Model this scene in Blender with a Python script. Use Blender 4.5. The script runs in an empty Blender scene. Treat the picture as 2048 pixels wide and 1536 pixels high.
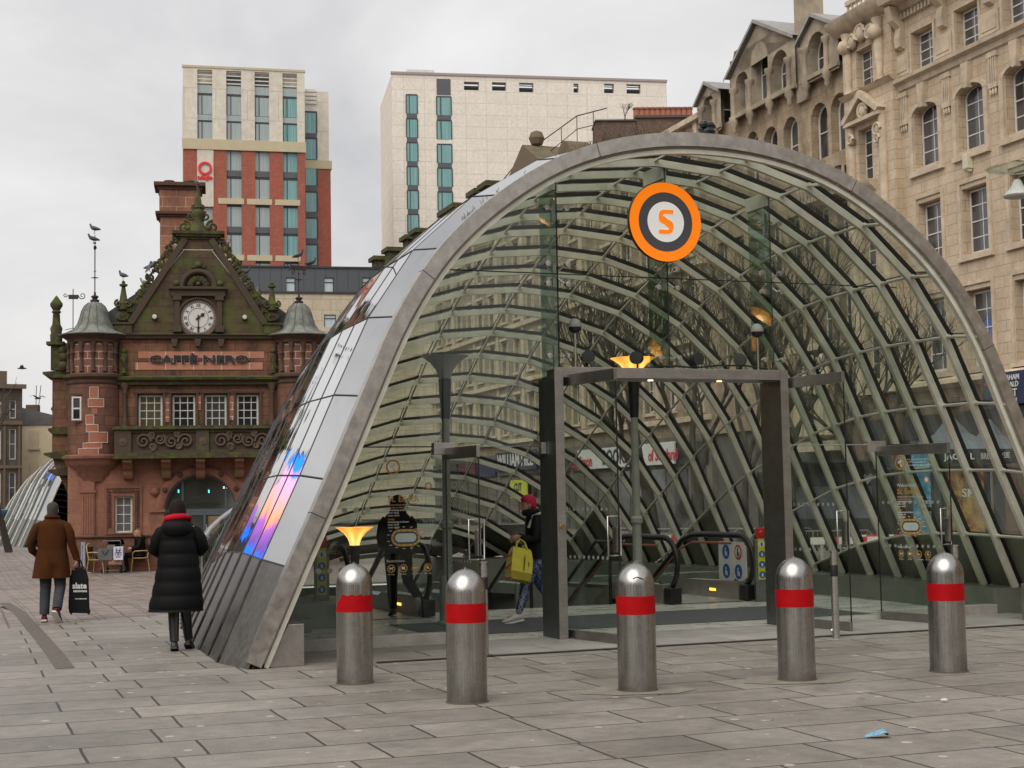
import bpy, bmesh, math, random
from mathutils import Vector, Matrix
R_ = math.radians
rnd = random.Random(7)
SC = bpy.context.scene
COL = SC.collection
# ------------------------------------------------------------------ camera
F = 3050.0; CH = 1.65
PITCH = math.atan(227 / F); ROLL = -0.018
cam = bpy.data.cameras.new('camera'); camo = bpy.data.objects.new('camera', cam); COL.objects.link(camo)
cam.sensor_width = 36; cam.lens = F / 2048 * 36; cam.clip_end = 3000; cam.clip_start = .1
CM = Matrix.Rotation(math.pi/2 + PITCH, 3, 'X') @ Matrix.Rotation(ROLL, 3, 'Z')
camo.matrix_world = Matrix.Translation((0, 0, CH)) @ CM.to_4x4()
SC.camera = camo
C0 = Vector((0, 0, CH))
def ray(px, py): return CM @ Vector(((px-1024)/F, -(py-768)/F, -1))
def ground_at(px, py, z=0.0):
    d = ray(px, py); return C0 + d*((z-CH)/d.z)
def at_y(px, py, Y):
    d = ray(px, py); return C0 + d*(Y/d.y)
class Frame:
    """a facade: x along it, y into the building, z up; fp() turns a pixel into local (x, z) on the plane y = d"""
    def __init__(s, o, deg):
        s.o = Vector(o); a = R_(deg); s.a = a
        s.u = Vector((math.cos(a), math.sin(a), 0)); s.v = Vector((-math.sin(a), math.cos(a), 0))
    def fp(s, px, py, d=0.0):
        r = ray(px, py); t = (d - (C0 - s.o).dot(s.v)) / r.dot(s.v)
        q = C0 + r*t - s.o; return (q.dot(s.u), q.z)
    def w(s, x, y, z): return s.o + s.u*x + s.v*y + Vector((0, 0, z))
# ------------------------------------------------------------------ mesh builder
class MB:
    def __init__(s): s.v = []; s.f = []; s.m = []; s.cur = 0
    def mat(s, i): s.cur = i; return s
    def add(s, vs, fs):
        b = len(s.v); s.v += [tuple(p) for p in vs]
        for f in fs: s.f.append([b+i for i in f]); s.m.append(s.cur)
        return s
    def box(s, x0, x1, y0, y1, z0, z1):
        if x0 > x1: x0, x1 = x1, x0
        if y0 > y1: y0, y1 = y1, y0
        if z0 > z1: z0, z1 = z1, z0
        return s.add([(x0,y0,z0),(x1,y0,z0),(x1,y1,z0),(x0,y1,z0),(x0,y0,z1),(x1,y0,z1),(x1,y1,z1),(x0,y1,z1)],
              [(0,3,2,1),(4,5,6,7),(0,1,5,4),(1,2,6,5),(2,3,7,6),(3,0,4,7)])
    def quad(s, a, b, c, d): return s.add([a,b,c,d], [(0,1,2,3)])
    def prism_xz(s, pts, y0, y1):
        """polygon in x,z (counter-clockwise seen from -y) pushed from y0 to y1"""
        n = len(pts); A = [(p[0], y0, p[1]) for p in pts]; B = [(p[0], y1, p[1]) for p in pts]
        return s.add(A+B, [tuple(range(n)), tuple(range(2*n-1, n-1, -1))] + [(i, n+i, n+(i+1)%n, (i+1)%n) for i in range(n)])
    def prism_xy(s, pts, z0, z1):
        n = len(pts); A = [(p[0], p[1], z0) for p in pts]; B = [(p[0], p[1], z1) for p in pts]
        return s.add(A+B, [tuple(range(n-1, -1, -1)), tuple(range(n, 2*n))] + [(i, (i+1)%n, n+(i+1)%n, n+i) for i in range(n)])
    def prism_yz(s, pts, x0, x1):
        n = len(pts); A = [(x0, p[0], p[1]) for p in pts]; B = [(x1, p[0], p[1]) for p in pts]
        return s.add(A+B, [tuple(range(n-1, -1, -1)), tuple(range(n, 2*n))] + [(i, (i+1)%n, n+(i+1)%n, n+i) for i in range(n)])
    def rings(s, rings, closed=True, cap=True):
        n = len(rings[0]); b = len(s.v); s.v += [tuple(p) for r in rings for p in r]
        for i in range(len(rings)-1):
            for j in range(n if closed else n-1):
                k = (j+1) % n
                s.f.append([b+i*n+j, b+i*n+k, b+(i+1)*n+k, b+(i+1)*n+j]); s.m.append(s.cur)
        if cap and closed:
            s.f.append([b+j for j in range(n-1, -1, -1)]); s.m.append(s.cur)
            s.f.append([b+(len(rings)-1)*n+j for j in range(n)]); s.m.append(s.cur)
        return s
    def tube(s, pts, r, n=8, cap=True, flat=None):
        pts = [Vector(p) for p in pts]; m = len(pts); rs = r if isinstance(r, (list, tuple)) else [r]*m
        rings = []; prev = None
        for i in range(m):
            t = (pts[min(i+1, m-1)] - pts[max(i-1, 0)])
            if t.length < 1e-9: t = Vector((0,0,1))
            t.normalize()
            if prev is None:
                a = Vector((0,0,1)) if abs(t.z) < .9 else Vector((1,0,0))
                a = (a - t*a.dot(t)).normalized()
            else:
                a = prev - t*prev.dot(t)
                a = a.normalized() if a.length > 1e-6 else prev
            prev = a; b = t.cross(a)
            rings.append([pts[i] + (a*math.cos(2*math.pi*k/n) + b*math.sin(2*math.pi*k/n)*(flat or 1))*rs[i] for k in range(n)])
        return s.rings(rings, cap=cap)
    def lathe(s, prof, c=(0,0,0), n=24, a0=0, a1=2*math.pi, axis='z', cap=True):
        full = abs(a1-a0-2*math.pi) < 1e-6; k = n if full else n+1
        rings = []
        for r, z in prof:
            ring = []
            for i in range(k):
                a = a0 + (a1-a0)*i/n
                p = (r*math.cos(a), r*math.sin(a), z)
                if axis == 'y': p = (r*math.cos(a), -z, r*math.sin(a))
                if axis == 'x': p = (z, r*math.cos(a), r*math.sin(a))
                ring.append((c[0]+p[0], c[1]+p[1], c[2]+p[2]))
            rings.append(ring)
        return s.rings(rings, closed=full, cap=full and cap)
    def ball(s, c, r, n=10, sx=1, sy=1, sz=1):
        m = max(4, n//2); rings = []
        for i in range(m+1):
            t = math.pi*i/m; rr = max(math.sin(t), 1e-3)
            rings.append([(c[0]+r*sx*rr*math.cos(2*math.pi*k/n), c[1]+r*sy*rr*math.sin(2*math.pi*k/n), c[2]-r*sz*math.cos(t)) for k in range(n)])
        return s.rings(rings)
    def merge(s, o, M=None):
        b = len(s.v)
        s.v += [tuple(M @ Vector(p)) if M else p for p in o.v]
        s.f += [[b+i for i in f] for f in o.f]; s.m += [s.cur if s.cur >= 0 else x for x in o.m] if s.cur else o.m
        return s
    def xf(s, M):
        s.v = [tuple(M @ Vector(p)) for p in s.v]; return s
    def islands(s):
        p = list(range(len(s.v)))
        def find(i):
            while p[i] != i: p[i] = p[p[i]]; i = p[i]
            return i
        for f in s.f:
            a = find(f[0])
            for i in f[1:]: p[find(i)] = a
        G = {}
        for k, f in enumerate(s.f): G.setdefault(find(f[0]), []).append(k)
        L = []
        for fs in G.values():
            vs = {i for k in fs for i in s.f[k]}; P = [s.v[i] for i in vs]
            L.append([fs, [min(q[c] for q in P)-.02 for c in range(3)], [max(q[c] for q in P)+.02 for c in range(3)]])
        ch = True
        while ch:
            ch = False
            for i in range(len(L)):
                for j in range(i+1, len(L)):
                    A, B = L[i], L[j]
                    if all(A[1][c] <= B[2][c] and B[1][c] <= A[2][c] for c in range(3)):
                        L[i] = [A[0]+B[0], [min(A[1][c], B[1][c]) for c in range(3)], [max(A[2][c], B[2][c]) for c in range(3)]]; del L[j]; ch = True; break
                if ch: break
        return [x[0] for x in L]
    SPLIT = {'base_course','base_moulding','string_band','crockets','balcony_scrollwork','infill_panel','window_carving','feet','door_edge','handles','clock_surround_piece','arch_carving','window_surrounds','ridge_tiles','balcony_panel','carving','shell_carving','exit_light','lamp_tube','chimneys','aerials'}
    def build(s, name, mat=None, parent=None, smooth=None, bevel=0, label=None, flip=False):
        if name in s.SPLIT and len(s.f) < 4000:
            isl = s.islands()
            if len(isl) > 1:
                out = None
                for fs in isl:
                    q = MB(); mp_ = {}
                    for k in fs:
                        for i in s.f[k]:
                            if i not in mp_: mp_[i] = len(q.v); q.v.append(s.v[i])
                        q.f.append([mp_[i] for i in s.f[k]]); q.m.append(s.m[k])
                    q.SPLIT = (); o = q.build(name, mat, parent, smooth, bevel, label, flip); out = out or o
                return out
        me = bpy.data.meshes.new(name); me.from_pydata(s.v, [], s.f)
        mats = mat if isinstance(mat, (list, tuple)) else [mat]
        for m in mats: me.materials.append(m)
        if len(mats) > 1: me.polygons.foreach_set('material_index', s.m)
        bm = bmesh.new(); bm.from_mesh(me)
        bmesh.ops.recalc_face_normals(bm, faces=bm.faces)
        if flip: bmesh.ops.reverse_faces(bm, faces=bm.faces)
        bm.to_mesh(me); bm.free(); me.update()
        if smooth is not None:
            me.polygons.foreach_set('use_smooth', [True]*len(me.polygons))
            me.set_sharp_from_angle(angle=R_(smooth))
        o = bpy.data.objects.new(name, me); COL.objects.link(o)
        if parent: o.parent = parent
        if bevel:
            b = o.modifiers.new('bevel', 'BEVEL'); b.width = bevel; b.segments = 2; b.limit_method = 'ANGLE'; b.angle_limit = R_(40)
        if label: o['label'] = label
        return o
def tag(o, label=None, cat=None, group=None, kind=None):
    if label: o['label'] = label
    if cat: o['category'] = cat
    if group: o['group'] = group
    if kind: o['kind'] = kind
    return o
def empty(name, loc=(0,0,0), rz=0, label=None, cat=None, group=None):
    o = bpy.data.objects.new(name, None); COL.objects.link(o); o.location = loc; o.rotation_euler = (0,0,rz)
    o.empty_display_size = .2
    return tag(o, label, cat, group)
def kids(o): return [c for c in bpy.data.objects if c.parent == o]
def copy_tree(o, parent=None, **kw):
    c = o.copy(); COL.objects.link(c)
    if parent: c.parent = parent
    for ch in kids(o): copy_tree(ch, c)
    return c
def text_mb(txt, size, depth=.01, bold=0.0, sx=1.0, align='CENTER', res=2, shear=0):
    """lettering as mesh data lying in the x,z plane, facing -y"""
    cu = bpy.data.curves.new('t', 'FONT'); cu.body = txt; cu.size = size; cu.extrude = depth/2; cu.offset = bold
    cu.align_x = align; cu.align_y = 'CENTER'; cu.resolution_u = res; cu.shear = shear
    o = bpy.data.objects.new('t', cu); COL.objects.link(o)
    dg = bpy.context.evaluated_depsgraph_get(); me = bpy.data.meshes.new_from_object(o.evaluated_get(dg))
    mb = MB(); mb.v = [(v.co.x*sx, -v.co.z, v.co.y) for v in me.vertices]
    mb.f = [list(p.vertices) for p in me.polygons]; mb.m = [0]*len(mb.f)
    bpy.data.objects.remove(o); bpy.data.curves.remove(cu); bpy.data.meshes.remove(me)
    return mb
def shift(mb, x, y, z): mb.v = [(a+x, b+y, c+z) for a, b, c in mb.v]; return mb
# ------------------------------------------------------------------ materials
class NT:
    def __init__(s, name):
        s.m = bpy.data.materials.new(name); s.m.use_nodes = True; s.t = s.m.node_tree; s.n = s.t.nodes; s.n.clear()
        s.out = s.n.new('ShaderNodeOutputMaterial')
    def new(s, t, **kw):
        n = s.n.new(t)
        for k, v in kw.items():
            if k.startswith('_'): setattr(n, k[1:], v)
        return n
    def link(s, a, b): s.t.links.new(a, b)
    def math(s, op, a, b=None, c=None, clamp=False):
        n = s.n.new('ShaderNodeMath'); n.operation = op; n.use_clamp = clamp
        for i, x in enumerate((a, b, c)):
            if x is None: continue
            if isinstance(x, (int, float)): n.inputs[i].default_value = x
            else: s.link(x, n.inputs[i])
        return n.outputs[0]
    def mix(s, f, a, b, mode='MIX'):
        n = s.n.new('ShaderNodeMix'); n.data_type = 'RGBA'; n.blend_type = mode
        for i, x in ((0, f), (6, a), (7, b)):
            if isinstance(x, (int, float)): n.inputs[i].default_value = x
            elif isinstance(x, tuple): n.inputs[i].default_value = (*x[:3], 1)
            else: s.link(x, n.inputs[i])
        return n.outputs[2]
    def ramp(s, x, stops):
        n = s.n.new('ShaderNodeValToRGB'); s.link(x, n.inputs[0]); e = n.color_ramp.elements
        while len(e) < len(stops): e.new(.5)
        for i, (p, c) in enumerate(stops):
            e[i].position = p; e[i].color = (*c, 1) if isinstance(c, tuple) else (c, c, c, 1)
        return n.outputs[0]
    def coord(s, kind='Object'):
        n = s.n.new('ShaderNodeTexCoord'); return n.outputs[kind]
    def mapping(s, v, scale=(1,1,1), rot=(0,0,0), loc=(0,0,0)):
        n = s.n.new('ShaderNodeMapping'); s.link(v, n.inputs[0]); n.inputs['Scale'].default_value = scale
        n.inputs['Rotation'].default_value = rot; n.inputs['Location'].default_value = loc; return n.outputs[0]
    def noise(s, v, scale, detail=4, rough=.6, dist=0):
        n = s.n.new('ShaderNodeTexNoise'); s.link(v, n.inputs[0]); n.inputs['Scale'].default_value = scale
        n.inputs['Detail'].default_value = detail; n.inputs['Roughness'].default_value = rough; n.inputs['Distortion'].default_value = dist
        return n.outputs[0]
    def bump(s, h, strength=.3, dist=.02, normal=None):
        n = s.n.new('ShaderNodeBump'); n.inputs['Strength'].default_value = strength; n.inputs['Distance'].default_value = dist
        s.link(h, n.inputs['Height'])
        if normal: s.link(normal, n.inputs['Normal'])
        return n.outputs[0]
    def pbr(s, col, rough=.6, metal=0, normal=None, spec=None, emit=None, estr=0):
        n = s.n.new('ShaderNodeBsdfPrincipled')
        def put(i, x):
            if x is None: return
            if isinstance(x, (int, float)): n.inputs[i].default_value = x
            elif isinstance(x, tuple): n.inputs[i].default_value = (*x[:3], 1)
            else: s.link(x, n.inputs[i])
        put('Base Color', col); put('Roughness', rough); put('Metallic', metal); put('Normal', normal)
        put('Specular IOR Level', spec)
        if emit is not None: put('Emission Color', emit); put('Emission Strength', estr)
        s.link(n.outputs[0], s.out.inputs[0]); return n
def xz(n, v):
    sp = n.new('ShaderNodeSeparateXYZ'); n.link(v, sp.inputs[0])
    cb = n.new('ShaderNodeCombineXYZ'); n.link(sp.outputs[0], cb.inputs[0]); n.link(sp.outputs[2], cb.inputs[1])
    return cb.outputs[0], sp
def flat(name, col, rough=.6, metal=0, var=.12, scale=6, bump=0, bscale=60, spec=None):
    """plain material with some wear so it is not uniform"""
    n = NT(name); v = n.coord()
    a = n.noise(v, scale, 5, .65)
    f = n.ramp(a, [(.3, 1-var), (.7, 1+var)])
    c = n.mix(1, tuple(col), f, 'MULTIPLY')
    r = n.math('ADD', n.math('MULTIPLY', a, .25), rough-.12)
    nm = n.bump(n.noise(v, bscale, 3), bump, .005) if bump else None
    n.pbr(c, r, metal, nm, spec)
    return n.m
def brickish(name, c1, c2, mortar, bw, bh, ms=.012, var=.25, rough=.85, bump=.5, stain=None, stain_amt=.5, round_r=None, moss=0, sq=1, off=.5, top=None):
    """stone or brick courses in the x,z plane of the object (or round a turret of radius round_r)"""
    n = NT(name); v = n.coord(); xzv, sp = xz(n, v)
    if round_r:
        ang = n.math('ARCTAN2', sp.outputs[1], sp.outputs[0])
        cb = n.new('ShaderNodeCombineXYZ'); n.link(n.math('MULTIPLY', ang, round_r), cb.inputs[0]); n.link(sp.outputs[2], cb.inputs[1]); xzv = cb.outputs[0]
    else:
        cb = n.new('ShaderNodeCombineXYZ'); n.link(n.math('ADD', sp.outputs[0], sp.outputs[1]), cb.inputs[0]); n.link(sp.outputs[2], cb.inputs[1]); xzv = cb.outputs[0]
    b = n.new('ShaderNodeTexBrick'); n.link(xzv, b.inputs[0]); b.offset = off
    b.inputs['Color1'].default_value = (*c1, 1); b.inputs['Color2'].default_value = (*c2, 1); b.inputs['Mortar'].default_value = (*mortar, 1)
    b.inputs['Scale'].default_value = 1; b.inputs['Mortar Size'].default_value = ms; b.inputs['Brick Width'].default_value = bw; b.inputs['Row Height'].default_value = bh
    b.inputs['Mortar Smooth'].default_value = .2; b.inputs['Bias'].default_value = -.1
    a = n.noise(v, 1.3/bh*.5, 6, .7); g = n.noise(v, 14/bh*.3, 3, .6)
    f = n.ramp(a, [(.25, 1-var), (.75, 1+var)])
    c = n.mix(1, b.outputs[0], f, 'MULTIPLY')
    c = n.mix(.5, c, n.mix(1, c, n.ramp(g, [(.3, .75), (.7, 1.2)]), 'MULTIPLY'))
    if stain:
        st = n.noise(n.mapping(v, (1.1, 1.1, .35)), .9, 6, .75)
        c = n.mix(n.math('MULTIPLY', n.ramp(st, [(.42, 0), (.62, 1)]), stain_amt), c, stain)
    if moss:
        ms_ = n.noise(v, 1.1, 7, .75)
        c = n.mix(n.math('MULTIPLY', n.ramp(ms_, [(.46, 0), (.6, 1)]), moss), c, (.075, .10, .022))
    h = n.math('SUBTRACT', n.math('MULTIPLY', g, .3), b.outputs['Fac'])
    n.pbr(c, rough, 0, n.bump(h, bump, .02))
    return n.m
# ------------------------------------------------------------------ world and light
SUN_EL, SUN_AZ = 48, 205      # high overcast light from behind and right of the camera
w = bpy.data.worlds.new("World"); SC.world = w; w.use_nodes = True
wt = w.node_tree; wn = wt.nodes; wn.clear()
sky = wn.new('ShaderNodeTexSky'); sky.sky_type = 'NISHITA'; sky.sun_disc = False
sky.sun_elevation = R_(SUN_EL); sky.sun_rotation = R_(SUN_AZ); sky.dust_density = 4; sky.air_density = 1.2
tc = wn.new('ShaderNodeTexCoord'); mp = wn.new('ShaderNodeMapping'); mp.inputs['Scale'].default_value = (1, 1, 2.2)
wt.links.new(tc.outputs['Generated'], mp.inputs[0])
ns = wn.new('ShaderNodeTexNoise'); ns.inputs['Scale'].default_value = 2.5; ns.inputs['Detail'].default_value = 8; ns.inputs['Roughness'].default_value = .52; ns.inputs['Distortion'].default_value = .35
mp.inputs['Location'].default_value = (.35, .1, .3)
wt.links.new(mp.outputs[0], ns.inputs[0])
rp = wn.new('ShaderNodeValToRGB'); e = rp.color_ramp.elements
e[0].position = .33; e[0].color = (3.9, 3.88, 3.98, 1); e[1].position = .66; e[1].color = (6.45, 6.3, 6.2, 1)
wt.links.new(ns.outputs[0], rp.inputs[0])
mx = wn.new('ShaderNodeMix'); mx.data_type = 'RGBA'; mx.inputs[0].default_value = .94
wt.links.new(sky.outputs[0], mx.inputs[6]); wt.links.new(rp.outputs[0], mx.inputs[7])
bg = wn.new('ShaderNodeBackground'); bg.inputs[1].default_value = .1
wt.links.new(mx.outputs[2], bg.inputs[0])
wo = wn.new('ShaderNodeOutputWorld'); wt.links.new(bg.outputs[0], wo.inputs[0])
sl = bpy.data.lights.new('sun', 'SUN'); sl.energy = 1.45; sl.angle = R_(60); sl.color = (1, .94, .85)
so = bpy.data.objects.new('sun', sl); COL.objects.link(so); so.location = (10, -10, 60)
so.rotation_euler = (R_(90-SUN_EL), 0, R_(180-SUN_AZ) )
SC.view_settings.view_transform = 'Standard'; SC.view_settings.look = 'None'; SC.view_settings.gamma = 1; SC.view_settings.exposure = 0.60
cy = SC.cycles; cy.transparent_max_bounces = 40; cy.max_bounces = 10; cy.glossy_bounces = 5; cy.transmission_bounces = 6; cy.diffuse_bounces = 3; cy.sample_clamp_indirect = 6
cy.caustics_reflective = False; cy.caustics_refractive = False
# ------------------------------------------------------------------ ground
O = Vector((0.393, 18.11, 0)); TH = 21.5
FR = Frame(O, TH)                       # frame of the glass entrance: x along it, y inwards
def gz(v):                              # the square falls gently away from the station
    return 0 if v < 9 else -.5*min(1, (v-9)/19)
def paving():
    n = NT('stone_slab_paving'); v = n.coord()
    vr = n.mapping(v, rot=(0, 0, R_(1.5)))     # object space is the entrance frame
    sp = n.new('ShaderNodeSeparateXYZ'); n.link(v, sp.inputs[0])
    wob = n.noise(v, .8, 2); 
    def brick(vec, w_, h_, ms, c1, c2, mo, off=.5, sq=1.0, fr=2):
        b = n.new('ShaderNodeTexBrick'); n.link(vec, b.inputs[0]); b.offset = off; b.squash = sq; b.squash_frequency = fr; b.offset_frequency = 2
        for k, c in (('Color1', c1), ('Color2', c2), ('Mortar', mo)): b.inputs[k].default_value = (*c, 1)
        b.inputs['Scale'].default_value = 1; b.inputs['Mortar Size'].default_value = ms; b.inputs['Brick Width'].default_value = w_; b.inputs['Row Height'].default_value = h_; b.inputs['Mortar Smooth'].default_value = .1
        return b
    wv = n.new('ShaderNodeTexNoise'); n.link(v, wv.inputs[0]); wv.inputs['Scale'].default_value = 1.3; wv.inputs['Detail'].default_value = 3
    ad = n.new('ShaderNodeVectorMath'); ad.operation = 'MULTIPLY_ADD'; n.link(wv.outputs[1], ad.inputs[0]); ad.inputs[1].default_value = (.035, .035, 0); n.link(vr, ad.inputs[2]); vr = ad.outputs[0]
    A = brick(vr, 1.30, .66, .011, (.200,.189,.174), (.275,.262,.243), (.030,.027,.024), .37, .6)
    B = brick(vr, .42, .19, .012, (.21,.175,.16), (.34,.29,.265), (.055,.05,.046), .45, .8)
    # setts lie beyond the slabs, in front of the red building
    far = n.math('ADD', n.math('MULTIPLY', sp.outputs[0], -.55), sp.outputs[1])
    mk = n.ramp(n.math('MULTIPLY', n.math('SUBTRACT', far, 8.3), 5, clamp=True), [(0, 0), (1, 1)])
    c = n.mix(mk, A.outputs[0], B.outputs[0])
    fac = n.math('ADD', n.math('MULTIPLY', A.outputs['Fac'], n.math('SUBTRACT', 1, mk)), n.math('MULTIPLY', B.outputs['Fac'], mk))
    blot = n.noise(v, .55, 6, .7); c = n.mix(1, c, n.ramp(blot, [(.3, .68), (.5, .97), (.72, 1.22)]), 'MULTIPLY')
    mid = n.noise(v, 5, 6, .75); c = n.mix(1, c, n.ramp(mid, [(.3, .8), (.7, 1.2)]), 'MULTIPLY')
    fine = n.noise(v, 70, 4, .7); c = n.mix(1, c, n.ramp(fine, [(.25, .72), (.75, 1.25)]), 'MULTIPLY')
    warm = n.noise(v, 1.6, 4, .6); c = n.mix(n.ramp(warm, [(.5, 0), (.72, .35)]), c, n.mix(1, c, (1.12, 1, .84), 'MULTIPLY'))
    dark = n.noise(v, 2.4, 8, .8); c = n.mix(n.ramp(dark, [(.53, 0), (.68, .5)]), c, (.085, .08, .075))
    # trodden-in chewing gum
    vo = n.new('ShaderNodeTexVoronoi'); n.link(v, vo.inputs[0]); vo.inputs['Scale'].default_value = 4.2; vo.inputs['Randomness'].default_value = 1
    wn_ = n.new('ShaderNodeTexWhiteNoise'); n.link(vo.outputs['Position'], wn_.inputs[0])
    rad = n.math('MULTIPLY', n.math('POWER', wn_.outputs[0], 1.9), .17)
    gum = n.math('LESS_THAN', vo.outputs['Distance'], rad)
    c = n.mix(n.math('MULTIPLY', gum, .75), c, (.50, .49, .45))
    vo2 = n.new('ShaderNodeTexVoronoi'); n.link(v, vo2.inputs[0]); vo2.inputs['Scale'].default_value = 2.3
    wn2 = n.new('ShaderNodeTexWhiteNoise'); n.link(vo2.outputs['Position'], wn2.inputs[0])
    g2 = n.math('LESS_THAN', vo2.outputs['Distance'], n.math('MULTIPLY', n.math('POWER', wn2.outputs[0], 3), .09))
    c = n.mix(n.math('MULTIPLY', g2, .6), c, (.07, .068, .065))
    h = n.math('SUBTRACT', n.math('ADD', n.math('MULTIPLY', fine, .25), n.math('MULTIPLY', mid, .5)), n.math('MULTIPLY', fac, 1.4))
    c = n.mix(1, c, (1.0, .965, .925), 'MULTIPLY')
    rgh = n.ramp(n.noise(v, 1.1, 5, .7), [(.3, .42), (.7, .75)])
    n.pbr(c, rgh, 0, n.bump(h, .55, .012))
    return n.m
PAVE = paving()
def grid_ground():
    us = [-700, -200, -80, -40, -25, -14, -8, -4, -1.7, 5.1, 8, 14, 25, 40, 80, 200, 700]
    vs = [-80, -30, -12, -4, 0, 2, 4.55, 9, 15.5, 20, 24, 28, 45, 80, 160, 400, 1500]
    g = MB(); idx = {}
    for j, b in enumerate(vs):
        for i, a in enumerate(us): idx[i, j] = len(g.v); g.v.append((a, b, gz(b)))
    for j in range(len(vs)-1):
        for i in range(len(us)-1):
            if us[i] == -1.7 and 4.5 < vs[j] < 15: continue
            g.f.append([idx[i,j], idx[i+1,j], idx[i+1,j+1], idx[i,j+1]]); g.m.append(0)
    o = g.build('ground', PAVE); o.location = O; o.rotation_euler = (0, 0, R_(TH)); tag(o, kind='structure')
grid_ground()
def sheet(name, pts, z, mat, th=None):
    m = MB(); n = len(pts)
    if th: m.prism_xy(pts, z-th, z)
    else: m.add([(p[0], p[1], z) for p in pts], [tuple(range(n))])
    o = m.build(name, mat); o.location = O; o.rotation_euler = (0, 0, R_(TH)); return tag(o, kind='structure')
def stone_floor(name, c1, c2, w_, h_, rough=.45):
    n = NT(name); v = n.coord()
    b = n.new('ShaderNodeTexBrick'); n.link(v, b.inputs[0]); b.offset = .5
    for k, c in (('Color1', c1), ('Color2', c2), ('Mortar', tuple(x*.35 for x in c1))): b.inputs[k].default_value = (*c, 1)
    b.inputs['Scale'].default_value = 1; b.inputs['Mortar Size'].default_value = .006; b.inputs['Brick Width'].default_value = w_; b.inputs['Row Height'].default_value = h_
    a = n.noise(v, 1.5, 6, .7); c = n.mix(1, b.outputs[0], n.ramp(a, [(.3, .8), (.7, 1.15)]), 'MULTIPLY')
    g = n.noise(v, 60, 3, .7); c = n.mix(1, c, n.ramp(g, [(.3, .85), (.7, 1.12)]), 'MULTIPLY')
    n.pbr(c, n.ramp(n.noise(v, 3, 4), [(.3, rough-.12), (.7, rough+.15)]), 0, n.bump(n.math('MULTIPLY', b.outputs['Fac'], -1), .3, .01))
    return n.m
M_FLOOR = stone_floor('pale_station_stone', (.53,.52,.48), (.60,.585,.54), 1.2, .6, .3)
M_MAT = flat('entrance_matting', (.075, .08, .085), .75, 0, .2, 30, .4, 200)
sheet('station_floor', [(-3.4, 0.0), (6.9, 0.0), (7.2, 4.5), (-3.2, 4.5)], .006, M_FLOOR)
sheet('threshold_paving', [(-1.3, -1.55), (6.6, -1.55), (6.6, -.002), (-1.3, -.002)], .005, stone_floor('pale_threshold_slabs', (.30,.285,.265), (.36,.34,.32), 1.1, .75, .5))
sheet('drain_channel', [(-2.6, -1.69), (6.6, -1.69), (6.6, -1.58), (-2.6, -1.58)], .009, flat('drain_iron', (.05, .045, .04), .7, .5, .3, 40, .5, 120))
sheet('entrance_mat', [(-1.15, .75), (5.0, .75), (5.0, 2.75), (-1.15, 2.75)], .012, M_MAT)
# the worn band let into the paving on the left
st = MB(); L = []; Rr = []
for px, py, w_ in ((8, 1206, .20), (40, 1226, .20), (62, 1252, .2), (88, 1282, .2), (112, 1311, .2), (130, 1337, .2)):
    p = ground_at(px, py); L.append(p)
for i in range(len(L)-1):
    t = (L[min(i+1, len(L)-1)]-L[max(i-1, 0)]).normalized(); t2 = (L[min(i+2, len(L)-1)]-L[i]).normalized()
    a, b = Vector((-t.y, t.x, 0))*.095, Vector((-t2.y, t2.x, 0))*.095
    st.quad(L[i]-a, L[i+1]-b, L[i+1]+b, L[i]+a)
st.v = [(x, y, .004) for x, y, z in st.v]
tag(st.build('cable_trench_strip', flat('ribbed_trench_cover', (.12, .10, .085), .75, 0, .4, 14, .8, 60)), kind='structure')
# concrete pit the escalators go down into
pit = MB(); a0, a1, b0, b1 = -1.7, 5.1, 4.55, 15.5
pit.quad((a0,b0,0),(a1,b0,0),(a1,b0,-6),(a0,b0,-6)); pit.quad((a0,b1,-.2),(a1,b1,-.2),(a1,b1,-6),(a0,b1,-6))
pit.quad((a0,b0,0),(a0,b1,-.2),(a0,b1,-6),(a0,b0,-6)); pit.quad((a1,b0,0),(a1,b1,-.2),(a1,b1,-6),(a1,b0,-6)); pit.quad((a0,b0,-6),(a1,b0,-6),(a1,b1,-6),(a0,b1,-6))
po = pit.build('escalator_pit', flat('pit_concrete', (.16,.16,.145), .8)); po.location = O; po.rotation_euler = (0,0,R_(TH)); tag(po, kind='structure')
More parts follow.
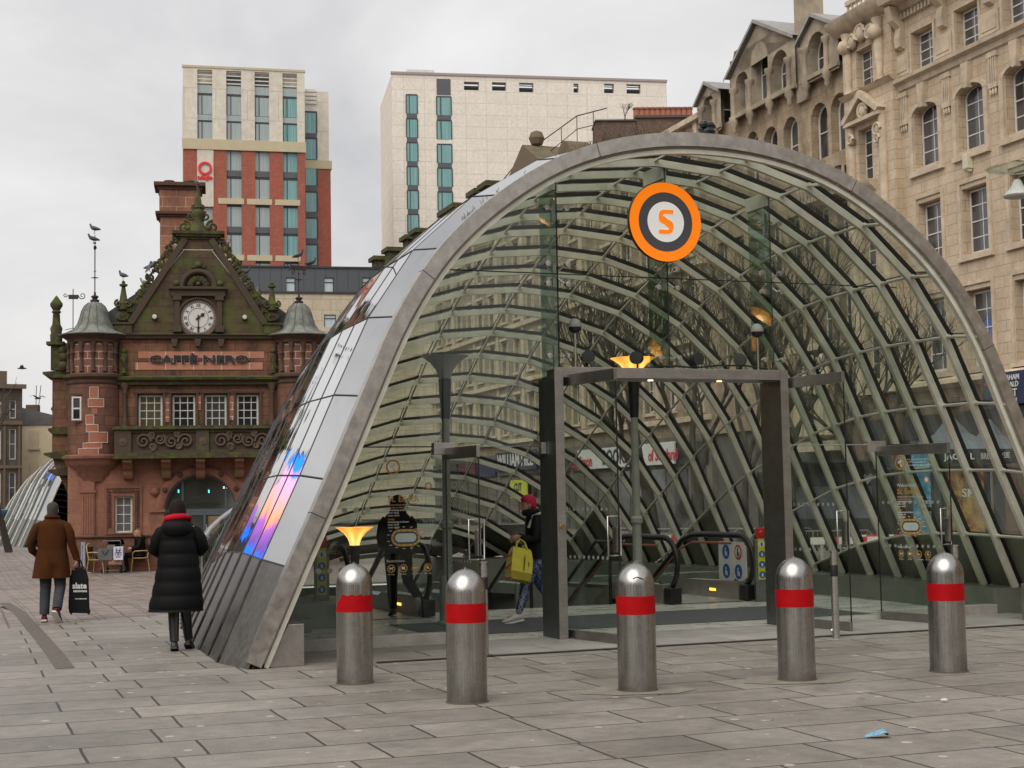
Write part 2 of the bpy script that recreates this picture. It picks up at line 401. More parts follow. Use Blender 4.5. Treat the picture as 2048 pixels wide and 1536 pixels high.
# ------------------------------------------------------------------ glass and metals
def glassy(name, tint, ior=1.5, wavy=0.0, wscale=1.5, gloss=(1,1,1), dirt_haze=0.0):
    n = NT(name); v = n.coord()
    tr = n.new('ShaderNodeBsdfTransparent'); tr.inputs[0].default_value = (*tint, 1)
    gl = n.new('ShaderNodeBsdfGlossy'); gl.inputs[0].default_value = (*gloss, 1); gl.inputs['Roughness'].default_value = .015
    fr = n.new('ShaderNodeFresnel'); ge = n.new('ShaderNodeNewGeometry')
    n.link(n.math('ADD', n.math('MULTIPLY', ge.outputs['Backfacing'], 1/ior-ior), ior), fr.inputs[0])
    if wavy:
        bn = n.bump(n.noise(v, wscale, 2, .5, .6), wavy, .02); n.link(bn, gl.inputs['Normal']); n.link(bn, fr.inputs['Normal'])
    m = n.new('ShaderNodeMixShader'); n.link(fr.outputs[0], m.inputs[0]); n.link(tr.outputs[0], m.inputs[1]); n.link(gl.outputs[0], m.inputs[2])
    o = m.outputs[0]
    if dirt_haze:
        df = n.new('ShaderNodeBsdfDiffuse'); df.inputs[0].default_value = (.50, .53, .49, 1)  # pale film: streaked grime plus sky reflection painted in as milky grey
        a = n.noise(n.mapping(v, (1, 1, .4)), 2.2, 8, .8); b = n.noise(v, 26, 5, .8)
        f = n.math('MULTIPLY', n.math('ADD', n.ramp(a, [(.4, .25), (.7, 1)]), n.ramp(b, [(.52, 0), (.66, 1.0)])), dirt_haze)
        m2 = n.new('ShaderNodeMixShader'); n.link(f, m2.inputs[0]); n.link(o, m2.inputs[1]); n.link(df.outputs[0], m2.inputs[2]); o = m2.outputs[0]
    n.link(o, n.out.inputs[0]); return n.m
def steel(name, col=(.56,.55,.53), rough=.28, streak=(60, 60, 1.2), amt=.25, aniso=0, dirt_haze=None):
    n = NT(name); v = n.coord()
    a = n.noise(n.mapping(v, streak), 3, 5, .7); b = n.noise(v, 5, 6, .75)
    c = n.mix(1, tuple(col), n.ramp(a, [(.3, 1-amt*.6), (.7, 1+amt*.4)]), 'MULTIPLY'); c = n.mix(1, c, n.ramp(b, [(.3, .82), (.7, 1.1)]), 'MULTIPLY')
    r = n.math('ADD', n.math('MULTIPLY', a, amt), rough-amt*.5); r = n.math('ADD', r, n.math('MULTIPLY', b, .12))
    if dirt_haze:
        sp = n.new('ShaderNodeSeparateXYZ'); n.link(v, sp.inputs[0])
        g = n.math('MULTIPLY', n.ramp(n.math('ADD', n.math('MULTIPLY', b, .35), sp.outputs[2]), [(.12, 1), (.36, 0)]), .65)
        c = n.mix(g, c, dirt_haze); r = n.math('ADD', r, n.math('MULTIPLY', g, .35))
    n.pbr(c, r, 1, n.bump(a, .05, .002)); return n.m
G_SHELL = glassy('canopy_glass', (.76, .82, .765), 1.50, .10, .9, dirt_haze=.19)
def mirror():
    n = NT('polished_side_panels'); v = n.coord(); a = n.noise(n.mapping(v, (1, 1, .5)), 1.1, 2, .4, .8); b = n.noise(v, 6, 3)
    n.pbr(n.mix(n.noise(v, 1.5, 5, .7), (.52,.53,.53), (.66,.66,.655)), n.ramp(b, [(.4, .02), (.8, .07)]), 1, n.bump(a, .22, .03)); return n.m
G_CLAD = mirror()
G_FRONT = glassy('entrance_glass', (.885, .93, .895), 1.45, .03, .7, (.9, 1, .95))
G_FIN = glassy('green_fin_glass', (.64, .74, .68), 1.5)
M_RIB = flat('cream_rib_paint', (.58, .56, .475), .5, 0, .2, 3, .1, 40)
M_GASK = flat('black_gasket', (.012, .012, .013), .5)
M_RIM = steel('weathered_rim_steel', (.56, .53, .49), .36, (3, 3, 3), .3)
M_CLAD = steel('brushed_dark_cladding', (.31, .30, .27), .34, (8, 8, 1.5), .3)
M_FRAME = steel('portal_frame_steel', (.44, .42, .395), .34, (2, 2, 14), .2)
M_FRAMED = steel('portal_side_steel', (.225, .245, .235), .42, (2, 2, 14), .25)
M_SS = steel('stainless_steel', (.60, .585, .56), .24, (2, 2, 30), .22)
M_BOL = steel('brushed_bollard_steel', (.44,.43,.41), .24, (70, 70, .8), .40, dirt_haze=(.07, .05, .035))
M_INFILL = flat('olive_infill_panel', (.165, .165, .125), .5, .3, .12, 1.5)
M_KERB = flat('grey_green_plinth', (.15, .16, .135), .35, 0, .15, 2)
# ------------------------------------------------------------------ canopy shell
HALF = [(1.46,5.75),(2.37,5.67),(3.24,5.41),(4.02,4.95),(4.71,4.33),(5.22,3.58),(5.61,2.74),(5.99,1.88),(6.40,1.0),(6.78,.15),(7.05,-.45),(7.35,-1.1)]
PROF = [(2*1.46-u, z) for u, z in HALF[:0:-1]] + HALF        # 23 nodes, index 11 = crown
NP = len(PROF)
DUK = {-1:-.02, 0:-.02, 1:0, 3:.15, 4:.22, 5:.31, 6:.40, 7:.46, 9:.57, 10:.62, 11:.68, 12:.73, 13:.77, 14:.83, 15:.89, 16:.96, 17:1.04, 18:1.09, 28:1.7}
DZK = {-1:0, 0:0, 1:0, 3:.03, 4:.02, 5:-.01, 6:-.09, 7:-.19, 9:-.56, 10:-.75, 11:-1.0, 12:-1.29, 13:-1.61, 14:-1.94, 15:-2.27, 16:-2.61, 17:-2.92, 18:-3.25, 28:-6.7}
def interp(T, k):
    ks = sorted(T)
    if k <= ks[0]: return T[ks[0]]
    for a, b in zip(ks, ks[1:]):
        if a <= k <= b: return T[a] + (T[b]-T[a])*(k-a)/(b-a)
    return T[ks[-1]]
DV = .75
def vk(k): return (k-2)*DV
def section(k, off=0.0, fine=1, lw=.5):
    """nodes (u, z) of rib k pushed outwards by off"""
    du, dz = interp(DUK, k), interp(DZK, k); P = []
    off += -.15*max(0, min(1, 1-k))
    for i in range(NP):
        a, b = PROF[max(i-1, 0)], PROF[min(i+1, NP-1)]; tx, tz = b[0]-a[0], b[1]-a[1]; L = math.hypot(tx, tz)
        P.append((PROF[i][0]+du*(1-lw*max(0, 11-i)/11) - tz/L*off, PROF[i][1]+dz + tx/L*off))
    if fine > 1:
        Q = []
        for i in range(NP-1):
            p0, p1, p2, p3 = P[max(i-1,0)], P[i], P[i+1], P[min(i+2, NP-1)]
            for s in range(fine):
                t = s/fine; f = lambda a, b, c, d: .5*((2*b)+(-a+c)*t+(2*a-5*b+4*c-d)*t*t+(-a+3*b-3*c+d)*t**3)
                Q.append((f(p0[0],p1[0],p2[0],p3[0]), f(p0[1],p1[1],p2[1],p3[1])))
        P = Q + [P[-1]]
    return P
def clip_poly(P, zmin):
    """cut a (u, z) polyline at height zmin at both ends"""
    Q = []
    for i in range(len(P)-1):
        a, b = P[i], P[i+1]
        if a[1] >= zmin: Q.append(a)
        if (a[1] < zmin) != (b[1] < zmin):
            t = (zmin-a[1])/(b[1]-a[1]); Q.append((a[0]+(b[0]-a[0])*t, zmin))
    if P[-1][1] >= zmin: Q.append(P[-1])
    return Q
def sweep_uz(mb, P, v0, v1, o0, o1):
    """a bar of rectangular section along a (u, z) polyline between offsets o0..o1 and depths v0..v1"""
    def off(P, o):
        Q = []
        for i in range(len(P)):
            a, b = P[max(i-1,0)], P[min(i+1,len(P)-1)]; tx, tz = b[0]-a[0], b[1]-a[1]; L = math.hypot(tx, tz) or 1
            Q.append((P[i][0]-tz/L*o, P[i][1]+tx/L*o))
        return Q
    A, B = off(P, o0), off(P, o1)
    mb.rings([[(a[0], v0, a[1]), (b[0], v0, b[1]), (b[0], v1, b[1]), (a[0], v1, a[1])] for a, b in zip(A, B)])
def top_at(u, k=2, off=-.06):
    P = section(k, off)
    for a, b in zip(P, P[1:]):
        if a[0] <= u <= b[0]: return a[1] + (b[1]-a[1])*(u-a[0])/(b[0]-a[0])
    return 0
canopy = empty('station_canopy', O, R_(TH), 'arched glass canopy with cream ribs over the underground station entrance', 'canopy')
KMAX = 25; GK = {}
for k in range(0, KMAX):
    zc = .33 if k > 1 else .05
    P = clip_poly(section(k, 0), zc)
    if len(P) < 3: break
    m = MB(); v = vk(k)
    sweep_uz(m, P, v-.028, v+.028, -.05, .04)
    m.build('rib', M_RIB, canopy)
    GK[k] = MB(); sweep_uz(GK[k], clip_poly(section(k, .075), zc), v-.026, v+.026, -.018, .032)
# smooth steel rim in front
m = MB(); P = clip_poly(section(0, -.03, 5), 0); sweep_uz(m, P, vk(0)-.09, vk(0)+.05, .03, .185)
rim = m.build('rim', M_RIM, canopy, smooth=50)
for i in (9, 24, 38, 57, 72, 86, 101):
    if i < len(P)-1: m = MB(); sweep_uz(m, [P[i], (P[i][0]+(P[i+1][0]-P[i][0])*.04, P[i][1]+(P[i+1][1]-P[i][1])*.04)], vk(0)-.0925, vk(0)+.052, .027, .1875); m.build('rim_joint', M_GASK, rim)
m = MB(); P = clip_poly(section(0, -.02, 5), .02); sweep_uz(m, P, vk(0)-.05, vk(0)+.02, -.06, -.012); m.build('rim_lip', M_RIB, canopy, smooth=50)
# purlins: a round tube through node j of every rib while it stays above the plinth
for j in range(2, NP-2):
    pts = []
    for k in range(0, KMAX):
        u, z = section(k, .02)[j]
        if z < .42: break
        pts.append((u, vk(k), z))
    if len(pts) > 1:
        m = MB().tube(pts, .019, 6)
        for a in pts: m.tube([(a[0], a[1]-.06, a[2]), (a[0], a[1]+.06, a[2])], .029, 6)
        m.build('purlin', M_RIB, canopy, smooth=60)
# glass: one strip of panes per bay; the low cells are opaque infill
for k in range(0, KMAX-1):
    A, B = section(k, .105), section(k+1, .105); va, vb = vk(k)+.028, vk(k+1)-.028
    if k == 0: va = vk(0)-.05
    g = MB(); f = MB(); s = MB(); jt = GK[k]; cl = MB(); cx = MB()
    for j in range(NP-1):
        a0_, a1_, b0_, b1_ = A[j], A[j+1], B[j], B[j+1]
        zm = (a0_[1]+a1_[1]+b0_[1]+b1_[1])/4
        left = j < 11
        zlo = gz(va) if left else .3
        if max(a0_[1], a1_[1], b0_[1], b1_[1]) <= zlo+.01: continue
        def lim(p, q):
            if p[1] >= zlo: return p
            t = (zlo-p[1])/(q[1]-p[1]) if abs(q[1]-p[1]) > 1e-6 else 0
            t = max(0, min(1, t)); return (p[0]+(q[0]-p[0])*t, zlo)
        a0_, a1_ = lim(a0_, a1_), lim(a1_, a0_); b0_, b1_ = lim(b0_, b1_), lim(b1_, b0_)
        low = zm < .98
        e = 0.0 if low else .012
        def L(p, q, t): return (p[0]+(q[0]-p[0])*t, p[1]+(q[1]-p[1])*t)
        A0, A1, B0, B1 = L(a0_, a1_, e), L(a1_, a0_, e), L(b0_, b1_, e), L(b1_, b0_, e)
        tgt = (cl if left else f) if low else (cx if left and j < 9 else g)
        tgt.quad((A0[0], va, A0[1]), (A1[0], va, A1[1]), (B1[0], vb, B1[1]), (B0[0], vb, B0[1]))
        if low and left:     # ribbed cladding: a standing seam beside every gasket, and an inner lining
            f.quad((A0[0]+.05, va, A0[1]), (A1[0]+.05, va, A1[1]), (B1[0]+.05, vb, B1[1]), (B0[0]+.05, vb, B0[1]))
            for t in (0.0,):
                pa = Vector((A0[0]*(1-t)+B0[0]*t, va*(1-t)+vb*t, A0[1]*(1-t)+B0[1]*t)); pb = Vector((A1[0]*(1-t)+B1[0]*t, va*(1-t)+vb*t, A1[1]*(1-t)+B1[1]*t))
                if (pb-pa).length > .02:
                    nrm = Vector((-(pb-pa).z, 0, (pb-pa).x)).normalized()*.016; q = Vector((0, .035, 0))
                    cl.rings([[p, p+q, p+q+nrm, p+nrm] for p in (pa, pb)])
        if not low:
            jt.tube([(a0_[0], va, a0_[1]), (b0_[0], vb, b0_[1])], .009, 4)
    if g.f: g.build('glass_strip', G_SHELL, canopy)
    if cx.f: cx.build('side_glass_strip', G_CLAD, canopy)  # mirror-polished steel panels on the canopy's left side, not panes
    if f.f: f.build('infill_panel', M_INFILL, canopy)
    if cl.f: cl.build('cladding_panel', M_CLAD, canopy)
for k in GK: GK[k].build('gasket', M_GASK, canopy)
# plinths
ob = [(6.95, -.1), (6.98, 1.2), (7.12, 2.4), (7.15, 3.6), (7.1, 5.2), (6.9, 7.2), (6.5, 9.6), (6.0, 12), (5.2, 15), (4.2, 18)]
m = MB()
for a, b in zip(ob, ob[1:]):
    m.prism_xy([(a[0]-.55, a[1]), (a[0]+.25, a[1]), (b[0]+.25, b[1]), (b[0]-.55, b[1])], -.4, .33)
m.build('plinth', M_KERB, canopy)
m = MB(); m.prism_xz([(-3.72, 0), (-3.31, 0), (-3.31, .42), (-3.47, .42)], -1.5, -.12)
m.build('foot_block', steel('pale_foot_steel', (.48,.45,.42), .4, (3,3,3), .2), canopy, bevel=.006)
m = MB(); m.prism_xz([(5.95, 0), (6.9, 0), (6.5, .46), (5.95, .46)], -1.62, -1.1)
m.build('foot_block', steel('pale_foot_steel_right', (.48,.45,.42), .4, (3,3,3), .2), canopy, bevel=.006)
# ------------------------------------------------------------------ glazed entrance screen
ent = empty('glass_entrance', O, R_(TH), 'glazed station entrance with steel portal, glass fins and open glass doors', 'entrance')
UM = [-1.29, .19, 1.67, 3.15, 4.63]
ZL, ZH, ZS = 2.25, 3.17, 4.32
def pane(name, u0, u1, z0, z1=None, y=0.0, parent=ent, mat=G_FRONT, th=.012):
    """a pane whose head follows the shell when z1 is None"""
    n = 14; us = [u0+(u1-u0)*i/n for i in range(n+1)]
    top = [(u, min(z1, top_at(u)) if z1 else top_at(u)) for u in us]
    top = [(u, z) for u, z in top if z > z0+.02]
    if len(top) < 2: return None
    pts = [(top[0][0], z0), (top[-1][0], z0)] + top[::-1]
    m = MB(); m.add([(p[0], y, p[1]) for p in pts], [tuple(range(len(pts)))])
    return m.build(name, mat, parent)
GAP = .006
# fixed lights beside the doors
pane('fixed_pane', -3.5, UM[0]-GAP, .13, ZL-GAP)
pane('fixed_pane', UM[4]+GAP, 6.7, .13, ZL-GAP)
for a, b in ((-3.3, UM[0]), (UM[0], UM[1])): pane('glass_pane', a+GAP, b-GAP, ZL+GAP, ZS-GAP)
for a, b in ((UM[3], UM[4]), (UM[4], 6.4)): pane('glass_pane', a+GAP, b-GAP, ZL+GAP, ZS-GAP)
for a, b in ((UM[1], UM[2]), (UM[2], UM[3])): pane('glass_pane', a+GAP, b-GAP, ZH+.01, ZS-GAP)
for a, b in ((-2.9, UM[0]), (UM[0], UM[1]), (UM[1], UM[2]), (UM[2], UM[3]), (UM[3], UM[4]), (UM[4], 5.6)): pane('glass_pane', a+GAP, b-GAP, ZS+GAP)
# silicone joints
def joint(p0, p1, r=.007): MB().tube([p0, p1], r, 4).build('silicone_joint', M_GASK, ent)
joint((-2.1, 0, ZS), (5.05, 0, ZS)); joint((-2.5, 0, ZL), (UM[0], 0, ZL)); joint((UM[4], 0, ZL), (5.75, 0, ZL))
for a, b in ((UM[0], .02), (3.15, UM[4])): MB().tube([(a, 0, ZL), (b, 0, ZL)], .006, 4).build('pane_edge', M_SS, ent)
for u, z0 in ((UM[1], ZH), (UM[2], ZH), (UM[3], ZH)): joint((u, 0, z0), (u, 0, top_at(u)), .009)
# fins stand behind the joints, each with spider fittings
for u in UM[1:4]:
    t = top_at(u, 3)-.12
    m = MB(); m.box(u-.009, u+.009, .03, .52, ZH-.1, t); m.build('glass_fin', G_FIN, ent)
    m = MB(); m.box(u-.03, u+.03, .02, .55, t-.02, t+.16); m.build('fin_shoe', M_RIB, ent)
    for z, dz in ((t-.25, 1), (ZS, 2), (ZH+.16, 1)):
        m = MB(); zs = ((-.13, 1), (.13, 1)) if dz == 1 else ((-.13, -1), (.13, -1), (-.13, 1), (.13, 1))
        m.box(u-.022, u+.022, .09, .13, z-.14, z+.14)
        for dx, s in zs:
            zz = z + (.12*s if dz == 2 else 0)
            m.tube([(u, .1, z), (u+dx*.6, .085, z+(zz-z)*.6), (u+dx, .05, zz)], .014, 6)
            m.lathe([(.001, -.045), (.03, -.04), (.034, -.02), (.034, .03), (.001, .032)], (u+dx, .0, zz), 12, axis='y')
        m.build('spider_fitting', M_SS, ent, smooth=40)
# portal frame
PF0, PF1 = -.34, .16
for a, b in ((-.02, .09), (3.03, 3.14)):
    m = MB(); m.mat(0).box(a, b, PF0, PF0+.004, 0, ZH-.002); m.mat(1).box(a+.001, b-.001, PF0+.0045, PF1, 0, ZH-.13)
    m.build('portal_post', [M_FRAME, M_FRAMED], ent)
m = MB(); m.box(.092, 3.028, PF0, PF1, ZH-.125, ZH); m.build('portal_head', M_FRAME, ent, bevel=.004)
for u in (1.35, 2.3):
    m = MB(); m.lathe([(.001, 0), (.03, 0), (.035, -.008), (.001, -.009)], (u, -.1, ZH-.126), 16)
    m.build('downlight', bpy.data.materials.get('downlight_glow') or (lambda n: (n.pbr((1,.8,.5), .4, emit=(1, .62, .28), estr=3), n.m)[1])(NT('downlight_glow')), ent)
m = MB(); m.box(.0, .08, PF0-.012, PF0-.0015, 1.24, 1.36); m.build('lock_plate', M_FRAME, ent)
m = MB(); m.lathe([(.001, 0), (.03, 0), (.03, .02), (.001, .02)], (.04, PF0-.012, 1.3), 14, axis='y'); m.build('lock_plate', flat('brass_lock', (.5,.33,.08), .3, 1), ent)
# plinth under the fixed lights
for a, b in ((-3.42, UM[0]), (UM[4], 6.4)):
    m = MB(); m.box(a, b, -.09, .09, -.02, .125); m.build('stone_plinth', flat('pale_plinth_stone', (.36,.335,.31), .6, 0, .2, 5, .3, 40), ent, bevel=.006)
for a, b in ((-1.42, -1.16), (-.08, -.021), (3.16, 3.26), (4.48, 4.76)):
    m = MB(); m.box(a, b, -.05, .05, ZL-.09, ZL+.045); m.build('door_pivot_plate', steel('pale_pivot_steel', (.6,.55,.52), .4), ent, bevel=.003)
def leaf(u, h, ang, L=1.12, stickers=False):
    """an open glass door hinged at u"""
    M = Matrix.Translation((u, -.02 if h < 3 else -.3, 0)) @ Matrix.Rotation(R_(ang), 4, 'Z')
    def put(m, name, mat, par=None, **k):
        m.xf(M); return m.build(name, mat, par or ent, **k)
    m = MB(); m.add([(0, 0, .1), (L, 0, .1), (L, 0, h), (0, 0, h)], [(0,1,2,3)]); d = put(m, 'glass_door', G_FRONT)
    m = MB(); m.box(0, L, -.022, .022, h, h+.13); put(m, 'top_rail', M_FRAME, d, bevel=.003)
    m = MB(); m.box(0, L, -.022, .022, .012, .11); put(m, 'bottom_rail', M_FRAME, d, bevel=.003)
    m = MB(); m.box(L-.006, L+.004, -.007, .007, .11, h); m.box(-.004, .006, -.007, .007, .11, h); put(m, 'door_edge', M_GASK, d)
    m = MB(); m.tube([(L-.09, 0, .98), (L-.09, -.09, .98), (L-.09, -.09, 1.42), (L-.09, 0, 1.42)], .010, 8)
    m.tube([(L-.09, 0, .98), (L-.09, .09, .98), (L-.09, .09, 1.42), (L-.09, 0, 1.42)], .010, 8); put(m, 'handle', M_SS, d, smooth=60)
    m = MB(); m.box(L-.1, L-.01, -.02, .02, 1.02, 1.3); put(m, 'lock_case', M_SS, d, bevel=.003)
    m = MB()
    for z in (.95, 1.5):
        for i in range(int((L-.2)/.09)): m.lathe([(.001, 0), (.022, 0), (.022, .001), (.001, .001)], (.1+i*.09, -.003, z), 10, axis='y')
    put(m, 'manifestation_dots', flat('frosted_dot', (.22,.235,.225), .6), d)
    return d, M
d1, _ = leaf(-1.27, 2.10, -88, 1.0)
d2, _ = leaf(.10, 2.95, -78, 1.22)
d3, _ = leaf(3.16, 2.95, -82, 1.25)
d4, MD4 = leaf(4.62, 2.10, -78, 1.2)
# dots on the fixed panes
for z in (.87, 1.54):
    m = MB()
    for i in range(8): m.lathe([(.001, 0), (.032, 0), (.032, .001), (.001, .001)], (-3.15+i*.135 if z > 1 else -3.3+i*.13, -.004, z), 12, axis='y')
    m.build('manifestation_dots', flat('frosted_dot_large', (.42,.43,.39), .6), ent)
# notices printed on the glass
K_OR = flat('sticker_orange', (.42, .21, .03), .6); K_WH = flat('sticker_white', (.55, .56, .54), .6); K_GR = flat('sticker_grey', (.42, .50, .48), .6); K_DK = flat('sticker_dark', (.05, .055, .05), .6)
def ring(mb, x, z, r0, r1, y, n=28, sx=1, sz=1):
    A = [(x+r0*sx*math.cos(2*math.pi*i/n), y, z+r0*sz*math.sin(2*math.pi*i/n)) for i in range(n)]; B = [(x+r1*sx*math.cos(2*math.pi*i/n), y, z+r1*sz*math.sin(2*math.pi*i/n)) for i in range(n)]
    b = len(mb.v); mb.v += A+B
    for i in range(n): mb.f.append([b+i, b+(i+1)%n, b+n+(i+1)%n, b+n+i]); mb.m.append(mb.cur)
def stadium(mb, x, z, w_, h, r, y, t=None):
    """flat or ring-shaped lozenge"""
    def loop(w_, h, n=8):
        P = []
        rr = h/2
        for i in range(n+1): a = -math.pi/2+math.pi*i/n; P.append((x+w_/2-rr+rr*math.cos(a), y, z+rr*math.sin(a)))
        for i in range(n+1): a = math.pi/2+math.pi*i/n; P.append((x-w_/2+rr+rr*math.cos(a), y, z+rr*math.sin(a)))
        return P
    A = loop(w_, h); b = len(mb.v)
    if t is None: mb.v += A; mb.f.append(list(range(b, b+len(A)))); mb.m.append(mb.cur)
    else:
        B = loop(w_-2*t, h-2*t); mb.v += A+B; n = len(A)
        for i in range(n): mb.f.append([b+i, b+(i+1)%n, b+n+(i+1)%n, b+n+i]); mb.m.append(mb.cur)
def notices(par, M, x0, zc=0.0):
    def out(m, name, mat): m.xf(M); return m.build(name, mat, par)
    def T(t, x, z, size, mat, bold=0): return out(shift(text_mb(t, size, .001, bold, align='LEFT'), x, -.005, z+zc), 'notice_text', mat)
    y = -.005; X = x0; Z = lambda z: z+zc
    m = MB(); ring(m, X+.07, Z(2.02), .066, .086, y); out(m, 'camera_notice_ring', K_OR)
    m = MB(); m.prism_xz([(X+.03,Z(2.035)), (X+.085,Z(2.06)), (X+.1,Z(2.035)), (X+.04,Z(2.008))], y-.001, y); m.prism_xz([(X+.07,Z(1.975)), (X+.105,Z(1.965)), (X+.105,Z(1.975)), (X+.08,Z(2.015)), (X+.07,Z(2.015))], y-.001, y); out(m, 'camera_symbol', K_WH)
    for i, t in enumerate(('For your safety and security', 'CCTV monitoring and', 'recording is in operation here')): T(t, X+.19, 2.06-.036*i, .033, K_WH)
    T('Welcome to', X, 1.735, .062, K_WH); T('St. Enoch', X, 1.655, .098, K_OR, .002); T('The first and last trains from this station are', X, 1.59, .024, K_WH)
    for i, (t, c) in enumerate((('Monday to Saturday', K_OR), ('terminating at Govan', K_WH), ('inner circle', K_WH), ('outer circle', K_WH), ('Sunday', K_OR), ('terminating at Govan', K_WH), ('inner circle', K_WH), ('outer circle', K_WH))):
        z = 1.56-.03*i-(.014 if i > 3 else 0); T(t, X, z, .029, c, .0006)
        if i not in (0, 4): T('06:32  23:30', X+.42, z, .026, K_GR)
    cx_, cz_ = X+.21, 1.215
    m = MB(); stadium(m, cx_, Z(cz_), .35, .195, 0, y, .028); out(m, 'route_map_ring', K_OR)
    m = MB(); stadium(m, cx_, Z(cz_), .295, .14, 0, y); out(m, 'route_map_field', K_DK)
    m = MB(); stadium(m, cx_, Z(cz_), .255, .10, 0, y-.001); out(m, 'route_map_field', K_GR)
    m = MB(); n = 15
    for i in range(n):
        a = 2*math.pi*i/n; qx, qz = cx_+.15*math.copysign(min(1, abs(math.cos(a))*1.1), math.cos(a)), Z(cz_)+.083*math.copysign(abs(math.sin(a))**.7, math.sin(a))
        ring(m, qx, qz, .001, .007, y-.002, 8); ex, ez = qx+.055*math.cos(a), qz+.04*math.sin(a); m.box(ex-.016, ex+.016, y-.001, y, ez-.003, ez+.004)
    out(m, 'station_dots', K_WH)
    T('Restrictions', X-.02, .955, .044, K_WH)
    for i in range(4):
        xx = X+.035+.145*i; zz = Z(.87)
        m = MB(); ring(m, xx, zz, .036, .047, y); m.quad((xx-.03, y, zz+.024), (xx-.024, y, zz+.03), (xx+.03, y, zz-.024), (xx+.024, y, zz-.03)); out(m, 'restriction_ring', K_OR)
        m = MB(); B = lambda a, b, c, d: m.box(xx+a, xx+b, y-.001, y-.0005, zz+c, zz+d)
        if i == 0: B(-.022, .016, -.004, .01); B(-.02, -.012, -.02, 0); B(.008, .014, -.02, 0); B(.012, .026, .006, .02)
        elif i == 1: B(-.022, .016, -.014, .018)
        elif i == 2: B(-.025, .022, -.005, .004)
        else: B(-.005, .006, -.016, .01); ring(m, xx+.002, zz+.019, .001, .007, y-.001, 8); B(-.016, .018, -.004, .002)
        out(m, 'restriction_symbol', K_WH); T(('No dogs', 'No flash', 'No smoking', 'No cycles')[i], xx-.04, .805, .022, K_WH)
    m = MB(); ring(m, X+.49, Z(1.80), .028, .042, y); out(m, 'small_round_emblem', K_OR); m = MB(); ring(m, X+.49, Z(1.80), .001, .026, y); out(m, 'emblem_centre', K_WH)
ID = Matrix.Identity(4)
notices(ent, ID, -1.97)
notices(d4, MD4, .34, -.02)
# ------------------------------------------------------------------ round sign hung in front of the glass
sg = empty('round_station_sign', FR.w(1.46, -.36, 4.945), R_(TH), 'round orange, grey and white sign with an orange letter S above the entrance', 'sign')
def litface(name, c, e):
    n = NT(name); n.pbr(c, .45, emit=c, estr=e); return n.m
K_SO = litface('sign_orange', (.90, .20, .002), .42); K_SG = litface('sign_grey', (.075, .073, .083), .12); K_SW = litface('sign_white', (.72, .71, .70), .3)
m = MB(); m.lathe([(.001, -.03), (.485, -.03), (.49, -.02), (.49, .02), (.485, .03), (.001, .03)], (0,0,0), 64, axis='y'); m.build('sign_body', flat('sign_edge', (.10, .035, .01), .5), sg, smooth=40)
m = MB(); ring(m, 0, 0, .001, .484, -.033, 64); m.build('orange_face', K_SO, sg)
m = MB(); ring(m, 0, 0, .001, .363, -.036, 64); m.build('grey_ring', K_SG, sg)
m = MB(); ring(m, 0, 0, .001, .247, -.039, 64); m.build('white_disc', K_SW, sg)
# the squarish S
def poly_s():
    P = []
    def arc(cx, cz, rx, rz, a0, a1, n=7): return [(cx+rx*math.cos(R_(a0+(a1-a0)*i/n)), cz+rz*math.sin(R_(a0+(a1-a0)*i/n))) for i in range(n+1)]
    W, H, T = .098, .148, .05
    P += [(W, H), (W, H-T)]
    P += [( -W+.085, H-T)] + arc(-W+.085, H-T-.018, .03, .018, 90, 270, 5)
    P += [(W-.07, .026)] + arc(W-.07, -.044, .07, .07, 90, 0, 6) + arc(W-.07, -H+.07, .07, .07, 0, -90, 6)
    P += [(-W, -H), (-W, -H+T), (W-.085, -H+T)] + arc(W-.085, -H+T+.018, .03, .018, -90, 90, 5)
    P += [(-W+.07, -.026)] + arc(-W+.07, .044, .07, .07, 270, 180, 6) + arc(-W+.07, H-.07, .07, .07, 180, 90, 6)
    return P
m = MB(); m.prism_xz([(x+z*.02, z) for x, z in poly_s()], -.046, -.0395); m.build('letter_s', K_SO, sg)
m = MB(); m.tube([(0, .03, .0), (0, .36, 0)], .03, 8); m.box(-.02, .02, .1, .14, -.1, .1); m.build('bracket', M_SS, sg)
# ------------------------------------------------------------------ bollards
def bollard(tear=None, h=1.085):
    o = empty('steel_bollard'); r = .165
    m = MB(); pr = [(.001, 0), (r, 0), (r, h-r*1.25)] + [(r*math.cos(R_(a)), h-r*1.25+r*1.2*math.sin(R_(a))) for a in range(9, 90, 9)] + [(.012, h-.008), (.012, h+.004), (.001, h+.005)]
    m.lathe(pr, n=48); m.build('bollard_body', M_BOL, o, smooth=40)
    m = MB(); m.lathe([(r+.0008, h-.265), (r+.0008, h-.262)], n=48); m.build('weld_line', M_BOL, o)
    n = 64; m = MB(); z0, z1 = .645, .80; A = []; B = []
    for i in range(n):
        a = 2*math.pi*i/n; top = z1
        if tear:
            ad = (math.degrees(a)+360) % 360
            if 180 < ad < 300: top = z1 - .125*max(0, min(1, (235-ad)/40)) - .006*math.sin(ad*.9)
            elif 300 <= ad < 340: top = z1 - .012*abs(math.sin(ad*.35))
        A.append(((r+.0022)*math.cos(a), (r+.0022)*math.sin(a), z0)); B.append(((r+.0022)*math.cos(a), (r+.0022)*math.sin(a), max(top, z0+.01)))
    m.rings([A, B], cap=False); m.build('reflective_band', flat('red_tape', (.40, .001, .004), .5, 0, .15, 12, spec=.2), o, smooth=60)
    m = MB(); m.lathe([(r-.002, .0), (r+.012, .0), (r+.008, .008), (r-.002, .012)], n=40); m.build('base_seal', flat('base_dirt', (.09, .07, .05), .9), o)
    return o
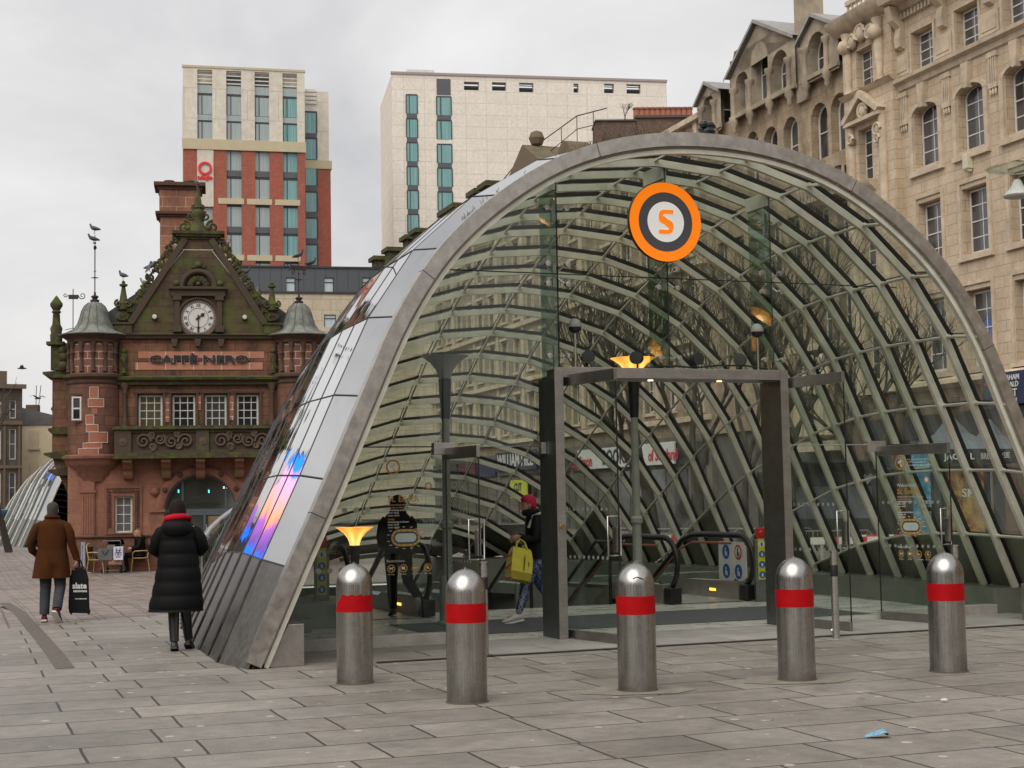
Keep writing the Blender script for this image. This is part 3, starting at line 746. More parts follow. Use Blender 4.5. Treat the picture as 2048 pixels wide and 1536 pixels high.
BL = [((-1.47, 13.98), 1, 'steel bollard with a torn red band, leftmost of the five'), ((-.41, 12.55), 0, 'steel bollard nearest to the camera, with a red band, before the open left door'),
      ((1.02, 13.1), 0, 'middle steel bollard, a dark scratch on its dome, before the tall open door'), ((2.47, 13.62), 0, 'steel bollard with a clean red band before the right portal post'),
      ((3.93, 14.05), 0, 'rightmost steel bollard with a red band before the open door with notices')]
bproto = bollard()
for i, ((x, y), t, lb) in enumerate(BL):
    o = bollard(True) if t else (bproto if i == 1 else copy_tree(bproto))
    o.location = (x, y, 0); o.rotation_euler = (0, 0, .0 if t else i*1.3); tag(o, lb, 'bollard', 'steel bollards across the entrance')
    m = MB(); k = 14; s_ = .26+.05*i
    if i in (2, 3):
        m.add([(x-.5, y-.2, .0045), (x-.2, y-.33, .0045), (x+.30, y-.27, .0045), (x+.5, y-.05, .0045), (x+.38, y+.26, .0045), (x-.1, y+.33, .0045), (x-.42, y+.2, .0045)], [tuple(range(7))]); tag(m.build('pavement_patch', flat('sandy_patch', (.235, .21, .175), .85, 0, .25, 6, .4, 60)), kind='structure')
m = MB(); m.tube([(-.03, -.159, .95), (.0, -.150, .963), (.03, -.155, .955), (.06, -.145, .94)], .004, 5); o = m.build('scratch', flat('scratch_dark', (.03,.025,.02), .8), None)
mid = [x for x in bpy.data.objects if x.get('label', '').startswith('middle steel bollard')][0]; o.parent = mid; mid.rotation_euler = (0,0,0)
def post(u, v, h, lb, band=True):
    o = empty('door_stop_post', FR.w(u, v, 0), 0, lb, 'post', 'slim steel door stop posts')
    m = MB(); m.lathe([(.001, 0), (.042, 0), (.042, h-.05), (.036, h-.045), (.036, h-.015), (.048, h-.012), (.048, h), (.001, h)], n=20); m.build('post_tube', M_SS, o, smooth=40)
    if band:
        m = MB(); m.lathe([(.0425, h-.29), (.044, h-.285), (.044, h-.165), (.0425, h-.16)], n=20); m.build('black_band', M_GASK, o, smooth=60)
    m = MB(); m.lathe([(.001, 0), (.02, 0), (.026, .012), (.02, .028), (.001, .03)], (-.06, 0, .09), 10, axis='x'); m.build('buffer', M_SS, o)
post(-1.42, -1.62, .985, 'slim steel post with a black band beside the left open door')
post(2.72, -1.86, .985, 'slim steel post with a black band beside the right tall open door')
post(4.70, -1.45, .985, 'slim steel post hidden behind the rightmost bollard')
post(.42, -1.5, .93, 'slim steel post just behind the middle bollard', False)
# ------------------------------------------------------------------ shared building pieces
def window_glass(name, col=(.02,.022,.026), rough=.06, curtain=None):
    n = NT(name); v = n.coord(); c = col
    if curtain:
        f = n.noise(n.mapping(v, (9, 9, .4)), 2, 3); k = n.noise(v, .35, 2)
        c = n.mix(n.ramp(k, [(.42, 0), (.5, 1)]), tuple(col), n.mix(f, tuple(x*.6 for x in curtain), tuple(curtain)))
    n.pbr(c, rough, 0, n.bump(n.noise(v, 1.2, 2), .06, .02), .8); return n.m
M_WGL = window_glass('dark_window_glass', curtain=(.10, .10, .11))
M_WFR = flat('white_window_paint', (.62, .61, .56), .55, 0, .1, 3)
def wall(mb, x0, x1, z0, z1, holes=(), y=0.0, depth=.3, arch_n=8):
    """front face with openings cut out and reveals going back by depth; a hole is (x0,x1,z0,z1[,'arch'])"""
    xs = sorted({x0, x1} | {h[0] for h in holes} | {h[1] for h in holes}); zs = sorted({z0, z1} | {h[2] for h in holes} | {h[3] for h in holes})
    xs = [x for x in xs if x0 <= x <= x1]; zs = [z for z in zs if z0 <= z <= z1]
    for i in range(len(xs)-1):
        for j in range(len(zs)-1):
            cx, cz = (xs[i]+xs[i+1])/2, (zs[j]+zs[j+1])/2
            if any(h[0] < cx < h[1] and h[2] < cz < h[3] for h in holes): continue
            mb.quad((xs[i],y,zs[j]),(xs[i+1],y,zs[j]),(xs[i+1],y,zs[j+1]),(xs[i],y,zs[j+1]))
    for h in holes:
        a, b, c, d = h[:4]; Y = y+depth
        mb.quad((a,y,c),(a,Y,c),(b,Y,c),(b,y,c)); 
        if len(h) > 4:
            r = (b-a)/2; m_ = (a+b)/2; zs_ = d-r*(h[5] if len(h) > 5 else 1); k = (h[5] if len(h) > 5 else 1)
            P = [(m_-r*math.cos(math.pi*i/arch_n), zs_+r*k*math.sin(math.pi*i/arch_n)) for i in range(arch_n+1)]
            for i in range(arch_n):
                p, q = P[i], P[i+1]; cn = (a, d) if i < arch_n/2 else (b, d)
                mb.add([(cn[0],y,cn[1]),(p[0],y,p[1]),(q[0],y,q[1])], [(0,1,2)])
                mb.quad((p[0],y,p[1]),(q[0],y,q[1]),(q[0],Y,q[1]),(p[0],Y,p[1]))
            mb.quad((a,y,c),(a,Y,c),(a,Y,zs_),(a,y,zs_)); mb.quad((b,y,c),(b,Y,c),(b,Y,zs_),(b,y,zs_))
        else:
            mb.quad((a,y,d),(a,Y,d),(b,Y,d),(b,y,d)); mb.quad((a,y,c),(a,Y,c),(a,Y,d),(a,y,d)); mb.quad((b,y,c),(b,Y,c),(b,Y,d),(b,y,d))
    return mb
def sash(par, x0, x1, z0, z1, y, cols=2, rows=4, fr=.06, bar=.025, mats=None, arch=False, mid=True, name='window', k=1.0):
    mf, mg = mats or (M_WFR, M_WGL)
    m = MB(); t = .05
    if arch:
        r = (x1-x0)/2; c = (x0+x1)/2; zs_ = z1-r*k; n = 10
        O_ = [(x0, z0), (x1, z0)]+[(c+r*math.cos(math.pi*i/n), zs_+r*k*math.sin(math.pi*i/n)) for i in range(n+1)]
        ri = r-fr; I_ = [(x0+fr, z0+fr), (x1-fr, z0+fr)]+[(c+ri*math.cos(math.pi*i/n), zs_+ri*k*math.sin(math.pi*i/n)) for i in range(n+1)]
        N = len(O_); b = len(m.v)
        for yy in (y, y+t): m.v += [(p[0], yy, p[1]) for p in O_]+[(p[0], yy, p[1]) for p in I_]
        for i in range(N):
            j = (i+1) % N
            for f in ([b+i, b+j, b+N+j, b+N+i], [b+N+i, b+N+j, b+3*N+j, b+3*N+i]): m.f.append(f); m.m.append(0)
    else:
        m.box(x0, x1, y, y+t, z0, z0+fr); m.box(x0, x1, y, y+t, z1-fr, z1); m.box(x0, x0+fr, y, y+t, z0+fr, z1-fr); m.box(x1-fr, x1, y, y+t, z0+fr, z1-fr)
    if mid: m.box(x0+fr, x1-fr, y-.01, y+t-.01, (z0+z1)/2-.025, (z0+z1)/2+.025)
    top = z1-fr if not arch else z1-fr-.02
    for i in range(1, cols): xx = x0+(x1-x0)*i/cols; m.box(xx-bar/2, xx+bar/2, y+.012, y+t-.012, z0+fr, top)
    for j in range(1, rows):
        zz = z0+(z1-z0)*j/rows; hw = 0
        if arch and zz > zs_: dd = (zz-zs_)/k; hw = (x1-x0)/2-math.sqrt(max(0, ((x1-x0)/2)**2-dd*dd))
        m.box(x0+fr+hw, x1-fr-hw, y+.013, y+t-.013, zz-bar/2, zz+bar/2)
    w_ = m.build(name, mf, par)
    g = MB()
    if arch: g.add([(p[0], y+.03, p[1]) for p in I_], [tuple(range(len(I_)))])
    else: g.quad((x0+fr, y+.03, z0+fr), (x1-fr, y+.03, z0+fr), (x1-fr, y+.03, z1-fr), (x0+fr, y+.03, z1-fr))
    g.build('pane', mg, w_)
    return w_
def spiral(mb, x, z, r, y, turns=1.6, th=.03, d=1, a0=0, n=16, depth=.05):
    pts = [(x+r*(1-.85*i/n)*math.cos(a0+d*2*math.pi*turns*i/n), y, z+r*(1-.85*i/n)*math.sin(a0+d*2*math.pi*turns*i/n)) for i in range(n+1)]
    mb.tube(pts, [th*(1-.3*i/n) for i in range(n+1)], 5)
# ------------------------------------------------------------------ red sandstone cafe with a clock gable
FC = Frame((-14.31, 49.01, 0), 11)
cafe = empty('sandstone_cafe', (FC.o.x, FC.o.y, 0), R_(11), 'small red sandstone cafe building with turrets, mossy clock gable and carved balcony', 'building')
DKB, MSO = (.085,.048,.033), (.03,.02,.015)
M_DRS = brickish('dark_red_sandstone', (.18,.078,.05), (.25,.11,.07), (.045,.025,.018), .72, .30, .008, .35, .9, .5, (.03,.021,.016), .8, moss=.28)
M_DRM = brickish('mossy_dark_sandstone', (.085,.052,.032), (.12,.068,.042), (.035,.022,.016), .62, .27, .008, .3, .92, .5, (.03,.023,.016), .6, moss=.75)
M_CRS = brickish('clean_red_sandstone', (.30,.135,.085), (.345,.16,.105), (.20,.09,.06), 1.1, .46, .006, .22, .85, .3, (.14,.065,.045), .6)
M_NEWB = brickish('repointed_red_blocks', (.30,.115,.072), (.36,.145,.09), (.62,.50,.43), .62, .235, .014, .18, .85, .4, (.12,.055,.04), .3)
M_TURB = brickish('turret_blocks', (.20,.088,.06), (.26,.115,.075), (.56,.45,.38), .40, .235, .013, .2, .85, .4, (.08,.045,.03), .4, round_r=.9)
M_TRIM = flat('dark_carved_trim', (.085, .05, .034), .9, 0, .35, 3, .5, 25)
def mossy(name, a, b, sc=2.2, lo=.42, hi=.56):
    n = NT(name); v = n.coord(); k = n.noise(v, sc, 6, .7)
    g = n.new('ShaderNodeNewGeometry'); sp = n.new('ShaderNodeSeparateXYZ'); n.link(g.outputs['Normal'], sp.inputs[0])
    f = n.ramp(n.math('ADD', k, n.math('MULTIPLY', sp.outputs[2], .10)), [(lo, 0), (hi, 1)])
    n.pbr(n.mix(f, a, b), .95, 0, n.bump(n.noise(v, 30, 4), .6, .02)); return n.m
M_MOSS = mossy('mossy_carved_stone', (.055, .04, .026), (.075, .095, .018), 3.5, .46, .6)
M_CARV = mossy('carved_dark_stone', (.07, .05, .036), (.07, .085, .025), 1.8, .55, .68)
M_LEAD = mossy('weathered_lead', (.125, .125, .115), (.22, .235, .21), 3.5, .45, .65)
M_IRON = flat('dark_iron', (.05, .035, .035), .6, .3)
W = cafe
# ground floor wall with the door arch and one window
m = MB(); wall(m, 0, 8.2, .66, 3.2, [(1.46, 2.02, .74, 1.92), (3.02, 5.34, .66, 2.60, 'arch')], 0, .28); m.build('ground_floor_wall', M_CRS, W)
m = MB(); m.box(-.05, 3.02, -.09, .3, -.6, .60); m.box(5.34, 8.25, -.09, .3, -.6, .60); m.build('base_course', brickish('red_base_blocks', (.22,.09,.06), (.28,.115,.075), (.12,.06,.04), .8, .33, .01, .25, .85, .4, (.07,.04,.03), .6), W)
m = MB(); m.box(-.1, 2.98, -.16, .3, .602, .66); m.box(5.38, 8.3, -.16, .3, .602, .66); m.build('base_moulding', M_TRIM, W, bevel=.015)
# side and rear masses
m = MB(); m.box(0, 8.2, .31, 7.0, -.6, 7.0); m.build('side_walls', M_DRS, W)
# arch surround
m = MB(); r0, r1, cx, zs = 1.16, 1.45, 4.18, 1.44; n = 18
A = [[(cx-r*math.cos(math.pi*i/n), yy, zs+r*1.0*math.sin(math.pi*i/n)) for r, yy in ((r0, 0), (r0, -.07), (r0+.1, -.12), (r1-.08, -.12), (r1, -.05), (r1, 0))] for i in range(n+1)]
m.rings(A); m.box(2.62, 3.02, -.1, 0, .66, 1.38); m.box(5.34, 5.74, -.1, 0, .66, 1.38); m.box(2.56, 3.06, -.17, 0, 1.38, 1.47); m.box(5.3, 5.8, -.17, 0, 1.38, 1.47)
m.build('arch_surround', flat('arch_stone', (.24,.105,.07), .88, 0, .3, 4, .5, 25), W, smooth=35)
m = MB()
for a in (30, 60, 120, 150): m.ball((cx-1.31*math.cos(R_(a)), -.13, zs+1.31*math.sin(R_(a))), .09, 8)
m.prism_xz([(4.05,2.5),(4.3,2.5),(4.38,2.98),(3.98,2.98)], -.28, -.02); m.build('arch_carving', M_TRIM, W)
# glazed door
M_DGR = flat('grey_blue_door', (.085, .105, .125), .45, 0, .08)
M_DGL = window_glass('door_glass', (.045,.05,.042), .08)
d = MB(); d.box(3.02, 5.34, .2, .26, 1.36, 1.46)
for x in (3.05, 3.62, 4.3, 4.96, 5.31): d.box(x-.035, x+.035, .19, .25, -.5, 1.36)
for x in (3.6, 4.98): d.box(x-.03, x+.03, .19, .25, 1.46, 2.35)
d.box(3.66, 4.26, .2, .24, -.5, -.3); d.box(4.34, 4.92, .2, .24, -.5, -.3); d.box(3.66, 4.26, .2, .24, 1.26, 1.36); d.box(4.34, 4.92, .2, .24, 1.26, 1.36)
n = 16; d.rings([[(cx-r*math.cos(math.pi*i/n), yy, zs+r*math.sin(math.pi*i/n)) for r, yy in ((1.16, .18), (1.09, .18), (1.09, .26), (1.16, .26))] for i in range(n+1)])
dr = d.build('door_frame', M_DGR, W)
g = MB(); g.quad((3.02,.23,-.5),(5.34,.23,-.5),(5.34,.23,1.4),(3.02,.23,1.4)); g.add([(cx-1.14*math.cos(math.pi*i/16), .23, 1.41+1.12*math.sin(math.pi*i/16)) for i in range(17)], [tuple(range(17))]); g.build('door_glass', M_DGL, dr)
m = MB(); m.box(4.42, 4.78, .215, .224, -.28, 1.22); m.build('warm_interior_strip', flat('interior_wood', (.20,.14,.065), .6, 0, .25, 3), dr)
m = MB(); m.tube([(4.36, .12, .45), (4.36, .12, .95)], .02, 6); m.build('handle', M_SS, dr)
shift(text_mb('ESPRESSO BAR', .17, .01), 4.25, .19, 1.62).build('lettering', flat('door_lettering', (.015,.014,.012), .6), dr)
m = MB(); ring(m, 4.2, 2.1, .085, .12, .2, 24, 1.25, 1); m.merge(shift(text_mb('N', .15, .004, .003), 4.2, .2, 2.1)); m.build('door_emblem', M_GASK, dr)
m = MB(); m.box(3.45, 3.49, .2, .21, 2.0, 2.1); m.box(4.42, 4.46, .2, .21, 1.98, 2.08); m.build('exit_light', (lambda n: (n.pbr((0,.3,.2), .5, emit=(.1, 1, .7), estr=1.2), n.m)[1])(NT('green_light')), dr)
m = MB(); m.box(4.9, 5.08, .2, .21, 2.12, 2.135); m.box(4.9, 5.08, .2, .21, 2.16, 2.175); m.build('lamp_tube', (lambda n: (n.pbr((1,1,1), .5, emit=(1, 1, .9), estr=1.5), n.m)[1])(NT('tube_light')), dr)
# low window with carved surround
m = MB(); m.box(1.16, 2.32, -.045, 0, .70, .742); m.box(1.16, 1.22, -.05, 0, .742, 2.24); m.box(2.26, 2.32, -.05, 0, .742, 2.24); m.box(1.22, 2.26, -.05, 0, 2.17, 2.24); m.box(1.38, 1.46, -.04, 0, .742, 2.0); m.box(2.02, 2.1, -.04, 0, .742, 2.0); m.box(1.46, 2.02, -.04, 0, 1.92, 2.0)
m.build('window_surround', flat('surround_stone', (.21,.095,.065), .9, 0, .3, 5, .5, 30), W)
m = MB()
for i in range(13): m.box(1.26, 1.34, -.07, -.002, .95+i*.092, .99+i*.092); m.box(2.14, 2.22, -.07, -.002, .95+i*.092, .99+i*.092)
for i in range(9): m.box(1.4+i*.08, 1.44+i*.08, -.07, -.002, 2.05, 2.12)
m.build('window_carving', M_TRIM, W)
sash(W, 1.47, 2.01, .745, 1.915, .12, 2, 4, .055, .025, mid=False, mats=(M_WFR, window_glass('pale_blind_glass', (.11,.11,.11), .2)))
# pilaster, dentils, turret corbels
for s, xo in ((1, 0), (-1, 8.2)):
    X = lambda x: xo + s*x
    m = MB(); m.box(X(.42), X(.84), -.1, 0, .66, 2.05); m.box(X(.38), X(.88), -.14, 0, 2.05, 2.12); m.box(X(.42), X(.84), -.11, 0, 2.12, 2.42)
    for i in range(5): m.box(X(.46+i*.075), X(.495+i*.075), -.125, -.101, .72, 2.0)
    m.build('pilaster', flat('pilaster_stone', (.27,.12,.082), .88, 0, .2, 4, .4, 25), W)
for cxt, rr in ((.80, .84), (7.42, .84)):
    cy_ = .38
    def rnd_part(name, prof, mat, n=36, smooth=45):
        o = MB().lathe(prof, n=n).build(name, mat, W, smooth=smooth); o.location = (cxt, cy_, 0); return o
    rnd_part('turret_corbel', [(.001, 2.38), (.50, 2.4), (.54, 2.52), (.62, 2.6), (.66, 2.75), (.86, 2.9), (.92, 3.0), (.95, 3.1), (1.02, 3.14), (1.03, 3.22), (.9, 3.27)], flat('corbel_stone', (.20,.088,.058), .88, 0, .3, 3, .4, 25))
    rnd_part('turret_wall', [(rr, 3.2), (rr, 5.62)], brickish('turret_lower_blocks', (.15,.065,.043), (.20,.088,.056), (.06,.035,.025), .62, .30, .008, .3, .9, .5, (.05,.032,.024), .7, round_r=.84))
    rnd_part('turret_string', [(rr, 5.52), (rr+.05, 5.58), (rr+.04, 5.68), (rr+.16, 5.76), (rr+.17, 5.84), (rr-.02, 5.9)], M_TRIM)
    rnd_part('turret_drum', [(rr-.06, 5.86), (rr-.06, 7.0)], M_TURB)
    rnd_part('turret_eaves', [(rr-.06, 6.86), (rr+.02, 6.9), (rr+.04, 7.0), (rr+.2, 7.1), (rr+.22, 7.14)], M_TRIM)
    rnd_part('turret_dome', [(rr+.30, 7.13), (rr+.31, 7.16), (rr+.05, 7.24), (.66, 7.36), (.55, 7.52), (.48, 7.72), (.42, 7.95), (.33, 8.13), (.20, 8.24), (.09, 8.28)], M_LEAD)
    m = MB()
    for i in range(12):
        a = 2*math.pi*i/12+.2; m.tube([((r+.006)*math.cos(a), (r+.006)*math.sin(a), z) for r, z in ((rr+.30, 7.16), (rr+.05, 7.24), (.66, 7.36), (.55, 7.52), (.48, 7.72), (.42, 7.95), (.33, 8.13), (.20, 8.24))], .013, 4)
    o = m.build('dome_seams', flat('lead_seam', (.10,.115,.105), .7), W); o.location = (cxt, cy_, 0)
    o = MB().lathe([(.001, 8.26), (.14, 8.28), (.15, 8.33), (.07, 8.37), (.12, 8.43), (.12, 8.46), (.04, 8.5), (.03, 8.6), (.001, 8.6)], n=14).build('dome_finial', M_IRON, W, smooth=50); o.location = (cxt, cy_, 0)
    m = MB()
    for i in range(8):
        a = R_(-90-80+i*27 if cxt < 4 else -90-75+i*27); q = Vector((math.cos(a), math.sin(a), 0))*(rr-.02)
        m.lathe([(.09, 5.95), (.06, 6.02), (.075, 6.12), (.05, 6.18), (.05, 6.5), (.085, 6.54), (.05, 6.62), (.06, 6.74), (.1, 6.84), (.1, 6.9)], (q.x, q.y, 0), 8)
    o = m.build('turret_balusters', M_TRIM, W, smooth=50); o.location = (cxt, cy_, 0)
    hh = 10.6 if cxt < 4 else 9.75
    m = MB(); m.tube([(0, 0, 8.5), (0, 0, hh-.45)], .018, 6); m.lathe([(.001, 9.05), (.13, 9.07), (.001, 9.1)], n=10); m.lathe([(.001, 9.28), (.06, 9.29), (.001, 9.31)], n=8)
    if cxt > 4:
        z = hh-.3
        m.box(-.25, .27, -.01, .01, z-.06, z+.1)
        spiral(m, -.42, z+.08, .17, 0, 1.3, .025, 1, -1.2); spiral(m, .38, z+.1, .1, 0, 1.2, .02, -1, 2.5); spiral(m, .22, z-.14, .08, 0, 1.1, .018, 1, 1.5); spiral(m, -.2, z-.14, .08, 0, 1.1, .018, -1, 1.5)
    else:
        spiral(m, 0, hh-.55, .1, 0, 1.5, .02); m.ball((0, 0, hh-.38), .04)
    m.tube([(0,0,hh-.45), (0,0,hh-.1)], .012, 5)
    o = m.build('weather_vane', M_IRON, W); o.location = (cxt, cy_, 0); o.rotation_euler = (0, 0, R_(20 if cxt > 4 else 70))
# repointed blocks on the left turret: thin facing stones following its curve
m = MB(); rr = .846
for z0, z1, a0, a1 in ((5.05,5.42,-96,-78),(4.78,5.04,-99,-66),(4.22,4.52,-104,-87),(3.98,4.21,-103,-78),(3.64,3.97,-97,-57),(3.46,3.63,-110,-70),(3.24,3.45,-121,-77),(4.56,4.74,-92,-80)):
    N = 6; rings = []
    for i in range(N+1):
        a = R_(a0+(a1-a0)*i/N); rings.append([(r_*math.cos(a), r_*math.sin(a), z) for r_, z in ((rr, z0), (rr+.006, z0), (rr+.006, z1), (rr, z1))])
    m.rings(rings)
o = m.build('replaced_stones', flat('new_red_stone', (.33,.13,.083), .85, 0, .12, 8, .3, 40), W); o.location = (.8, .38, 0)
m = MB()
for z0, z1, a0, a1 in ((5.05,5.42,-96,-78),(4.78,5.04,-99,-66),(4.22,4.52,-104,-87),(3.98,4.21,-103,-78),(3.64,3.97,-97,-57),(3.46,3.63,-110,-70),(3.24,3.45,-121,-77)):
    for z in (z0, z1): m.tube([((rr+.007)*math.cos(R_(a0+(a1-a0)*i/5)), (rr+.007)*math.sin(R_(a0+(a1-a0)*i/5)), z) for i in range(6)], .011, 4)
    for a in (a0, a1): m.tube([((rr+.007)*math.cos(R_(a)), (rr+.007)*math.sin(R_(a)), z) for z in (z0, z1)], .011, 4)
o = m.build('mortar_lines', flat('pale_mortar', (.60,.48,.41), .9), W); o.location = (.8, .38, 0)
m = MB(); m.box(.05, .55, -.42, -.36, 4.3, 4.34); m.box(.07, .53, -.4, -.33, 5.16, 5.22); m.build('small_window_trim', M_TRIM, W)
sash(W, .15, .45, 4.36, 5.12, -.40, 1, 2, .05, .02)
# first floor with four windows behind the balcony
WH = [(2.18, 2.98), (3.26, 4.03), (4.30, 5.04), (5.33, 6.08)]
m = MB(); wall(m, 1.55, 6.7, 3.2, 5.6, [(a, b, 3.9, 5.22) for a, b in WH], .1, .25); m.build('first_floor_wall', M_DRS, W)
m = MB()
for a, b in WH: m.box(a-.12, b+.12, .04, .1, 5.25, 5.31); m.box(a-.08, a-.02, .05, .1, 3.9, 5.25); m.box(b+.02, b+.08, .05, .1, 3.9, 5.25)
m.build('window_surrounds', M_TRIM, W)
for x0, x1, zz in ((3.02, 3.2, (4.3, 5.1)), (4.1, 4.2, (4.7, 5.15)), (5.1, 5.28, (4.35, 5.15))):
    m = MB(); m.box(x0, x1, .06, .1, zz[0], zz[1]); m.build('repaired_mullion', M_NEWB, W)
for i, (a, b) in enumerate(WH): sash(W, a+.02, b-.02, 3.92, 5.2, .26, 3, 5, .06, .028, mid=False, mats=(M_WFR, [window_glass('lit_room_glass', (.10,.085,.05), .1), M_WGL, window_glass('greyish_pane', (.055,.055,.055), .12), M_WGL][i]))
for x in (1.78, 6.5):
    m = MB(); m.lathe([(.12, 3.95), (.12, 4.05), (.09, 4.1), (.11, 4.3), (.07, 4.4), (.06, 5.2), (.09, 5.25), (.07, 5.32), (.15, 5.48), (.15, 5.58)], (x, .0, 0), 14); m.build('column', M_TRIM, W, smooth=45)
# cornice bands
m = MB(); m.prism_yz([(.1, 5.5), (-.06, 5.52), (-.08, 5.6), (-.2, 5.68), (-.22, 5.76), (.1, 5.83)], 1.4, 6.85); m.build('cornice', M_MOSS, W)
m = MB(); wall(m, 1.6, 6.6, 5.83, 7.05, [], .1); m.build('frieze_wall', M_DRS, W)
for z0, z1, x0, x1 in ((6.40, 6.62, 2.2, 6.25), (6.02, 6.26, 2.1, 6.2)):
    m = MB(); m.box(x0, x1, .085, .1, z0, z1); m.build('sign_course', brickish('repointed_course', (.42,.18,.115), (.46,.205,.135), (.66,.54,.47), .9, 1.0, .012, .15, .85, .3), W)
t1 = shift(text_mb('CAFFÈ NERO', .36, .05, .012, 1.25), 4.1, .045, 6.34)
mn = min(v[0] for v in t1.v); mxx = max(v[0] for v in t1.v); sc_ = 3.2/(mxx-mn); t1.v = [((x-4.1)*sc_+4.14, y, z) for x, y, z in t1.v]; t1.build('shop_letters', flat('black_letters', (.012,.012,.016), .4), W)
t2 = shift(text_mb('CAFFÈ NERO', .36, .03, .020, 1.25), 4.1, .075, 6.335); t2.v = [((x-4.1)*sc_+4.14, y, z) for x, y, z in t2.v]; t2.build('letter_edges', flat('letter_edge', (.66,.50,.43), .6), W)
for x in (1.75, 6.55):
    m = MB(); m.box(x-.14, x+.14, -.02, .1, 5.84, 5.9); m.lathe([(.1, 5.9), (.07, 6.1), (.1, 6.3), (.12, 6.45), (.08, 6.55)], (x, .0, 0), 8); m.ball((x, -.02, 6.62), .1, 8); m.tube([(x-.1, -.06, 6.4), (x+.02, -.1, 6.25), (x+.1, -.06, 6.05)], .035, 5); m.build('carved_figure', M_MOSS, W, smooth=60)
m = MB(); m.prism_yz([(.1, 7.0), (-.04, 7.04), (-.06, 7.1), (-.14, 7.16), (.1, 7.22)], 1.45, 6.8)
for x in (3.35, 4.1, 4.85): m.prism_xz([(x-.11, 7.02), (x-.06, 6.78), (x+.06, 6.78), (x+.11, 7.02)], -.1, .1)
m.build('gable_string', M_CARV, W)
# gable
GX = [(1.62, 7.1), (6.62, 7.1), (6.58, 7.45), (6.3, 7.62), (4.52, 10.42), (3.72, 10.42), (1.92, 7.62), (1.65, 7.45)]
m = MB(); m.prism_xz(GX, .06, .5); m.build('gable_wall', M_DRM, W)
m = MB()
for a, b in (((1.95, 7.55), (3.70, 10.35)), ((6.28, 7.55), (4.54, 10.35))):
    d = Vector((b[0]-a[0], 0, b[1]-a[1])); L = d.length; d.normalize(); nv = Vector((-d.z, 0, d.x)) if a[0] < 4 else Vector((d.z, 0, -d.x))
    m.rings([[Vector((p[0], y, p[1]))+nv*o for y, o in ((-.02, -.1), (-.02, .1), (.55, .1), (.55, -.1))] for p in (a, b)])
m.build('gable_coping', M_CARV, W)
m = MB(); k = 0
for a, b, s in (((1.95, 7.55), (3.70, 10.35), -1), ((6.28, 7.55), (4.54, 10.35), 1)):
    for i in range(11):
        t = (i+.4)/11; x, z = a[0]+(b[0]-a[0])*t, a[1]+(b[1]-a[1])*t; q = .15+.05*math.sin(i*2.1+s); x += s*(.20+.04*math.sin(i*3)); z += .14
        spiral(m, x, z, q, .1, 1.35, .05, -s, rnd.uniform(0, 6), 12); m.ball((x-s*.08, .12, z+.17), .08+.025*math.sin(i), 7); m.ball((x+s*.12, .1, z-.02), .06, 6)
        m.tube([(x-s*.1, .1, z-.15), (x+s*.05, .08, z+.02), (x-s*.08, .1, z+.2)], [.05, .06, .03], 5)
m.build('crockets', M_MOSS, W, smooth=60)
for pts in (((3.35, 10.18), (3.66, 9.98), (4.56, 9.98), (4.84, 10.16)), ((3.66, 9.98), (2.08, 7.92)), ((4.56, 9.98), (5.98, 8.1))):
    m = MB(); m.tube([(p[0], .055, p[1]) for p in pts], .014, 4); m.build('mortar_line', flat('white_mortar', (.66,.62,.56), .9), W)
# top of gable
m = MB(); m.box(3.4, 4.86, -.08, .6, 10.42, 10.5); m.box(3.28, 4.98, -.14, .66, 10.5, 10.6); m.box(3.5, 4.76, 0, .5, 10.34, 10.42)
m.lathe([(.34, 10.6), (.3, 10.72), (.2, 10.85), (.17, 11.0), (.22, 11.1), (.24, 11.24), (.16, 11.36), (.19, 11.42), (.13, 11.5), (.05, 12.05), (.03, 12.1), (.001, 12.1)], (4.12, .22, 0), 10)
for s in (-1, 1): spiral(m, 4.12+s*.46, 10.78, .2, .15, 1.5, .06, s, 1.5); spiral(m, 4.12+s*.25, 11.12, .15, .15, 1.4, .045, s, 1.5); spiral(m, 4.12+s*.12, 11.4, .1, .12, 1.2, .03, -s, 1.5); m.ball((4.12+s*.3, .15, 10.7), .13)
m.build('gable_finial', M_MOSS, W, smooth=50)
for x in (1.72, 6.52):
    m = MB(); m.box(x-.28, x+.28, -.05, .5, 7.2, 7.5); m.box(x-.33, x+.33, -.1, .55, 7.5, 7.56); m.ball((x, .2, 7.76), .25, 12, 1.1, .6, .8); m.lathe([(.12, 7.7), (.12, 7.95), (.22, 8.0), (.24, 8.2), (.13, 8.3), (.06, 8.75), (.13, 8.78), (.13, 8.84), (.05, 8.86), (.06, 8.92), (.001, 8.97)], (x, .2, 0), 10)
    for s in (-1, 1): spiral(m, x+s*.16, 8.18, .12, 0, 1.4, .04, -s, 1.5)
    ring(m, x, 7.76, .10, .15, -.02, 16, 1.2, .8); m.build('corner_finial', M_MOSS, W, smooth=50)
# clock aedicule
m = MB(); m.box(3.30, 3.58, -.12, .06, 7.25, 7.45); m.box(4.66, 4.94, -.12, .06, 7.25, 7.45)
m.box(3.36, 3.52, -.06, .06, 7.45, 8.3); m.box(4.72, 4.88, -.06, .06, 7.45, 8.3); m.box(3.30, 3.58, -.1, .06, 8.3, 8.44); m.box(4.66, 4.94, -.1, .06, 8.3, 8.44)
m.box(3.25, 4.99, -.1, .06, 8.44, 8.62); m.box(3.18, 5.06, -.2, .06, 8.66, 8.74); m.box(3.24, 5.0, -.13, .06, 8.62, 8.66)
n = 16; m.rings([[(4.12+r*math.cos(math.pi*i/n), y, 8.74+r*math.sin(math.pi*i/n)) for r, y in ((.44, .06), (.44, -.08), (.50, -.14), (.60, -.12), (.63, .06))] for i in range(n+1)])
m.build('clock_surround', M_CARV, W)
m = MB(); m.mat(0)
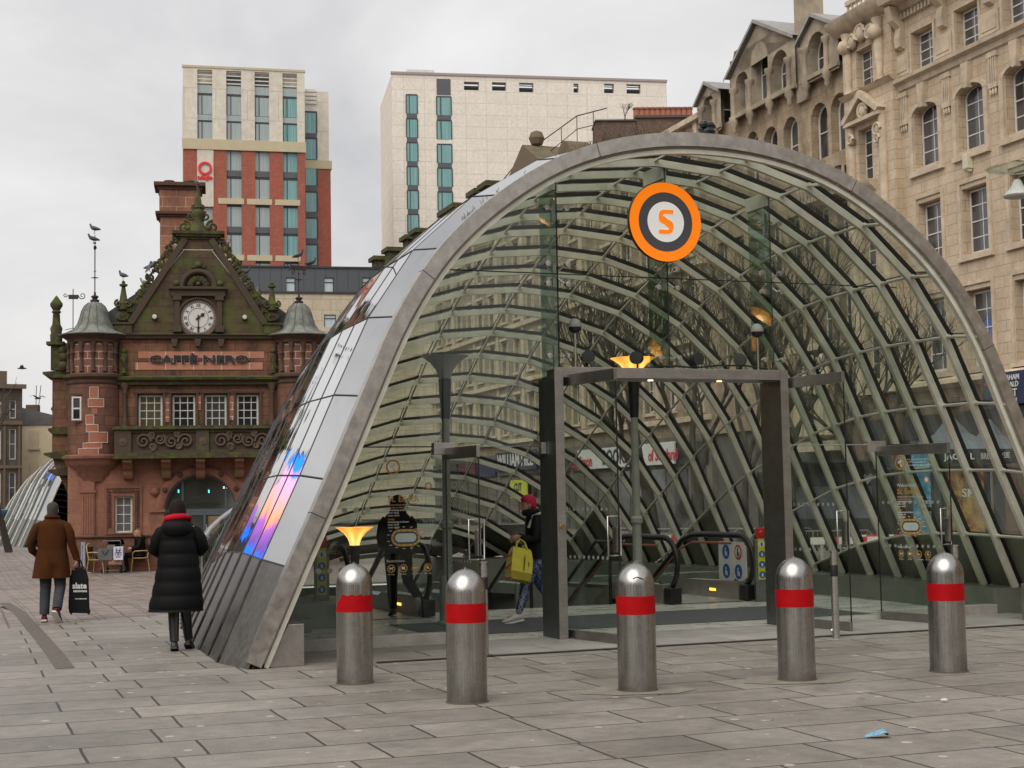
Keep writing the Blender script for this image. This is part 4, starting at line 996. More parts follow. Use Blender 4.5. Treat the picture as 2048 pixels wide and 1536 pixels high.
for i in range(7): a = math.pi*(i+.5)/7; m.ball((4.12+.26*math.cos(a), -.0, 8.76+.26*math.sin(a)), .12, 8, 1, .5, 1)
m.ball((4.12, -.04, 8.84), .08); m.ball((3.42, -.05, 8.84), .12, 8); m.ball((4.82, -.05, 8.84), .12, 8); m.box(3.9, 4.34, -.03, .06, 9.38, 9.5); m.ball((4.12, -.02, 9.47), .13, 8); m.build('shell_carving', M_MOSS, W, smooth=60)
ck = MB(); ck.lathe([(.52, -.0), (.60, .04), (.64, .08), (.68, .05), (.69, -.02), (.52, -.02)], (4.12, .02, 7.72), 48, axis='y').build('clock_bezel', M_TRIM, W, smooth=40)
m = MB(); ring(m, 4.12, 7.72, .001, .54, 0.008, 48); face = m.build('clock_face', flat('clock_white', (.60,.585,.55), .4, 0, .06, 3), W)
m = MB(); ring(m, 4.12, 7.72, .515, .60, .002, 48); ring(m, 4.12, 7.72, .315, .33, .002, 48); ring(m, 4.12, 7.72, .49, .502, .002, 48)
XII = ['XII', 'I', 'II', 'III', 'IV', 'V', 'VI', 'VII', 'VIII', 'IX', 'X', 'XI']
for i, s in enumerate(XII):
    tm = text_mb(s, .145, .002, .003, .8); a = -2*math.pi*i/12
    tm.v = [(x*math.cos(a)-z*math.sin(a), y, x*math.sin(a)+z*math.cos(a)) for x, y, z in [(x, y, z+.41) for x, y, z in tm.v]]
    m.merge(shift(tm, 4.12, .0, 7.72))
m.build('clock_numerals', M_GASK, face)
m = MB()
for i in range(60): a = 2*math.pi*i/60; ring(m, 4.12+.545*math.cos(a), 7.72+.545*math.sin(a), .001, .012, -.001, 6)
m.build('minute_marks', flat('minute_dots', (.6,.58,.54), .5), face)
m = MB()
def hand(L, w_, ang):
    a = R_(ang); d = Vector((math.sin(a), 0, math.cos(a))); p = Vector((d.z, 0, -d.x)); c = Vector((4.12, -.02, 7.72))
    m.rings([[c-d*.1+p*w_, c-d*.1-p*w_, c+d*L-p*w_*.4, c+d*L+p*w_*.4], [x+Vector((0,.008,0)) for x in (c-d*.1+p*w_, c-d*.1-p*w_, c+d*L-p*w_*.4, c+d*L+p*w_*.4)]])
    m.ball(tuple(c+d*L*.62), w_*2.3, 7, 1, .3, 1)
hand(.27, .028, 52); hand(.52, .022, 180); m.ball((4.12, -.02, 7.72), .05, 8, 1, .3, 1); m.build('clock_hands', M_GASK, face)
for x in (2.72, 5.62):
    m = MB(); m.lathe([(.001, .14), (.07, .13), (.09, .06), (.09, 0), (.001, 0)], (x, .05, 7.72), 12, axis='y'); m.build('gable_lamp', flat('lamp_dark_red', (.12,.04,.035), .5), W, smooth=50)
    m = MB(); m.lathe([(.001, .15), (.07, .145), (.075, .135), (.001, .133)], (x, .05, 7.75), 12, axis='y'); m.build('lamp_lens', flat('lamp_lens_white', (.6,.55,.52), .3), W)
# balcony
m = MB(); m.box(1.5, 7.45, -.85, .1, 3.16, 3.27); m.box(1.46, 7.5, -.9, .1, 3.10, 3.16); m.build('balcony_slab', M_MOSS, W)
m = MB(); m.box(1.45, 7.5, -.92, -.66, 4.03, 4.14); m.box(1.45, 1.62, -.66, .1, 4.03, 4.14); m.build('balcony_rail', M_MOSS, W)
m = MB()
for a, b in ((1.5, 2.02), (4.05, 4.45), (6.55, 7.0)): m.box(a, b, -.85, -.72, 3.27, 4.03)
m.box(1.5, 1.6, -.72, .1, 3.27, 4.03); m.box(1.6, 7.4, -.80, -.74, 3.27, 3.36); m.box(1.6, 7.4, -.80, -.74, 3.93, 4.03); m.box(2.02, 7.4, -.735, -.70, 3.36, 3.93)
m.build('balcony_panel', M_CARV, W)
m = MB()
for x0 in (2.12, 4.56, 7.05):
    for k, (dx, dz, r, s) in enumerate(((.28, .3, .25, 1), (.8, .36, .18, -1), (1.15, .28, .2, 1), (1.6, .3, .25, -1), (.56, .12, .12, 1), (.55, .5, .12, -1), (1.33, .5, .1, 1), (1.38, .13, .1, -1))):
        if x0+dx < 7.3: spiral(m, x0+dx, 3.35+dz, r, -.80, 1.6, .045, s, k*1.1)
for x in (1.76, 4.25, 6.78): ring(m, x, 3.65, .07, .13, -.87, 12); m.ball((x, -.85, 3.65), .1, 8, 1, .4, 1)
m.build('balcony_scrollwork', flat('scroll_stone', (.10,.07,.05), .9, 0, .35, 5, .5, 25), W, smooth=60)
for x in (1.9, 3.1, 4.18, 5.42):
    m = MB(); m.prism_yz([(.0, 2.42), (-.28, 2.48), (-.36, 2.6), (-.34, 2.72), (-.5, 2.8), (-.62, 2.95), (-.8, 2.98), (-.8, 3.1), (0, 3.1)], x-.15, x+.15); m.build('balcony_bracket', mossy('bracket_stone', (.21,.095,.06), (.10,.12,.03), 2.5, .50, .62) if x == 1.9 else bpy.data.materials['bracket_stone'], W, bevel=.02)
m = MB(); m.ball((2.72, -.05, 2.05), .16, 10, 1, 1, .9); m.box(2.6, 2.84, -.12, 0, 2.12, 2.2); m.build('wall_boss', flat('boss_stone', (.26,.11,.07), .9), W)
# side bay, corner pinnacle, chimney, roof
m = MB(); m.box(-.58, 0, .9, 3.3, 3.35, 6.0); m.prism_xz([(-.58, 3.35), (-.5, 2.9), (-.2, 2.3), (0, 1.8), (0, 3.35)], 1.0, 3.2); m.build('side_bay', M_DRS, W)
m = MB()
for z, e in ((3.3, .25), (4.1, .12), (5.95, .3), (2.75, .1)): m.prism_xz([(-.58+ (0.1 if z < 3 else 0), z-.12), (-.58-e, z), (-.58-e, z+.07), (0, z+.14), (0, z-.12)], .8, 3.4)
m.prism_xz([(-.62, 4.7), (-.7, 4.85), (-.62, 5.0)], 1.6, 1.8); m.build('side_bay_cornices', M_MOSS, W)
m = MB()
m.box(-.62, -.3, .75, 1.1, 6.08, 6.9); m.box(-.75, -.18, .6, 1.2, 6.9, 7.0); m.lathe([(.19, 7.0), (.2, 7.25), (.17, 7.3), (.2, 7.45), (.13, 7.6), (.11, 7.95), (.16, 8.0), (.11, 8.05), (.2, 8.2), (.2, 8.28), (.1, 8.42), (.05, 8.5), (.001, 8.55)], (-.46, .9, 0), 12)
for z in (6.2, 6.5, 6.75): m.ball((-.2, .8, z), .2, 8); m.ball((-.05, .9, z-.1), .2, 8)
m.build('side_pinnacle', M_MOSS, W, smooth=50)
m = MB(); m.lathe([(.19, 7.2), (.2, 7.45), (.13, 7.6), (.1, 8.0), (.19, 8.2), (.15, 8.35), (.04, 8.5), (.001, 8.55)], (7.35, 2.2, 0), 12); m.build('side_pinnacle', M_MOSS, W, smooth=50)
m = MB(); m.prism_xz([(0, 7.0), (8.2, 7.0), (8.2, 7.12), (4.1, 10.0), (0, 7.12)], .55, 7.0); m.build('roof', flat('slate_roof', (.06,.06,.065), .7, 0, .25, 4, .3, 20), W)
m = MB(); m.tube([(0, 1.2, 7.32), (1.7, 1.2, 7.32)], .07, 8); m.tube([(6.6, 1.2, 7.32), (8.0, 1.2, 7.32)], .07, 8); m.build('ridge_tiles', flat('terracotta_ridge', (.40,.16,.10), .8, 0, .15, 8), W)
m = MB(); m.box(2.8, 4.15, 2.6, 3.7, 7, 11.55); m.box(2.78, 4.17, 2.57, 3.73, 11.72, 12.5); m.build('chimney_stack', brickish('chimney_blocks', (.27,.115,.07), (.34,.145,.09), (.50,.36,.28), .78, .34, .010, .25, .88, .4, (.085,.045,.03), .5, off=.4), W)
m = MB(); m.box(2.72, 4.23, 2.52, 3.78, 11.55, 11.63); m.box(2.65, 4.3, 2.44, 3.86, 11.63, 11.72); m.box(2.72, 4.23, 2.52, 3.78, 12.5, 12.62); m.box(2.6, 4.35, 2.4, 3.9, 12.62, 12.74)
for x in (3.1, 3.8): m.lathe([(.2, 12.74), (.17, 12.8), (.19, 12.9), (.001, 12.9)], (x, 3.1, 0), 12)
m.build('chimney_cap', mossy('chimney_cap_stone', (.10,.05,.035), (.07,.075,.025), 2, .52, .66), W)
m = MB(); m.tube([(-.05, 2.2, 7.2), (-.05, 2.2, 8.95)], .016, 5); m.box(-.2, .12, 2.19, 2.21, 8.6, 8.75); spiral(m, .25, 8.72, .13, 2.2, 1.4, .018, 1, 3); spiral(m, -.3, 8.74, .08, 2.2, 1.2, .016, -1, 0); m.tube([(-.3, 2.2, 7.55), (-.05, 2.2, 7.62), (.2, 2.2, 7.45)], .012, 5); m.lathe([(.001, 7.45), (.1, 7.46), (.001, 7.48)], (-.05, 2.2, 0), 8); m.build('weather_vane', M_IRON, W)
# ------------------------------------------------------------------ towers behind the square
def tower(name, o, deg, label, cat='building'):
    f = Frame(o, deg); e = empty(name, o, R_(deg), label, cat); return f, e
M_CREAM = brickish('cream_stone_panels', (.64,.59,.50), (.68,.63,.535), (.42,.385,.325), 3.4, 3.35, .03, .07, .85, .1, (.42,.385,.33), .3)
M_WHITEP = brickish('pale_tower_panels', (.74,.68,.60), (.77,.715,.635), (.52,.48,.42), 2.6, 1.5, .028, .06, .85, .1, (.60,.555,.49), .3, off=0)
M_REDBR = brickish('red_tower_brick', (.34,.088,.054), (.42,.115,.07), (.27,.13,.10), .45, .15, .016, .22, .9, .2, (.16,.07,.055), .35)
M_BAND = flat('sandy_band', (.50,.43,.29), .8, 0, .08, 1); M_SPAN = flat('grey_spandrel', (.085,.09,.10), .5, 0, .05, 1)
def tglass(name, col, col2):
    n = NT(name); v = n.coord(); a = n.noise(n.mapping(v, (7, 7, .15)), 1.5, 3); n.pbr(n.mix(n.ramp(a, [(.4, 0), (.6, 1)]), col, col2), .12, 0, None, .6); return n.m
M_TG1 = tglass('grey_tower_glass', (.30,.36,.36), (.36,.42,.42)); M_TG2 = tglass('teal_tower_glass', (.13,.30,.31), (.22,.40,.40)); M_MULL = flat('dark_mullion', (.03,.035,.04), .5)
FT, tw = tower('red_brick_tower', (-35.2, 163.5, 0), 13, 'tall hotel tower of red brick with pale upper storeys and a red ring emblem')
def px2(f, x, y, d=0): return f.fp(x, y, d)
def cols_of(f, xs, y): return [px2(f, x, y)[0] for x in xs]
Lx = px2(FT, 366, 290)[0]; Rx = px2(FT, 610, 290)[0]; zt = px2(FT, 366, 134)[1]; zb = px2(FT, 366, 281)[1]; zbr = 5
wc = [[px2(FT, a, 300)[0], px2(FT, b, 300)[0]] for a, b in ((395, 425), (453, 483), (510, 539), (566, 595))]
up = [(px2(FT, 467, 187)[1], px2(FT, 467, 171)[1], 0), (px2(FT, 467, 229)[1], px2(FT, 467, 189)[1], 1), (px2(FT, 467, 241)[1], px2(FT, 467, 230)[1], 0), (px2(FT, 467, 281)[1], px2(FT, 467, 242)[1], 1)]
FH = px2(FT, 467, 354)[1]; FH0 = px2(FT, 467, 298)[1]; fh = FH0-FH
lowz = [FH0-i*fh for i in range(5)]
holes = [(a, b, up[3][0], px2(FT, 467, 142)[1]) for a, b in wc]
m = MB(); wall(m, Lx, Rx, zb, zt, holes, 0, .5); m.build('upper_wall', M_CREAM, tw)
m = MB(); m.box(Lx-.1, Rx+.1, -.12, 0, zb-.9, zb+.25); m.box(Lx-.1, Rx+.1, -.08, .3, zt, zt+.25); m.build('string_band', M_BAND, tw)
holes = [(a, b, zbr+1, FH0+.4) for a, b in wc[1:]] + [(wc[0][0], wc[0][1], zbr+1, lowz[2]+.4)]
m = MB(); wall(m, Lx, Rx, zbr, zb-.9, holes, .06, .5); m.build('brick_wall', M_REDBR, tw)
m = MB(); m.box(Lx+.1, Rx-.1, .57, 12, zbr, zt-.1); m.build('core', M_CREAM, tw)
z1s = px2(FT, 410, 413)[1]
m = MB(); m.box(wc[0][0]-.05, wc[0][1]+.1, -.02, .05, z1s, zb-.9); m.build('emblem_panel', M_CREAM, tw)
c = px2(FT, 410, 337); m = MB(); m.lathe([(.50, 0), (.50, .15), (.74, .15), (.74, 0)], (c[0], -.03, c[1]), 32, axis='y', cap=False); m.build('ring_emblem', flat('emblem_red', (.66, .02, .03), .5), tw)
m = shift(text_mb('adagio', .62, .1, .03), c[0], -.1, px2(FT, 410, 355)[1]); m.build('emblem_lettering', bpy.data.materials['emblem_red'], tw)
for i, (a, b) in enumerate(wc):
    gm = M_TG2 if i == 3 else M_TG1
    for z0, z1, k in up:
        m = MB(); 
        if k: m.box(a, b, .36, .42, z0, z1)
        else: m.box(a, b, .3, .42, z0, z1)
        p = m.build('window' if k else 'spandrel', gm if k else M_TG1, tw)
        if k: MB().box(a+(b-a)*.28, a+(b-a)*.34, .33, .36, z0, z1).build('mullion', M_MULL, p); MB().box(a, b, .32, .36, z1-.12, z1).box(a, a+.12, .32, .36, z0, z1-.12).build('frame', M_MULL, p)
    m = MB()
    zz0, zz1 = px2(FT, 467, 168)[1], px2(FT, 467, 143)[1]
    for q in range(4): m.box(a, b, .2, .3, zz0+(zz1-zz0)*q/3.2, zz0+(zz1-zz0)*q/3.2+.12)
    m.build('roof_louvre', M_WFR, tw)
    MB().box(a, b, .45, .5, zz0, zz1-.3 if i in (1, 2) else zz0+.3).build('louvre_back', M_SPAN if i in (1, 2) else M_CREAM, tw)
    for j in range(12):
        z1 = FH0-j*fh; z0 = z1-fh*.74
        if i == 0 and j < 2: continue
        if z0 < zbr+2: break
        p = MB().box(a, b, .40, .46, z0, z1).build('window', gm, tw)
        MB().box(a+(b-a)*.26, a+(b-a)*.32, .36, .40, z0, z1).box(a, b, .36, .40, z1-.12, z1+.1).build('frame', M_MULL, p)
        MB().box(a-(.9 if j % 2 else 0), b+(.25 if j % 2 else 0), -.0 if j % 2 else .3, .45, z0-fh*.22, z0-.06 if j % 2 else z0-.02).build('sill_band' if j % 2 else 'spandrel', M_BAND if j % 2 else M_SPAN, tw)
# set-back wing of the tower
d = 4.0; X0 = px2(FT, 607, 300, d)[0]; X1 = px2(FT, 658, 300, d)[0]; ztw = px2(FT, 640, 183, d)[1]; zbw = px2(FT, 640, 325, d)[1]; a, b = px2(FT, 611, 350, d)[0], px2(FT, 634, 350, d)[0]
m = MB(); m.box(X0-1, X1, d, d+10, zbw, ztw); m.build('wing_upper_wall', M_CREAM, tw)
m = MB(); m.box(X0-1, X1+.15, d-.1, d+10, zbr, zbw-.75); m.build('wing_brick_wall', M_REDBR, tw)
m = MB(); m.box(X0-1, X1+.3, d-.2, d+10.1, zbw-.75, zbw+.2); m.build('wing_band', M_BAND, tw)
for y0, y1 in ((267, 226), (319, 279), (371, 333), (424, 386), (477, 438), (530, 491)):
    z0, z1 = px2(FT, 620, y0, d)[1], px2(FT, 620, y1, d)[1]
    p = MB().box(a, b, d-.16, d-.12, z0, z1).build('window', M_TG2, tw); MB().box(a-.05, b+.05, d-.19, d-.16, z1, z1+.18).box(b-.1, b+.05, d-.19, d-.16, z0, z1).build('frame', M_MULL, p)
    MB().box(a, b, d-.15, d-.12, z0-fh*.22, z0-.05).build('spandrel', M_SPAN, tw)
m = MB()
for q in range(4): z = px2(FT, 620, 208-q*8, d)[1]; m.box(a, b, d-.16, d-.12, z, z+.3)
m.build('roof_louvre', M_WFR, tw)
# pale slab tower
FW, wt_ = tower('pale_slab_tower', (-15.4, 186, 0), 10, 'tall pale hotel slab with two columns of teal windows and small roof openings')
zt = px2(FW, 785, 148)[1]; Lx = px2(FW, 785, 300)[0]; Rx = px2(FW, 1336, 300)[0]
c1 = (px2(FW, 814, 300)[0], px2(FW, 835, 300)[0]); c2 = (px2(FW, 875, 300)[0], px2(FW, 903, 300)[0])
tops = [(928, 958, 163, 180), (984, 1012, 164, 181), (1038, 1067, 165, 184), (1147, 1157, 167, 185), (1208, 1228, 167, 186), (1253, 1281, 168, 187)]
holes = [(px2(FW, a, 170)[0], px2(FW, b, 170)[0], px2(FW, a, y1)[1], px2(FW, a, y0)[1]) for a, b, y0, y1 in tops]
m = MB(); wall(m, Lx, Rx, 4, zt, holes, 0, 1.0); m.quad((Lx, 0, 4), (Lx, 0, zt), (Lx-.01, 16, zt), (Lx-.01, 16, 4)); m.quad((Rx, 0, 4), (Rx, 0, zt), (Rx, 16, zt), (Rx, 16, 4)); m.build('tower_wall', M_WHITEP, wt_)
m = MB(); m.box(Lx-.1, Rx+.1, -.15, .3, zt, zt+.3); m.build('parapet', flat('parapet_cap', (.33,.27,.27), .7), wt_)
m = MB(); m.box(Lx+.1, Rx-.1, 2.5, 16, zt-6, zt-2.6); m.build('plant_room', M_SPAN, wt_)
for h in holes:
    m = MB(); 
    for q in range(3): m.box(h[0], h[1], .3, .4, h[2]+q*.42, h[2]+q*.42+.1)
    m.box(h[0], h[1], .9, 1.0, h[2], h[2]+.8); m.build('roof_opening_rail', M_MULL, wt_)
wfh = 47.8
for (a, b), y0, gt in ((c1, 191, 0), (c2, 193, 1)):
    for j in range(13):
        z1 = px2(FW, 825, y0+j*wfh)[1]; z0 = px2(FW, 825, y0+j*wfh+36)[1]
        if z0 < 6: break
        p = MB().box(a, b, -.06, .02, z0, z1).build('window', M_TG2, wt_)
        mm = MB().box(a-.06, b+.06, -.1, -.06, z1, z1+.15); mm.box(a-.1, a+.02, -.1, -.06, z0, z1); mm.box(b-.02, b+.1, -.1, -.06, z0, z1)
        mm.box(a+(b-a)*.24, a+(b-a)*.3, -.1, -.06, z0, z1)
        mm.build('frame', M_MULL, p)
        if not (gt and j == 1): MB().box(a, b, -.05, .01, px2(FW, 825, y0+(j+1)*wfh)[1], z0).build('spandrel', M_SPAN, wt_)
a, b = c2; MB().box(a, b, -.05, .02, px2(FW, 890, 190)[1], px2(FW, 890, 158)[1]).build('louvre', M_SPAN, wt_)
m = MB(); x = px2(FW, 830, 148)[0]; m.box(x-1, x+2.5, .5, .8, zt+.3, zt+.8); m.build('roof_arm', M_WFR, wt_)
# dark clad block with cream stone below
FD, db = tower('dark_clad_block', (-28, 128, 0), 12, 'low block clad in dark grey metal above cream stone with small square windows')
def seam(name, c, w_):
    n = NT(name); v = n.coord(); xzv, sp = xz(n, v)
    f = n.math('FRACT', n.math('MULTIPLY', sp.outputs[0], 1/w_)); g = n.math('LESS_THAN', f, .05)
    n.pbr(n.mix(g, tuple(c), tuple(x*.45 for x in c)), .5, .2, n.bump(g, .5, .05)); return n.m
xl, xr = px2(FD, 430, 600)[0], px2(FD, 900, 600)[0]; z1 = px2(FD, 620, 536)[1]; z2 = px2(FD, 620, 586)[1]
dw = [(572, 591), (648, 668), (725, 745)]
m = MB(); wall(m, xl, xr, z2, z1, [(px2(FD, a, 570)[0], px2(FD, b, 570)[0], z2+.02, px2(FD, a, 555)[1]) for a, b in dw], 0, .3); m.build('metal_cladding', seam('standing_seam_metal', (.085,.095,.11), .95), db)
cw = [(578, 592, 628, 655), (648, 672, 629, 654), (655, 670, 686, 710), (700, 724, 686, 710)]
m = MB(); wall(m, xl, xr, 0, z2, [(px2(FD, a, 640)[0], px2(FD, b, 640)[0], px2(FD, a, y1)[1], px2(FD, a, y0)[1]) for a, b, y0, y1 in cw], .02, .3); m.build('cream_stone_wall', brickish('cream_ashlar', (.52,.45,.335), (.58,.51,.39), (.33,.28,.21), 1.6, .95, .03, .1, .85, .1, (.44,.38,.29), .4), db)
m = MB(); m.box(xl, xr, -.1, .02, z2-.06, z2+.12); m.box(xl, xr, -.12, .3, z1, z1+.15); m.build('flashing', M_MULL, db)
m = MB(); m.box(xl, xr, .35, 14, 0, z1-.05); m.build('core', M_SPAN, db)
for a, b, y0, y1 in [(a, b, 555, 586) for a, b in dw]+cw:
    xa, xb, za, zb_ = px2(FD, a, 640)[0], px2(FD, b, 640)[0], max(px2(FD, a, y1)[1], 0), px2(FD, a, y0)[1]
    p = MB().box(xa, xb, .15, .18, za, zb_).build('window', tglass('pale_block_glass', (.42,.52,.56), (.5,.58,.62)) if 'pale_block_glass' not in bpy.data.materials else bpy.data.materials['pale_block_glass'], db)
    MB().box(xa-.04, xa+.06, .08, .15, za, zb_).box(xb-.06, xb+.04, .08, .15, za, zb_).box(xa, xb, .08, .15, zb_-.06, zb_+.03).box(xa, xb, .08, .15, zb_-(zb_-za)*.3-.03, zb_-(zb_-za)*.3+.03).build('frame', M_MULL, p)
# ------------------------------------------------------------------ the sandstone street row on the right
FS = Frame((17, 62, 0), -71.4)
M_SAND = brickish('honey_sandstone', (.54,.435,.315), (.61,.50,.37), (.30,.21,.13), 1.15, .42, .012, .16, .85, .3, (.36,.255,.155), .45)
M_SANDT = flat('sandstone_trim', (.52, .43, .32), .85, 0, .28, 1.5, .3, 12)
M_SDARK = mossy('sooty_sandstone', (.155,.115,.075), (.10,.095,.05), 1.2, .55, .7)
M_BROWN = flat('brown_rendered_stone', (.33,.275,.205), .9, 0, .4, .9, .3, 12)
M_BROWNW = brickish('brown_wall', (.37,.285,.19), (.43,.335,.225), (.20,.14,.09), 1.2, .4, .008, .25, .9, .3, (.11,.085,.06), .6)
def block(name, label): return empty(name, (17, 62, 0), R_(-71.4), label, 'building')
ba = block('ornate_sandstone_building', 'honey coloured sandstone building with arched sash windows, carved bay and bracketed cornice on the right')
cols = [-2.84+3.03*k for k in range(1, 7)]
xA0, xA1 = -1.3, 16.4
H = []; C2 = [.5+3.03*k for k in range(0, 6)]
for c in C2: H += [(c-.82, c+.82, 6.4, 9.4), (c-.82, c+.82, 10.8, 13.42), (c-.85, c+.85, 14.9, 17.45, 'arch', .45), (c-.78, c+.72, 19.0, 20.6)]
m = MB(); wall(m, xA0, xA1, 6.1, 21.6, H, 0, .42); m.build('front_wall', M_SAND, ba)
for c in C2:
    sash(ba, c-.80, c+.80, 6.45, 9.35, .34, 2, 4, .09, .045); sash(ba, c-.80, c+.80, 10.85, 13.38, .34, 2, 4, .09, .045)
    sash(ba, c-.82, c+.82, 14.95, 17.42, .34, 2, 4, .09, .045, arch=True, k=.45); sash(ba, c-.76, c+.70, 19.05, 20.56, .34, 2, 4, .08, .045)
    m = MB()
    for z0, z1 in ((6.4, 9.4), (10.8, 13.42)): m.box(c-1.04, c-.86, -.07, 0, z0-.05, z1+.35); m.box(c+.86, c+1.04, -.07, 0, z0-.05, z1+.35); m.box(c-.86, c+.86, -.07, 0, z1+.2, z1+.35); m.box(c-1.12, c+1.12, -.14, 0, z0-.25, z0-.07)
    n = 8; m.rings([[(c+r*math.cos(math.pi*i/n), y, 17.07+r*.45*math.sin(math.pi*i/n)) for r, y in ((.9, 0), (.9, -.1), (1.14, -.1), (1.14, 0))] for i in range(n+1)])
    m.box(c-1.14, c-.9, -.1, 0, 14.75, 17.1); m.box(c+.9, c+1.14, -.1, 0, 14.75, 17.1); m.box(c-1.18, c+1.18, -.16, 0, 14.55, 14.75); m.prism_xz([(c-.13, 17.3), (c+.13, 17.3), (c+.24, 18.3), (c-.24, 18.3)], -.26, 0)
    m.box(c-.94, c-.8, -.06, 0, 18.95, 20.75); m.box(c+.74, c+.88, -.06, 0, 18.95, 20.75); m.box(c-.8, c+.74, -.06, 0, 20.62, 20.75)
    m.build('window_surround', M_SANDT, ba)
    x = c-1.5; m = MB(); m.box(x-.3, x+.3, -.12, 0, 18.1, 18.3)
    for q in range(4): m.box(x-.22+q*.13, x-.15+q*.13, -.1, 0, 17.1, 18.1)
    m.box(x-.26, x+.26, -.12, 0, 16.9, 17.1)
    for q in range(3): m.lathe([(.001, 16.6), (.04, 16.65), (.055, 16.75), (.03, 16.9)], (x-.16+q*.16, -.07, 0), 6)
    m.build('triglyph', M_SANDT, ba)
    m = MB(); m.prism_yz([(0, 20.1), (-.25, 20.2), (-.3, 20.6), (-.22, 21.0), (-.55, 21.3), (-.75, 21.9), (0, 21.9)], x-.2, x+.2); m.box(x-.6, x+.5, -.1, 0, 19.0, 19.9); m.box(x-.5, x+.4, -.13, -.1, 19.15, 19.7); m.build('scroll_bracket', M_SANDT, ba, bevel=.03)
m = MB(); m.prism_yz([(0, 18.35), (-.1, 18.4), (-.14, 18.6), (-.34, 18.7), (-.36, 18.85), (0, 18.95)], xA0, xA1); m.prism_yz([(0, 6.1), (-.12, 6.1), (-.3, 6.0), (-.34, 5.85), (0, 5.7)], xA0, xA1)
m.prism_yz([(0, 21.6), (-.2, 21.7), (-.3, 21.9), (-.9, 22.0), (-1.0, 22.25), (0, 22.5)], xA0, xA1)
for q in range(70): m.box(xA0+q*.25, xA0+q*.25+.13, -.2, 0, 21.35, 21.6)
m.build('cornice', M_SANDT, ba)
m = MB(); m.box(xA0-4.2, xA1, 0.03, .3, 23.4, 23.6); m.box(xA0-4.2, xA1, 0.0, .33, 22.5, 22.7)
for q in range(58): m.lathe([(.09, 22.7), (.06, 22.8), (.12, 23.0), (.05, 23.3), (.09, 23.4)], (xA0-4.1+q*.36, .15, 0), 6)
m.build('balustrade', M_SANDT, ba)
m = MB(); m.box(xA0-3.8, xA1, .45, 14, 0, 22.4); m.build('building_core', M_SANDT, ba)
# carved bay at the corner
m = MB(); wall(m, -5.2, -1.3, 5.8, 22.0, [(-4.15, -3.0, 15.1, 17.4), (-4.1, -2.8, 19.2, 20.9), (-4.15, -3.0, 10.8, 13.3), (-4.15, -3.0, 6.4, 9.3)], -.35, .4)
m.quad((-5.2, -.35, 5.8), (-5.2, -.35, 22), (-5.2, .6, 22), (-5.2, .6, 5.8)); m.quad((-1.3, -.35, 5.8), (-1.3, -.35, 22), (-1.3, .6, 22), (-1.3, .6, 5.8)); m.build('corner_bay_wall', M_SAND, ba)
for z0, z1 in ((15.12, 17.38), (19.22, 20.88), (10.82, 13.28), (6.42, 9.28)): sash(ba, -4.12, -3.03 if z0 < 19 else -2.83, z0, z1, -.02, 2, 4, .06, .035)
m = MB(); m.prism_xz([(-4.9, 17.9), (-3.4, 19.0), (-1.9, 17.9), (-2.1, 17.75), (-3.4, 18.65), (-4.7, 17.75)], -.75, -.35); m.box(-4.8, -2.0, -.7, -.35, 17.62, 17.78)
m.prism_yz([(-.35, 21.9), (-.6, 22.0), (-.9, 22.2), (-1.0, 22.5), (0, 22.6)], -5.6, -1.1); m.prism_yz([(-.35, 18.9), (-.5, 19.0), (-.6, 19.1), (-.35, 19.2)], -5.3, -1.2)
for x in (-4.6, -2.1): m.lathe([(.2, 5.8), (.2, 17.6)], (x, -.4, 0), 8); m.lathe([(.22, 19.1), (.14, 19.4), (.24, 20.6), (.15, 21.2), (.3, 21.8)], (x, -.45, 0), 8); m.ball((x, -.6, 21.2), .35, 8)
for x, z, r in ((-4.1, 21.3, .3), (-2.6, 21.3, .3), (-3.4, 21.5, .35), (-3.4, 18.05, .32), (-4.4, 17.0, .2), (-2.3, 17.0, .25), (-2.3, 16.6, .18)): m.ball((x, -.5, z), r, 8, 1, .6, 1.1); spiral(m, x, z, r*1.25, -.6, 1.5, .08)
m.prism_yz([(-.35, 14.5), (-.7, 14.8), (-.75, 15.0), (-.35, 15.0)], -4.0, -2.8); m.build('bay_carving', M_SANDT, ba, smooth=50)
# ground floor with pilasters, dark shopfront glass
m = MB(); m.box(-5.2, 16.4, .0, .45, -.6, 5.7); m.build('ground_floor_wall', brickish('darker_ground_stone', (.20,.14,.10), (.25,.18,.13), (.12,.09,.06), 1.1, .45, .01, .2, .9, .3, (.12,.085,.06), .5), ba)
for q, x in enumerate((-5.0, -2.2, 1.6, 5.4, 9.2)):
    m = MB(); m.box(x-.35, x+.35, -.3, 0, -.6, 4.9); m.box(x-.45, x+.45, -.4, 0, 4.9, 5.3); m.box(x-.45, x+.45, -.4, 0, -.6, 0); m.build('pilaster', flat('brown_pilaster', (.15,.10,.075), .8, 0, .2, 2) if not q else bpy.data.materials['brown_pilaster'], ba)
for a, b in ((-4.5, -2.7), (-1.7, 1.1), (2.1, 4.9), (5.9, 8.7), (9.7, 14)):
    m = MB(); m.box(a, b, -.06, -.004, -.4, 3.7); m.build('shop_window', M_WGL, ba); m = MB(); m.box(a, b, -.2, -.004, 3.72, 4.7); m.build('fascia', flat('dark_fascia', (.03,.028,.03), .5) if a == -4.5 else bpy.data.materials['dark_fascia'], ba)
